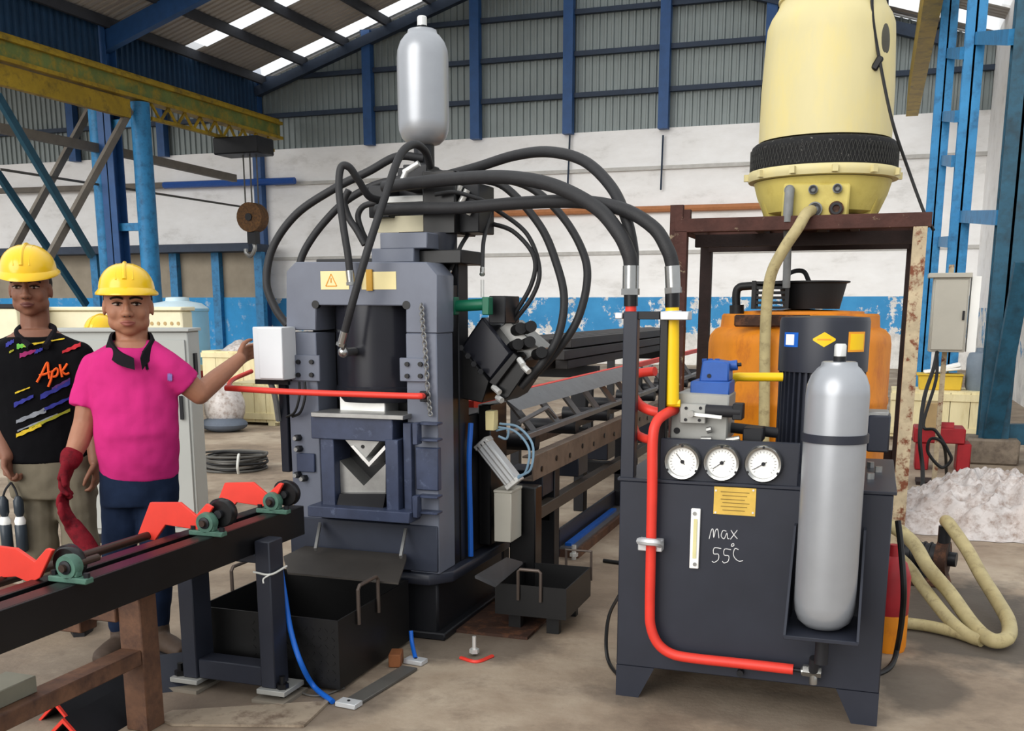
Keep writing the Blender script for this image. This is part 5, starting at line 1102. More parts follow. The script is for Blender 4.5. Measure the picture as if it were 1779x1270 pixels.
# grey pipe below rack
t = thing('pvc_pipe', 'grey pipe running down from the rack to the black tub', 'pipe', PY(1368, 480, YR0 + 0.15))
MB().tube([PY(1368, 400, YR0 + 0.10), PY(1368, 440, YR0 + 0.12), PY(1366, 500, YR0 + 0.14)], 0.024, 10).build('drop', 'pipe_grey', t)
MB().tube([PY(1280, 545, YR0 + 0.3), PY(1279, 512, YR0 + 0.3), PY(1284, 500, YR0 + 0.3), PY(1300, 497, YR0 + 0.3), PY(1370, 494, YR0 + 0.3)], 0.026, 10).build('elbow_run', 'bucket_black', t)
MB().cyl(PY(1280, 548, YR0 + 0.3), PY(1280, 530, YR0 + 0.3), 0.045, n=12).build('union', 'bucket_black', t)

# orange water tank, black tub
yo = yt + 0.08; ro = tr_(1225, 1543, 640); xo_ = PY(1384, 640, yo).x
ro = min(ro, 0.57)
def oz(py): return PY(1384, py, yo).z
t = thing('water_tank', 'round orange plastic water tank inside the rack', 'tank', (xo_, yo, 0))
MB().lathe([(ro * 0.97, 0.0), (ro, 0.03), (ro, oz(700)), (ro * 1.01, oz(696)), (ro * 1.01, oz(688)), (ro, oz(684)), (ro, oz(596)), (ro * 0.985, oz(582)), (ro * 0.93, oz(572)), (ro * 0.87, oz(568)), (ro * 0.86, oz(548)), (ro * 0.84, oz(545)), (ro * 0.7, oz(545))], (xo_, yo, 0), n=56).build('tank_body', 'orange_tank', t)
MB().lathe([(ro * 0.7, oz(545)), (ro * 0.69, oz(545) + 0.015), (0.05, oz(545) + 0.03)], (xo_, yo, 0), n=40).build('tank_lid', 'orange_tank', t)
MB().box(xo_ - 0.35, xo_ + 0.1, yo - ro * 0.9, yo - ro * 0.82, oz(566), oz(546)).build('rim_strap', 'rust', t, bevel=0.01)
bz = oz(545) + 0.03; bcx = PY(1410, 520, yo - 0.15).x
t = thing('black_tub', 'black plastic tub sitting on the orange tank', 'tub', (bcx, yo - 0.12, bz))
MB().lathe([(0.17, bz), (0.205, bz + 0.155), (0.225, bz + 0.16), (0.225, bz + 0.17), (0.195, bz + 0.168), (0.16, bz + 0.012)], (bcx, yo - 0.12, 0), n=36).build('tub_body', 'bucket_black', t)
MB().tube([(bcx - 0.19, yo - 0.12, bz + 0.14), (bcx - 0.14, yo - 0.14, bz + 0.22), (bcx - 0.06, yo - 0.15, bz + 0.23), (bcx - 0.02, yo - 0.15, bz + 0.165)], 0.014, 8).build('tub_handle', 'bucket_black', t)
bcx2 = PY(1340, 520, yo - 0.3).x
t = thing('black_crate', 'small black slotted crate beside the black tub', 'crate', (bcx2, yo - 0.3, oz(545)))
cw = 0.10
for k in range(6): MB().box(bcx2 - cw, bcx2 + cw, yo - 0.3 - 0.08, yo - 0.3 + 0.08, bz + k * 0.03, bz + k * 0.03 + 0.016).build('slat', 'bucket_black', t)
for sx_ in (-1, 1):
    for sy_ in (-1, 1): MB().box(bcx2 + sx_ * cw - 0.012, bcx2 + sx_ * cw + 0.012, yo - 0.3 + sy_ * 0.08 - 0.012, yo - 0.3 + sy_ * 0.08 + 0.012, bz, bz + 0.17).build('corner_post', 'bucket_black', t)

# ================================================================== hoses, pump and rubbish at the right
HB = 'beige water hoses'
tag(MB().tube([PZ(1530, 905, 0.42), PZ(1562, 922, 0.40), PZ(1590, 948, 0.35), PZ(1612, 985, 0.28), PZ(1650, 1030, 0.16), PZ(1690, 1085, 0.06), PZ(1722, 1112, 0.045), PZ(1750, 1108, 0.05), PZ(1752, 1080, 0.07), PZ(1730, 1040, 0.10), PZ(1705, 1000, 0.16), PZ(1680, 955, 0.25), PZ(1650, 912, 0.36), PZ(1643, 905, 0.36)], 0.034, 12, 8).build('water_hose', 'hose_beige'), 'beige water hose bent into a loop on the floor by the pump', 'hose', HB)
tag(MB().tube([PZ(1520, 936, 0.3), PZ(1572, 978, 0.25), PZ(1602, 1018, 0.17), PZ(1645, 1072, 0.08), PZ(1680, 1103, 0.034), PZ(1706, 1113, 0.03)], 0.03, 12, 8).build('water_hose', 'hose_beige'), 'second beige water hose lying beside the looped one', 'hose', HB)
tag(MB().tube([PZ(1570, 1082, 0.03), PZ(1610, 1087, 0.03), PZ(1655, 1097, 0.03), PZ(1690, 1108, 0.03)], 0.028, 12, 8).build('water_hose', 'hose_beige'), 'straight beige water hose lying lowest on the floor', 'hose', HB)
hp = PZ(1643, 905, 0.36); q = Vector((hp.x - 0.09, hp.y + 0.02, 0))
t = thing('water_pump', 'dark rusty water pump on the floor beside the beige hoses', 'pump', (q.x, q.y, 0))
MB().cyl((q.x - 0.12, q.y + 0.04, 0.15), (q.x + 0.06, q.y - 0.01, 0.15), 0.075, n=20).build('pump_motor', 'dark_steel', t)
for k in range(5): MB().lathe([(0.074, -0.004), (0.083, -0.004), (0.083, 0.004), (0.074, 0.004)], (q.x - 0.10 + k * 0.032, q.y + 0.034 - k * 0.009, 0.15), (0.96, -0.27, 0), 18, close=True).build('motor_fin', 'dark_steel', t)
MB().cyl((q.x + 0.06, q.y - 0.01, 0.15), (q.x + 0.12, q.y - 0.025, 0.15), 0.095, n=22).build('pump_housing', 'rust', t)
MB().cyl((q.x + 0.09, q.y - 0.02, 0.15), (q.x + 0.09, q.y - 0.02, 0.33), 0.034, n=14).build('outlet', 'dark_steel', t)
MB().cyl((q.x + 0.12, q.y - 0.025, 0.15), (q.x + 0.16, q.y - 0.035, 0.15), 0.04, n=14).build('inlet', 'dark_steel', t)
MB().box(q.x - 0.14, q.x + 0.14, q.y - 0.10, q.y + 0.12, 0.0, 0.04).build('pump_base', 'rust', t, bevel=0.006)
MB().box(q.x - 0.08, q.x + 0.03, q.y - 0.05, q.y + 0.06, 0.04, 0.09).build('pump_foot', 'dark_steel', t)
# crumpled plastic sheet heap
pc0 = PZ(1718, 905); NR, NA = 44, 150; vs = []; fs = []
for i in range(NR + 1):
    for j in range(NA):
        an = 2 * math.pi * j / NA; r = i / NR; edge = 0.92 + 0.06 * math.sin(an * 5 + 1) + 0.05 * math.sin(an * 11 + 2) + 0.025 * math.sin(an * 23)
        x = pc0.x + r * edge * 0.92 * math.cos(an); y = pc0.y + r * edge * 0.85 * math.sin(an)
        h = 0.26 * (1 - r ** 2.2) * (0.75 + 0.35 * math.sin(r * math.cos(an) * 2.1 + 1.0))
        n1 = noise.noise(Vector((x * 2.6, y * 2.6, 0))); n2 = abs(noise.noise(Vector((x * 7, y * 7, 3)))); n3 = abs(noise.noise(Vector((x * 16, y * 16, 7))))
        h += (1 - r) * 0.16 * n1 + (1 - r ** 4) * (0.20 * (0.45 - n2) + 0.07 * (0.45 - n3))
        vs.append((x, y, max(0.003 + 0.002 * (1 - r), h * min(1.0, (1 - r) / 0.18))))
for i in range(NR):
    for j in range(NA): k = (j + 1) % NA; fs.append((i * NA + j, (i + 1) * NA + j, (i + 1) * NA + k, i * NA + k))
o = tag(MB().add(vs, fs).build('plastic_sheeting', 'plastic_wrap', smooth=70), 'crumpled heap of clear white plastic sheeting on the floor', 'plastic sheeting')
# red jack stand behind
q = PZ(1632, 818); t = thing('red_stand', 'small red steel machine base behind the plastic heap', 'machine', (q.x, q.y + 0.2, 0))
for dx in (-0.22, 0.14): MB().box(q.x + dx, q.x + dx + 0.12, q.y, q.y + 0.3, 0, 0.26).build('foot', 'red_dark', t, bevel=0.01)
MB().box(q.x - 0.25, q.x + 0.2, q.y - 0.02, q.y + 0.34, 0.26, 0.4).build('deck', 'red_dark', t, bevel=0.01)
MB().cyl((q.x - 0.2, q.y + 0.1, 0.4), (q.x + 0.1, q.y + 0.1, 0.4), 0.05, n=14).build('drum', 'red_dark', t)
MB().box(q.x - 0.2, q.x - 0.04, q.y - 0.06, q.y + 0.1, 0.4, 0.64).build('switch_block', M('block_tan', (172, 146, 104), 0.6), t, bevel=0.01)
# crates
CG = 'wooden crates along the back'
def crate(label, x0, x1, y0, y1, z0, z1, mat, n):
    t = thing('crate', label, 'crate', ((x0 + x1) / 2, (y0 + y1) / 2, z0), CG); w_ = (x1 - x0) / n
    for k in range(n): MB().box(x0 + k * w_ + 0.004, x0 + (k + 1) * w_ - 0.004, y0, y0 + 0.02, z0 + 0.04, z1).build('board', mat, t)
    dn = max(2, int((y1 - y0) / 0.22)); wd = (y1 - y0 - 0.02) / dn
    for xx in (x0, x1 - 0.02):
        for k in range(dn): MB().box(xx, xx + 0.02, y0 + 0.021 + k * wd, y0 + 0.017 + (k + 1) * wd, z0 + 0.04, z1).build('board', mat, t)
    MB().box(x0, x1, y1 - 0.02, y1, z0 + 0.04, z1).build('rear_board', mat, t)
    for zz in (z0 + 0.08, z1 - 0.09): MB().box(x0 - 0.01, x1 + 0.01, y0 - 0.02, y0, zz, zz + 0.08).build('batten', mat, t)
    MB().box(x0, x1, y0, y1, z1, z1 + 0.02).build('lid', mat, t)
    for xx in (x0 + 0.05, x1 - 0.15): MB().box(xx, xx + 0.1, y0, y1, z0, z0 + 0.04).build('skid', mat, t)
    return t
q0, q1 = PZ(1560, 768), PZ(1708, 772)
crate('cream wooden crate behind the red machine base', q0.x - 0.1, q1.x + 0.05, 12.75, 13.4, 0.0, PY(1650, 680, 12.75).z - 0.02, 'cream_wood', 5)
z_ = PY(1650, 680, 12.75).z
t = thing('yellow_bin', 'yellow plastic bin lying on the cream crate at the right', 'bin', (PY(1630, 660, 12.9).x, 13.0, z_))
MB().prism([(PY(1597, 675, 12.9).x, 12.9, z_), (PY(1670, 675, 12.9).x, 12.9, z_), (PY(1672, 675, 12.9).x, 12.9, PY(1640, 652, 12.9).z), (PY(1594, 675, 12.9).x, 12.9, PY(1640, 652, 12.9).z)], (0, 0.3, 0)).build('bin_body', 'yellow_tub', t, bevel=0.01)
MB().box(PY(1592, 660, 12.9).x, PY(1674, 660, 12.9).x, 12.88, 13.22, PY(1640, 653, 12.9).z, PY(1640, 650, 12.9).z).build('bin_rim', 'yellow_tub', t, bevel=0.004)
t = thing('white_bundle', 'flat white bundle of paper on top of the yellow bin', 'bundle', (PY(1660, 645, 12.95).x, 13.0, PY(1640, 650, 12.9).z))
MB().obox((PY(1638, 640, 12.95).x, 13.05, PY(1640, 644, 12.9).z), 0.2, 0.12, 0.016, Matrix.Rotation(-0.12, 3, 'Y')).build('sheet_stack', 'label_white', t, bevel=0.01)
MB().obox((PY(1650, 636, 12.95).x, 13.03, PY(1640, 638, 12.9).z), 0.12, 0.1, 0.022, Matrix.Rotation(-0.25, 3, 'Y')).build('top_sheet', 'label_white', t, bevel=0.008)
q = PY(1703, 640, 13.05); t = thing('grey_drum', 'blue grey plastic drum on the cream crate by the teal column', 'drum', (q.x, 13.05, z_))
MB().lathe([(0.13, z_), (0.15, z_ + 0.05), (0.15, z_ + 0.36), (0.13, z_ + 0.42), (0.06, z_ + 0.44)], (q.x, 13.05, 0), n=24).build('drum_body', M('drum_grey', (112, 124, 136), 0.5), t)
MB().cyl((q.x, 13.05, z_ + 0.43), (q.x, 13.05, z_ + 0.48), 0.06, n=14).build('drum_cap', M('drum_grey'), t)
# electrical box on the right column
yb = 9.4
t = thing('electrical_box', 'beige wall mounted electrical box beside the rusty rack post', 'electrical box', PY(1650, 612, yb))
MB().pbox(1618, 482, 1681, 612, yb, yb + 0.2).build('box_body', 'box_putty', t, bevel=0.006)
MB().pbox(1621, 486, 1678, 608, yb - 0.015, yb).build('box_door', 'box_putty', t, bevel=0.004)
MB().pbox(1672, 540, 1676, 556, yb - 0.03, yb - 0.015).build('door_handle', 'ink', t)
MB().pbox(1614, 474, 1690, 482, yb - 0.03, yb + 0.22).build('rain_hood', 'box_putty', t, bevel=0.003)
MB().pbox(1684, 480, 1700, 612, yb + 0.05, yb + 0.2).build('side_duct', 'label_white', t)
xs0 = PY(1645, 600, yb).x
MB().box(xs0 - 0.02, xs0 + 0.02, yb + 0.2, yb + 0.24, 0.0, PY(1645, 480, yb).z + 0.1).build('stand_pole', 'rust_pale', t)
MB().box(xs0 - 0.15, xs0 + 0.15, yb + 0.1, yb + 0.36, 0.0, 0.03).build('stand_foot', 'dark_rack', t)
tag(MB().tube([PY(1628, 612, yb), PY(1622, 640, yb - 0.2), PY(1606, 690, yb - 0.5), PY(1598, 760, yb - 0.8), PY(1603, 820, yb - 0.9), PZ(1600, 900, 0.03)], 0.016, 8).build('drop_cable', 'cable_black'), 'black cable dropping from the electrical box to the floor', 'cable', 'cables below the electrical box')
tag(MB().tube([PY(1628, 612, yb + 0.02), PY(1626, 660, yb - 0.05), PY(1604, 738, yb - 0.3), PY(1625, 748, yb - 0.4), PY(1648, 785, yb - 0.4), PY(1652, 800, yb - 0.4), PY(1635, 812, yb - 0.4), PY(1612, 785, yb - 0.4), PY(1618, 762, yb - 0.4), PY(1640, 775, yb - 0.4), PZ(1645, 838, 0.05)], 0.013, 8).build('drop_cable', 'cable_black'), 'coiled black cable hanging over the red machine base', 'cable', 'cables below the electrical box')

# ================================================================== things along the left background
q = PZ(430, 738); zc = PY(420, 612, q.y).z
crate('tall cream crate behind the pink shirted man', PY(402, 700, q.y).x, PY(482, 700, q.y).x, q.y, q.y + 0.9, 0.0, PY(440, 668, q.y).z, 'cream_wood', 4)
q2 = PY(400, 610, 15.0)
crate('low cream crate stack against the peeling wall', PY(352, 640, 15.0).x, PY(446, 640, 15.0).x, 15.0, 16.0, 0.0, PY(400, 612, 15.0).z, 'cream_wood', 4)
t = thing('cloth_heap', 'crumpled white sheet on the low cream crate', 'sheet', (q2.x, 15.4, PY(400, 612, 15.0).z)); zz = PY(400, 612, 15.0).z + 0.02
vs = []; fs = []; n = 24
for i in range(n + 1):
    for j in range(n + 1):
        u, v = i / n * 2 - 1, j / n * 2 - 1; r = min(1, math.hypot(u, v)); vs.append((q2.x + u * 0.36, 15.4 + v * 0.38, zz + 0.15 * (1 - r * r) + (1 - r) * 0.12 * noise.noise(Vector((u * 3, v * 3, 1)))))
for i in range(n):
    for j in range(n): a = i * (n + 1) + j; fs.append((a, a + n + 1, a + n + 2, a + 1))
MB().add(vs, fs).build('crumpled_cloth', 'plastic_wrap', t, smooth=80)
t = thing('white_sack', 'white sack slumped beside the tall cream crate', 'sack', PZ(372, 752)); q = PZ(372, 752); q.y += 0.25
MB().ball((q.x, q.y, 0.3), (0.26, 0.24, 0.3), 18, 12).build('sack_body', 'plastic_wrap', t); MB().ball((q.x + 0.02, q.y - 0.06, 0.09), (0.3, 0.26, 0.10), 18, 10).build('sack_base', M('sack_grey', (92, 100, 112), 0.8), t)
# pale blue water tank
yw = 15.5; xw = PY(312, 580, yw).x; rw = (PY(355, 580, yw) - PY(270, 580, yw)).length / 2
t = thing('plastic_tank', 'pale blue cylindrical plastic tank by the blue back wall', 'tank', (xw, yw, 0))
def wz(py): return PY(312, py, yw).z
MB().lathe([(rw, wz(632)), (rw, wz(541)), (rw * 1.03, wz(540)), (rw * 1.03, wz(536))], (xw, yw, 0), n=36).build('tank_wall', 'pale_blue', t)
MB().lathe([(rw * 1.03, wz(536)), (rw * 0.8, wz(527)), (rw * 0.4, wz(523)), (rw * 0.38, wz(517)), (0.1, wz(516))], (xw, yw, 0), n=36).build('tank_cone', 'pale_blue_lid', t)
MB().box(xw - rw * 1.1, xw + rw * 1.1, yw - rw, yw + rw, wz(632) - 0.1, wz(632)).build('tank_plinth', 'cream', t)
for k in (-1, 1): MB().box(xw + k * rw * 0.9 - 0.12, xw + k * rw * 0.9 + 0.12, yw - rw * 0.9, yw + rw * 0.9, 0, wz(632) - 0.1).build('plinth_leg', 'red_dark', t)
# long cream machine housing behind the cabinet
ycr = 10.5; t = thing('machine_housing', 'cream machine housing with a row of round vents', 'machine', (PY(150, 560, ycr).x, ycr + 0.5, 0))
MB().box(PY(-60, 560, ycr).x, PY(316, 560, ycr).x, ycr, ycr + 0.22, 0, PY(285, 540, ycr).z).build('housing', 'cream', t, bevel=0.02)
MB().box(PY(-60, 560, ycr).x - 0.02, PY(316, 560, ycr).x + 0.02, ycr - 0.03, ycr + 0.25, PY(285, 540, ycr).z, PY(285, 533, ycr).z).build('housing_lid', 'cream', t, bevel=0.01)
for k in range(5):
    q = PY(264 + k * 11.5, 562, ycr); MB().cyl(q + Vector((0, -0.006, 0)), q, 0.022, n=12).build('vent', M('vent_tan', (176, 150, 104), 0.7), t)
MB().box(PY(-60, 560, ycr - 0.5).x, PY(34, 545, ycr - 0.5).x, ycr - 0.55, ycr - 0.05, 0, PY(10, 536, ycr - 0.5).z).build('control_box', 'cream', t, bevel=0.01)
MB().box(PY(-60, 560, ycr - 0.5).x, PY(36, 545, ycr - 0.5).x, ycr - 0.57, ycr - 0.03, PY(10, 536, ycr - 0.5).z, PY(10, 528, ycr - 0.5).z).build('control_lid', 'ink', t, bevel=0.01)
# grey electrical cabinet behind the men
ycb = 5.6; xa, xb = PY(140, 700, ycb).x, PY(333, 700, ycb).x; zcb = PY(290, 576, ycb).z
t = thing('control_cabinet', 'light grey steel control cabinet behind the two men', 'cabinet', (xb, ycb, 0))
t.rotation_euler.z = math.radians(24)
MB().box(xa, xb, ycb, ycb + 0.34, 0.06, zcb).build('cabinet_body', 'cabinet_grey', t, bevel=0.006)
MB().box(xa - 0.012, xb + 0.012, ycb - 0.02, ycb + 0.36, zcb, zcb + 0.02).build('cabinet_top', 'cabinet_grey', t, bevel=0.003)
for a, b in ((xa + 0.02, (xa + xb) / 2 - 0.004), ((xa + xb) / 2 + 0.004, xb - 0.02)):
    d = MB().box(a, b, ycb - 0.014, ycb, 0.1, zcb - 0.05).build('door', 'cabinet_grey', t, bevel=0.003)
    MB().box(b - 0.05, b - 0.03, ycb - 0.035, ycb - 0.014, zcb - 0.55, zcb - 0.4).build('handle', 'ink', d)
MB().box(xa + 0.01, xb - 0.01, ycb + 0.01, ycb + 0.33, 0.0, 0.06).build('cabinet_plinth', 'ink', t)
MB().box(xb, xb + 0.012, ycb + 0.12, ycb + 0.2, zcb - 0.28, zcb - 0.14).build('side_lock', 'ink', t)
# cable coil on the floor
q = PZ(410, 815); t = thing('cable_coil', 'coil of grey cable lying on the floor behind the cabinet', 'cable coil', (q.x, q.y, 0))
for k in range(9):
    r = 0.30 - 0.012 * (k % 4); dz = 0.015 + 0.016 * k
    pts = [(q.x + random.uniform(-0.025, 0.025) + (r + random.uniform(-0.02, 0.02)) * math.cos(a * math.pi / 5), q.y + (r + random.uniform(-0.02, 0.02)) * 0.95 * math.sin(a * math.pi / 5), dz + random.uniform(-0.005, 0.005)) for a in range(10)]
    MB().tube(pts, 0.012, 7, 4, True).build('cable_turn', ('cable_grey', 'cable_black', 'cable_grey')[k % 3], t)
MB().tube([(q.x + 0.2, q.y - 0.26, 0.005), (q.x + 0.22, q.y - 0.30, 0.08), (q.x + 0.2, q.y - 0.24, 0.18), (q.x + 0.15, q.y - 0.16, 0.1)], 0.012, 6).build('tie_strap', 'belt_white', t)
# ================================================================== PEOPLE
from mathutils.bvhtree import BVHTree
def PH(px, py, h):
    """point at horizontal distance h in front of the lens"""
    d = ray(px, py); return EYE + d * (h / (d.x * _fh.x + d.y * _fh.y))
UP = Vector((0, 0, 1))
M('skin_a', (124, 84, 66), 0.55, 0, 0.08, 14); M('skin_b', (156, 108, 84), 0.52, 0, 0.08, 14)
M('lip_a', (98, 58, 52), 0.5, 0, 0.05, 20); M('lip_b', (138, 80, 70), 0.5, 0, 0.05, 20)
M('eye_white', (168, 154, 142), 0.3, 0, 0.02, 10); M('eye_dark', (26, 18, 15), 0.25, 0, 0.02, 10); M('hair', (20, 17, 16), 0.7, 0, 0.2, 60)
M('helmet_yellow', (232, 188, 16), 0.28, 0, 0.04, 5, coat=0.4); M('helmet_in', (150, 84, 30), 0.6, 0, 0.1, 5)
M('polo_pink', (188, 44, 114), 0.85, 0, 0.07, 5, bump=0.5, bscale=9); M('shirt_black', (12, 12, 15), 0.85, 0, 0.12, 6, bump=0.5, bscale=9)
M('collar_black', (26, 24, 28), 0.85, 0, 0.1, 20)
M('jeans', (26, 37, 58), 0.85, 0, 0.2, 10, bump=0.5, bscale=12); M('khaki', (112, 105, 90), 0.85, 0, 0.12, 6, bump=0.6, bscale=9)
M('boot', (70, 56, 46), 0.65, 0, 0.2, 12); M('glove_red', (110, 24, 34), 0.8, 0, 0.22, 14, rgb2=(60, 22, 28), thr=0.6, bump=0.4, bscale=40); M('grey_shirt', (110, 112, 118), 0.85, 0, 0.1, 6)
for _m in ('polo_pink', 'shirt_black', 'collar_black', 'jeans', 'khaki', 'glove_red', 'grey_shirt'): MATS[_m].node_tree.nodes['Principled BSDF'].inputs['Specular IOR Level'].default_value = 0.08
class Fig(MB):
    def loft(s, secs, n=20):
        """secs: (centre, a, b) rings centre + a cos + b sin, capped"""
        vs = []; fs = []
        for c, a, b in secs: vs += [Vector(c) + a * math.cos(2 * math.pi * k / n) + b * math.sin(2 * math.pi * k / n) for k in range(n)]
        for i in range(len(secs) - 1):
            for k in range(n): fs.append((i * n + k, i * n + (k + 1) % n, (i + 1) * n + (k + 1) % n, (i + 1) * n + k))
        m = len(secs); fs += [tuple(range(n - 1, -1, -1)), tuple(range((m - 1) * n, m * n))]
        return s.add(vs, fs)
    def limb(s, pts, rads):
        """tapered limb with rounded joints"""
        for i in range(len(pts) - 1): s.cyl(pts[i], pts[i + 1], rads[i], rads[i + 1], n=14)
        for p, r in zip(pts, rads): s.ball(p, r, 14, 10)
        return s
    def hand(s, w, d, nrm, thumb, L=0.18, curl=0.5, fat=1.0):
        """palm, four unequal bent fingers and a thumb leaving the side of the palm. w wrist, d along the hand, nrm out of the palm, thumb towards the thumb side"""
        d, t = Vector(d).normalized(), Vector(thumb); t = (t - d * t.dot(d)).normalized(); nr = d.cross(t).normalized()
        if nr.dot(Vector(nrm)) < 0: nr = -nr
        k = L / 0.18; w = Vector(w); pl = 0.088 * k
        s.loft([(w, t * 0.027 * k * fat, nr * 0.018 * k * fat), (w + d * pl * 0.45, t * 0.039 * k * fat, nr * 0.017 * k * fat), (w + d * pl, t * 0.041 * k * fat, nr * 0.013 * k * fat)], 14)
        for i, (ln, off) in enumerate(((0.070, 0.030), (0.080, 0.010), (0.074, -0.010), (0.058, -0.029))):
            p = w + d * pl * (0.96 - 0.02 * abs(i - 1)) + t * off * k; ang = curl * 0.6; dd = d; pts = [p - d * 0.012]
            for j, fr in enumerate((0.45, 0.32, 0.23)):
                dd = (d * math.cos(ang) + nr * math.sin(ang)).normalized(); pts.append(pts[-1] + dd * (ln * k * fr + (0.012 if j == 0 else 0))); ang += curl
            s.limb(pts, [0.0095 * k * fat, 0.0092 * k * fat, 0.0084 * k * fat, 0.0072 * k * fat])
        p = w + d * pl * 0.28 + t * 0.028 * k
        q1 = p + (d * 0.65 + t * 0.72 + nr * 0.25).normalized() * 0.042 * k; q2 = q1 + (d * 0.85 + t * 0.25 + nr * (0.3 + curl * 0.3)).normalized() * 0.032 * k; q3 = q2 + (d * 0.9 - t * 0.1 + nr * 0.4).normalized() * 0.024 * k
        return s.limb([p, q1, q2, q3], [0.015 * k * fat, 0.0115 * k * fat, 0.010 * k * fat, 0.0082 * k * fat])
    def skin(s, name, mat, parent, vox, it=4, fold=0.0):
        o = s.build(name, mat, parent, smooth=0)
        for p in o.data.polygons: p.use_smooth = True
        r = o.modifiers.new('fuse', 'REMESH'); r.mode = 'VOXEL'; r.voxel_size = vox; r.use_smooth_shade = True
        m = o.modifiers.new('relax', 'SMOOTH'); m.factor = 0.5; m.iterations = it
        if fold:
            tx_ = bpy.data.textures.get('cloth_folds') or bpy.data.textures.new('cloth_folds', 'CLOUDS'); tx_.noise_scale = 0.11; tx_.noise_depth = 1
            dm = o.modifiers.new('folds', 'DISPLACE'); dm.texture = tx_; dm.strength = fold; dm.mid_level = 0.5; dm.texture_coords = 'LOCAL'
        return o
def head(B, C, H, s, f, wide=1.0):
    """adds the head to body B; C = point between the eyes' axis at the skull centre, H = chin to crown"""
    Rm = Matrix((s, -f, UP)).transposed()
    def E(du, ds, df, r): B.ball(C + UP * du * H + s * ds * H + f * df * H, (r[0] * H, r[1] * H, r[2] * H), 20, 14, Rm)
    E(0.10, 0, -0.06, (0.335 * wide, 0.42, 0.38)); E(-0.10, 0, 0.05, (0.30 * wide, 0.31, 0.38)); E(-0.30, 0, 0.12, (0.235 * wide, 0.22, 0.17)); E(-0.40, 0, 0.20, (0.12 * wide, 0.11, 0.09))
    E(0.02, 0, 0.34, (0.04, 0.06, 0.10)); E(-0.08, 0, 0.385, (0.048, 0.07, 0.10)); E(-0.145, 0, 0.42, (0.066, 0.07, 0.055)); E(-0.155, 0.055, 0.385, (0.05, 0.055, 0.045)); E(-0.155, -0.055, 0.385, (0.05, 0.055, 0.045))
    E(0.085, 0.11, 0.305, (0.13, 0.06, 0.04)); E(0.085, -0.11, 0.305, (0.13, 0.06, 0.04))
    for k in (-1, 1):
        E(-0.13, 0.16 * k * wide, 0.22, (0.11, 0.10, 0.12)); E(-0.06, 0.335 * k * wide, -0.05, (0.03, 0.075, 0.125)); E(-0.27, 0.20 * k * wide, 0.02, (0.10, 0.20, 0.14))
    E(-0.27, 0, 0.345, (0.12, 0.055, 0.03)); E(-0.315, 0, 0.34, (0.10, 0.055, 0.032))
def face(root, C, H, s, f, wide, lip, turn=0.0):
    Rm = Matrix((s, -f, UP)).transposed()
    def E(name, mat, du, ds, df, r, par=root, n=12): return MB().ball(C + UP * du * H + s * ds * H + f * df * H, (r[0] * H, r[1] * H, r[2] * H), n, 9, Rm).build(name, mat, par)
    for k in (-1, 1):
        e = E('eye', 'eye_white', 0.0, 0.142 * k, 0.318, (0.066, 0.045, 0.020)); E('iris', 'eye_dark', 0.0, 0.142 * k + turn, 0.345, (0.028, 0.022, 0.024), e)
        MB().tube([C + UP * (0.018 * H) + s * (0.065 * k * H) + f * 0.34 * H, C + UP * (0.034 * H) + s * (0.142 * k * H) + f * 0.365 * H, C + UP * (0.012 * H) + s * (0.22 * k * H) + f * 0.315 * H], 0.010 * H, 6).build('eyelid', 'eye_dark', e)
        MB().tube([C + UP * (0.088 * H) + s * (0.05 * k * H) + f * 0.358 * H, C + UP * (0.112 * H) + s * (0.14 * k * H) + f * 0.362 * H, C + UP * (0.088 * H) + s * (0.24 * k * H) + f * 0.30 * H], 0.019 * H, 6).build('eyebrow', 'hair', root)
        E('nostril', 'eye_dark', -0.185, 0.035 * k, 0.435, (0.018, 0.015, 0.010))
    MB().tube([C + UP * (-0.285 * H) + s * (-0.11 * H) + f * 0.345 * H, C + UP * (-0.272 * H) + s * (-0.03 * H) + f * 0.39 * H, C + UP * (-0.272 * H) + s * (0.03 * H) + f * 0.39 * H, C + UP * (-0.285 * H) + s * (0.11 * H) + f * 0.345 * H], lambda t: (0.010 + 0.014 * math.sin(math.pi * t)) * H, 8).build('upper_lip', lip, root)
    MB().tube([C + UP * (-0.295 * H) + s * (-0.10 * H) + f * 0.345 * H, C + UP * (-0.315 * H) + f * 0.388 * H, C + UP * (-0.295 * H) + s * (0.10 * H) + f * 0.345 * H], lambda t: (0.010 + 0.018 * math.sin(math.pi * t)) * H, 8).build('lower_lip', lip, root)
    MB().ball(C + UP * 0.09 * H - f * 0.13 * H, (0.35 * wide * H, 0.40 * H, 0.36 * H), 24, 14, Rm).build('hair', 'hair', root)
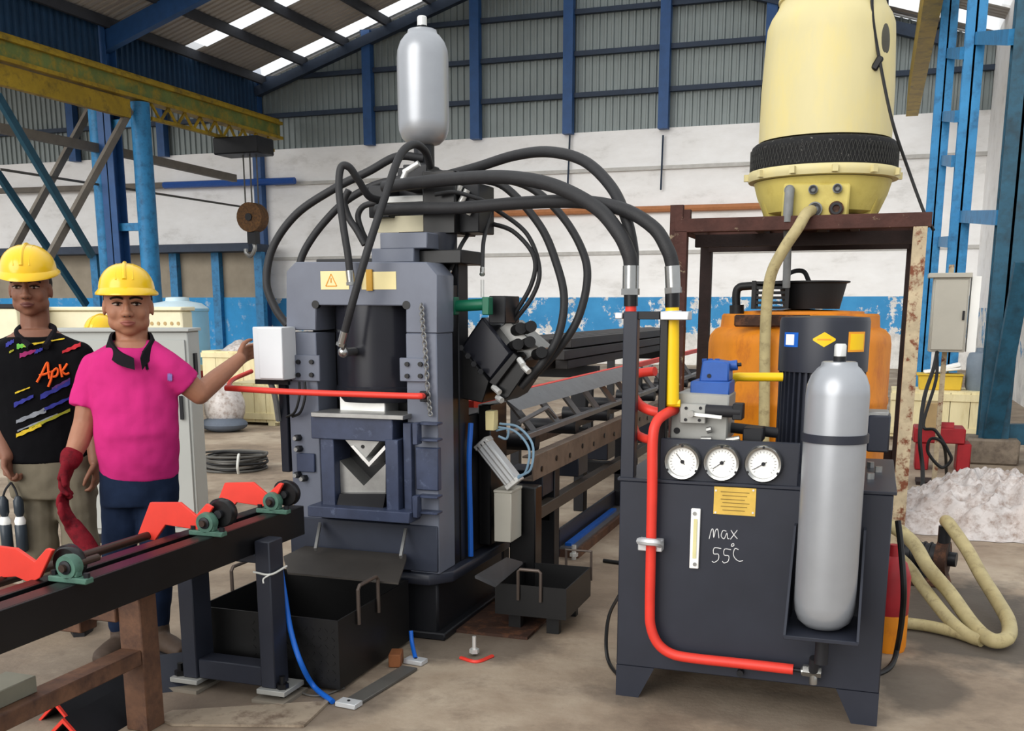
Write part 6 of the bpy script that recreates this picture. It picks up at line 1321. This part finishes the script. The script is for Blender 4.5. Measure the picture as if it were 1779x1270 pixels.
def helmet(root, C, H, s, f, rs=0.113, rf=0.142, hz=0.125, base=0.10, tilt=0.0):
    u = (UP * math.cos(tilt) - f * math.sin(tilt)).normalized(); f2 = s.cross(u); f2 = f2 if f2.dot(f) > 0 else -f2
    c = C + UP * base * H; b = Fig(); secs = []; n = 40
    for k in range(11):
        t = k / 10 * math.pi / 2; q = math.cos(t) ** 0.85 if k < 10 else 0.02; secs.append((c + u * hz * math.sin(t), s * rs * q, f2 * rf * q))
    sh = b.loft(secs, n).build('helmet', 'helmet_yellow', root, smooth=60)
    vs = []; fs = []
    for r_, z_ in ((1.0, 0.006), (1.11, -0.006), (1.12, -0.014), (1.10, -0.016), (0.98, -0.004)):
        for k in range(n):
            a = 2 * math.pi * k / n; pk = 1 + (0.10 * max(0, math.sin(a)) ** 2 if r_ > 1.05 else 0)
            vs.append(c + s * rs * r_ * math.cos(a) + f2 * rf * r_ * pk * math.sin(a) + u * z_ - u * (0.012 * max(0, math.sin(a)) if r_ > 1.05 else 0))
    for i in range(5):
        for k in range(n): fs.append((i * n + k, i * n + (k + 1) % n, ((i + 1) % 5) * n + (k + 1) % n, ((i + 1) % 5) * n + k))
    MB().add(vs, fs).build('brim', 'helmet_yellow', sh, smooth=60)
    for off, w in ((0.0, 0.009), (0.032, 0.004), (-0.032, 0.004)):
        P = [c + s * off + (f2 * rf * math.cos(a) + u * hz * math.sin(a)) * (1.0 if off == 0 else 0.955) for a in [math.radians(20 + 14 * k) for k in range(11)]]
        MB().tube(P, w, 8, 2).build('ridge', 'helmet_yellow', sh)
    return sh
def ribbon(bvh, p0, p1, w0, w1, mat, name, root, bend=0.0, off=0.008, n=14):
    """print on cloth: a strip laid on the shirt surface between two pixels"""
    vs = []; ok = True; rows = 3
    for k in range(n + 1):
        t = k / n; cx_, cy_ = p0[0] + (p1[0] - p0[0]) * t, p0[1] + (p1[1] - p0[1]) * t + bend * math.sin(math.pi * t); w = w0 + (w1 - w0) * t
        if 0.0 < t < 1.0: w *= 1 + 0.25 * math.sin(t * 17 + p0[1])
        for j in range(rows + 1):
            d = ray(cx_, cy_ + w * (j / rows - 0.5)).normalized(); hit = bvh.ray_cast(EYE, d)
            if hit[0] is None: return None
            vs.append(hit[0] - d * off)
    m = rows + 1; fs = [(k * m + j, (k + 1) * m + j, (k + 1) * m + j + 1, k * m + j + 1) for k in range(n) for j in range(rows)]
    b = len(vs); vs += [v + ray(100, 600).normalized() * 0.004 for v in vs]; fs += [tuple(i + b for i in reversed(q)) for q in fs]
    return MB().add(vs, fs).build(name, mat, root, smooth=60)
def stroke(bvh, pts, r, mat, name, root, off=0.009):
    P = []
    for a, b in pts:
        d = ray(a, b).normalized(); hit = bvh.ray_cast(EYE, d)
        if hit[0] is None: return None
        P.append(hit[0] - d * off)
    return MB().tube(P, r, 6, 4).build(name, mat, root)
def bvh_of(B): return BVHTree.FromPolygons([tuple(p) for p in B.v], [tuple(q) for q in B.f])
def torso(B, rows, s, f, grow=0.0):
    """rows: (px left, px right, py, depth radius, h)"""
    secs = []
    for a, b, y, dr, h in rows:
        p, q = PH(a, y, h), PH(b, y, h); c = (p + q) / 2; w = (q - p).length / 2 + grow; secs.append((Vector((c.x, c.y, c.z)), s * w, f * (dr + grow)))
    return B.loft(secs, 28)

# ------------------------------------------------------------------ man in the pink polo
def yawed(deg): a = math.radians(deg); r = Matrix.Rotation(a, 3, 'Z'); return r @ _R, r @ (-_fh)
h0 = 4.42
S, Fv = yawed(18)
foot = PH(236, 1130, h0); foot.z = 0
pm = thing('person', 'man in a pink polo and yellow helmet reaching towards the press', 'person', foot, 'men in yellow helmets')
B = Fig(); HC = PH(222, 529, h0); HH = 0.258
Sh, Fh_ = yawed(17)
HC = HC + _fh * 0.0
head(B, HC, HH, Sh, Fh_, 1.10)
B.limb([HC - UP * 0.06 + _fh * 0.03, PH(230, 600, h0 + 0.02)], [0.064, 0.068])
rows = [(196, 262, 592, 0.07, h0), (166, 298, 618, 0.095, h0), (160, 304, 650, 0.112, h0), (164, 305, 700, 0.125, h0 - 0.01), (170, 306, 750, 0.14, h0 - 0.02), (178, 305, 800, 0.135, h0 - 0.01), (182, 305, 830, 0.12, h0)]
torso(B, rows, S, Fv, -0.012)
rS, rE, rW = PH(168, 640, h0), PH(148, 735, h0 - 0.04), PH(122, 800, h0 - 0.13)
lS, lE, lW = PH(296, 642, h0), PH(346, 684, h0 + 0.05), PH(416, 624, h0 + 0.34)
B.limb([rS, rE, (rE + rW) / 2 + _R * 0.004, rW], [0.062, 0.048, 0.044, 0.031]); B.hand(rW, PH(100, 862, h0 - 0.18) - rW, _R, -_fh, 0.18, 0.45)
B.limb([lS, lE, lE + (lW - lE) * 0.4, lW], [0.060, 0.046, 0.043, 0.030]); B.hand(lW, PH(446, 596, h0 + 0.58) - lW, -_fh, UP, 0.175, 0.45)
hipL, hipR = PH(212, 850, h0), PH(270, 850, h0)
ankL = PH(214, 1092, h0 - 0.02); ankR = PH(272, 1086, h0 + 0.02); knL = PH(206, 975, h0 - 0.03); knR = PH(274, 970, h0 - 0.02)
B.limb([hipL, knL, ankL], [0.07, 0.05, 0.036]); B.limb([hipR, knR, ankR], [0.07, 0.05, 0.036])
B.skin('body', 'skin_b', pm, 0.005, 6)
face(pm, HC, HH, Sh, Fh_, 1.10, 'lip_b', 0.01)
helmet(pm, HC, HH, Sh, Fh_, 0.112, 0.140, 0.112, 0.215, 0.04)
T = Fig(); torso(T, [(188, 270, 603, 0.085, h0)] + rows[1:], S, Fv, 0.006); T.ball(rS, 0.068); T.ball(lS, 0.066)
T.limb([PH(205, 615, h0), rS], [0.06, 0.068]); T.limb([PH(262, 615, h0), lS], [0.06, 0.066])
se = rS + (rE - rS) * 0.72; T.cyl(rS, se, 0.070, 0.076, n=18); sl = lS + (lE - lS) * 0.62; T.cyl(lS, sl, 0.066, 0.068, n=18)
T.skin('polo_shirt', 'polo_pink', pm, 0.007, 14, 0.02)
bv_ = bvh_of(T)
col = Fig(); cn = PH(229, 597, h0)
for k in (-1, 1):
    P = [cn - Fv * 0.06 + UP * 0.035 , cn + S * (0.062 * k) - Fv * 0.02 + UP * 0.03, cn + S * (0.074 * k) + Fv * 0.035 + UP * 0.0, cn + S * (0.045 * k) + Fv * 0.09 - UP * 0.045, cn + S * (0.012 * k + 0.02) + Fv * 0.125 - UP * 0.075]
    C_ = catmull(P, 6); vs = []; fs = []
    for i, p in enumerate(C_):
        o_ = (p - cn); o_.z = 0; o_ = o_.normalized(); wd = 0.016 + 0.018 * math.sin(math.pi * i / (len(C_) - 1) * 0.8)
        vs += [p + UP * 0.02, p + o_ * 0.012 + UP * 0.018, p + o_ * 0.030 - UP * wd, p + o_ * 0.022 - UP * wd]
    for i in range(len(C_) - 1):
        for j in range(4): fs.append((i * 4 + j, i * 4 + (j + 1) % 4, (i + 1) * 4 + (j + 1) % 4, (i + 1) * 4 + j))
    fs += [(3, 2, 1, 0), tuple(range(len(vs) - 4, len(vs)))]
    MB().add(vs, fs).build('collar', 'collar_black', pm, smooth=50)
ribbon(bv_, (250, 612), (256, 644), 6, 5, 'collar_black', 'placket', pm)
stroke(bv_, [(249, 610), (252, 622), (256, 642)], 0.006, 'collar_black', 'placket', pm)
r_ = ribbon(bv_, (291, 655), (299, 656), 12, 12, M('badge_blue', (140, 120, 190), 0.7), 'chest_badge', pm)
tr = Fig()
torso(tr, [(176, 307, 812, 0.128, h0), (176, 308, 850, 0.125, h0), (178, 308, 875, 0.115, h0)], S, Fv, 0.0)
tr.limb([hipL, knL, ankL + UP * 0.02], [0.088, 0.070, 0.058]); tr.limb([hipR, knR, ankR + UP * 0.02], [0.088, 0.070, 0.058])
tr.skin('jeans', 'jeans', pm, 0.008, 6, 0.014)
def boots(root, a, fdir, mat='boot'):
    b = Fig(); a0 = Vector((a.x, a.y, 0)); sd = Vector((-fdir.y, fdir.x, 0))
    b.limb([a + UP * 0.0, a0 + UP * 0.06], [0.056, 0.056]); b.loft([(a0 - fdir * 0.07 + UP * 0.045, sd * 0.036, UP * 0.043), (a0 + UP * 0.05, sd * 0.046, UP * 0.048), (a0 + fdir * 0.10 + UP * 0.043, sd * 0.050, UP * 0.042), (a0 + fdir * 0.17 + UP * 0.036, sd * 0.045, UP * 0.034), (a0 + fdir * 0.205 + UP * 0.028, sd * 0.026, UP * 0.022)], 16)
    o = b.skin('boot', mat, root, 0.008, 2)
    MB().prism([a0 - fdir * 0.105 - sd * 0.03, a0 - fdir * 0.105 + sd * 0.03, a0 + sd * 0.046, a0 + fdir * 0.12 + sd * 0.05, a0 + fdir * 0.205 + sd * 0.024, a0 + fdir * 0.205 - sd * 0.024, a0 + fdir * 0.12 - sd * 0.05, a0 - sd * 0.046], (0, 0, 0.018)).build('sole', 'ink', o)
boots(pm, ankR, (_R * 0.75 - _fh * 0.65).normalized()); boots(pm, ankL, (-_fh * 0.95 - _R * 0.2).normalized())
# worn red glove and the spare one held in it
g = Fig(); g.limb([rW + (rE - rW) * 0.10, rW], [0.046, 0.042]); g.hand(rW, PH(100, 862, h0 - 0.18) - rW, _R, -_fh, 0.19, 0.5, 1.3); g.skin('work_glove', 'glove_red', pm, 0.005, 2)
gw = PH(104, 876, h0 - 0.20)
g2 = Fig(); e_ = PH(156, 962, h0 - 0.24); g2.limb([PH(146, 940, h0 - 0.235), e_], [0.040, 0.046]); g2.limb([gw + (e_ - gw) * 0.45, PH(146, 940, h0 - 0.235)], [0.036, 0.040]); g2.hand(gw + (e_ - gw) * 0.5, gw - e_, _R, -_fh, 0.18, 0.35, 1.25)
sg = thing('work_glove', 'dark red work glove dangling from the gloved hand', 'glove', e_); g2.skin('glove_body', 'glove_red', sg, 0.005, 2)

# ------------------------------------------------------------------ man in the black shirt
h1 = 4.78
S, Fv = yawed(14); foot = PH(80, 1120, h1); foot.z = 0
bm_ = thing('person', 'man in a black shirt with bright stripes and a yellow helmet', 'person', foot, 'men in yellow helmets')
B = Fig(); HC = PH(52, 500, h1); HH = 0.255; Sh, Fh_ = yawed(13)
head(B, HC, HH, Sh, Fh_, 1.0)
B.limb([HC - UP * 0.06 + _fh * 0.03, PH(62, 585, h1 + 0.03)], [0.060, 0.066])
rows = [(28, 100, 572, 0.07, h1), (-8, 132, 600, 0.095, h1), (-16, 146, 640, 0.115, h1), (-6, 148, 690, 0.12, h1), (4, 150, 740, 0.125, h1), (12, 154, 800, 0.12, h1)]
torso(B, rows, S, Fv, -0.012)
rS, rE, rW = PH(-8, 618, h1), PH(-14, 712, h1 - 0.02), PH(12, 792, h1 - 0.12)
lS, lE, lW = PH(138, 618, h1), PH(160, 720, h1 + 0.03), PH(166, 800, h1 - 0.02)
B.limb([rS, rE, (rE + rW) / 2, rW], [0.058, 0.046, 0.043, 0.033]); B.hand(rW, PH(17, 850, h1 - 0.14) - rW, _R, -_fh, 0.185, 1.15)
B.limb([lS, lE, lW], [0.058, 0.045, 0.032]); B.hand(lW, Vector((0, 0, -1)), -_R, -_fh, 0.185, 0.5)
hipL, hipR = PH(62, 835, h1), PH(128, 835, h1); knL, knR = PH(70, 955, h1 - 0.03), PH(142, 955, h1 - 0.02); ankL, ankR = PH(70, 1062, h1), PH(146, 1062, h1 + 0.03)
B.limb([hipL, knL, ankL], [0.07, 0.05, 0.036]); B.limb([hipR, knR, ankR], [0.07, 0.05, 0.036])
B.skin('body', 'skin_a', bm_, 0.005, 6)
face(bm_, HC, HH, Sh, Fh_, 1.0, 'lip_a', -0.005)
helmet(bm_, HC, HH, Sh, Fh_, 0.118, 0.146, 0.112, 0.30, -0.16)
T = Fig(); torso(T, [(22, 106, 584, 0.085, h1)] + rows[1:], S, Fv, 0.006); T.limb([PH(38, 598, h1), rS], [0.06, 0.066]); T.limb([PH(92, 598, h1), lS], [0.06, 0.064]); T.ball(rS, 0.068); T.ball(lS, 0.066)
se = rS + (rE - rS) * 0.78; T.cyl(rS, se, 0.068, 0.074, n=18); sl = lS + (lE - lS) * 0.75; T.cyl(lS, sl, 0.066, 0.072, n=18)
T.skin('polo_shirt', 'shirt_black', bm_, 0.007, 14, 0.012); bv_ = bvh_of(T)
cn = PH(64, 578, h1)
for k in (-1, 1):
    C_ = catmull([cn - Fv * 0.06 + UP * 0.03, cn + S * (0.064 * k) - Fv * 0.02 + UP * 0.024, cn + S * (0.072 * k) + Fv * 0.04 - UP * 0.01, cn + S * (0.03 * k + 0.02) + Fv * 0.11 - UP * 0.06], 6)
    MB().tube(C_, 0.016, 8, smooth=False).build('collar', 'collar_black', bm_)
def pm_(n_, c): return M('print_' + n_, c, 0.85, 0, 0.25, 30)
pm_('red', (176, 34, 44)); pm_('yellow', (206, 176, 44)); pm_('green', (96, 170, 66)); pm_('orange', (232, 92, 30)); pm_('blue', (44, 48, 130)); pm_('grey', (128, 132, 140)); pm_('magenta', (140, 34, 92)); pm_('olive', (142, 140, 40)); pm_('purple', (86, 50, 110))
for a, b, w0, w1, c in (((48, 594), (122, 582), 6, 3, 'red'), ((40, 601), (112, 588), 4, 2, 'yellow'), ((29, 602), (46, 600), 9, 5, 'green'), ((34, 618), (62, 609), 9, 5, 'magenta'), ((108, 612), (140, 598), 5, 8, 'red'), ((100, 586), (142, 584), 3, 7, 'red'), ((112, 600), (138, 592), 3, 4, 'magenta'),
                        ((16, 612), (24, 608), 4, 3, 'olive'), ((26, 683), (52, 673), 3, 2, 'yellow'), ((24, 704), (58, 688), 8, 5, 'blue'), ((70, 690), (122, 664), 9, 7, 'blue'), ((90, 676), (122, 658), 5, 4, 'purple'), ((28, 733), (80, 712), 6, 9, 'grey'), ((76, 712), (120, 692), 7, 5, 'blue'), ((28, 757), (72, 738), 7, 6, 'yellow'), ((50, 745), (122, 712), 6, 5, 'olive'), ((30, 749), (100, 719), 3, 2, 'grey'), ((10, 600), (24, 592), 8, 6, 'blue'), ((60, 612), (74, 606), 7, 5, 'blue')):
    ribbon(bv_, a, b, w0, w1, 'print_' + c, 'printed_stripe', bm_)
for st in ([(64, 664), (72, 650), (80, 633), (83, 631), (84, 645), (86, 658)], [(68, 652), (78, 650), (88, 646)], [(91, 644), (89, 658), (84, 672)], [(91, 646), (98, 640), (101, 645), (98, 653), (90, 655)], [(104, 633), (106, 645), (108, 655)], [(117, 632), (110, 642), (106, 645)], [(107, 645), (114, 650), (120, 648)]):
    stroke(bv_, st, 0.0055, 'print_orange', 'printed_script', bm_)
tr = Fig(); torso(tr, [(14, 156, 788, 0.118, h1), (18, 160, 830, 0.12, h1), (24, 166, 862, 0.11, h1)], S, Fv, 0.0)
tr.limb([hipL, knL, ankL], [0.092, 0.082, 0.076]); tr.limb([hipR, knR, ankR], [0.092, 0.086, 0.078]); tr.skin('trousers', 'khaki', bm_, 0.008, 6, 0.022)
boots(bm_, ankL, (-_fh * 0.95 - _R * 0.25).normalized(), 'ink'); boots(bm_, ankR, (-_fh * 0.95 + _R * 0.25).normalized(), 'ink')
# bottles hanging from his hand
for k, (a, lb) in enumerate(((9, 'dark bottle with a white collar, left of the pair hanging from the hand'), (35, 'dark bottle with a white collar, right of the pair hanging from the hand'))):
    q = PH(a, 905, h1 - 0.14); z0 = PH(a, 958, h1 - 0.14).z; t = thing('bottle', lb, 'bottle', (q.x, q.y, z0), 'bottles in the black shirted mans hand')
    MB().lathe([(0.020, z0), (0.026, z0 + 0.008), (0.026, q.z - 0.02), (0.02, q.z - 0.012)], (q.x, q.y, 0), n=18).build('bottle_body', M('bottle_dark', (48, 56, 64), 0.3), t)
    MB().lathe([(0.022, q.z - 0.02), (0.025, q.z), (0.018, q.z + 0.02), (0.012, q.z + 0.022)], (q.x, q.y, 0), n=18).build('collar', 'label_white', t)
    zt2 = PH(a, 862, h1 - 0.14).z; MB().lathe([(0.014, q.z + 0.02), (0.022, q.z + 0.04), (0.022, zt2 - 0.02), (0.010, zt2)], (q.x, q.y, 0), n=16).build('neck', 'bottle_dark', t)
    hq = PH(19, 838, h1 - 0.14); MB().tube([(q.x, q.y, zt2 - 0.005), ((q.x + hq.x) / 2, q.y, (zt2 + hq.z) / 2), hq], 0.005, 6).build('carry_strap', 'ink', t)

# ------------------------------------------------------------------ third man behind the cabinet
h2 = 7.5
S, Fv = yawed(-20); foot = PH(178, 900, h2); foot.z = 0; ez = PH(178, 586, h2)
tm = thing('person', 'person whose yellow helmet shows above the grey cabinet', 'person', foot, 'men in yellow helmets')
B = Fig(); HH = 0.24; HC = ez; head(B, HC, HH, S, Fv, 1.0); c0 = Vector((foot.x, foot.y, 0)); sc = ez.z / 1.56
def L_(sx_, fx_, z): return c0 + S * sx_ + Fv * fx_ + UP * z * sc
B.limb([HC - UP * 0.06, L_(0, -0.02, 1.38)], [0.058, 0.064]); B.loft([(L_(0, 0, 1.36), S * 0.15, Fv * 0.08), (L_(0, 0, 1.22), S * 0.17, Fv * 0.11), (L_(0, 0, 1.0), S * 0.15, Fv * 0.11), (L_(0, 0, 0.85), S * 0.16, Fv * 0.11)], 24)
for k in (-1, 1):
    B.limb([L_(0.17 * k, 0, 1.33), L_(0.2 * k, 0, 1.06), L_(0.2 * k, 0.05, 0.84)], [0.055, 0.043, 0.03]); B.hand(L_(0.2 * k, 0.05, 0.84), Vector((0, 0, -1)), -S * k, Fv, 0.175, 0.5); B.limb([L_(0.08 * k, 0, 0.85), L_(0.09 * k, 0.02, 0.48), L_(0.09 * k, 0, 0.09)], [0.07, 0.05, 0.036])
B.skin('body', 'skin_b', tm, 0.009, 2); face(tm, HC, HH, S, Fv, 1.0, 'lip_b'); helmet(tm, HC, HH, S, Fv, 0.112, 0.140, 0.13, 0.12)
T = Fig(); T.loft([(L_(0, 0, 1.37), S * 0.15, Fv * 0.09), (L_(0, 0, 1.22), S * 0.185, Fv * 0.125), (L_(0, 0, 1.0), S * 0.165, Fv * 0.125), (L_(0, 0, 0.80), S * 0.175, Fv * 0.125)], 24)
for k in (-1, 1): T.limb([L_(0.17 * k, 0, 1.33), L_(0.19 * k, 0, 1.15)], [0.064, 0.064])
T.skin('shirt', 'grey_shirt', tm, 0.010, 3)
T = Fig(); T.loft([(L_(0, 0, 0.98), S * 0.155, Fv * 0.115), (L_(0, 0, 0.80), S * 0.17, Fv * 0.118)], 24)
for k in (-1, 1): T.limb([L_(0.08 * k, 0, 0.82), L_(0.09 * k, 0.02, 0.48), L_(0.09 * k, 0, 0.09)], [0.086, 0.07, 0.06])
T.skin('trousers', 'jeans', tm, 0.010, 3)
for k in (-1, 1): boots(tm, L_(0.09 * k, 0, 0.09), Fv)
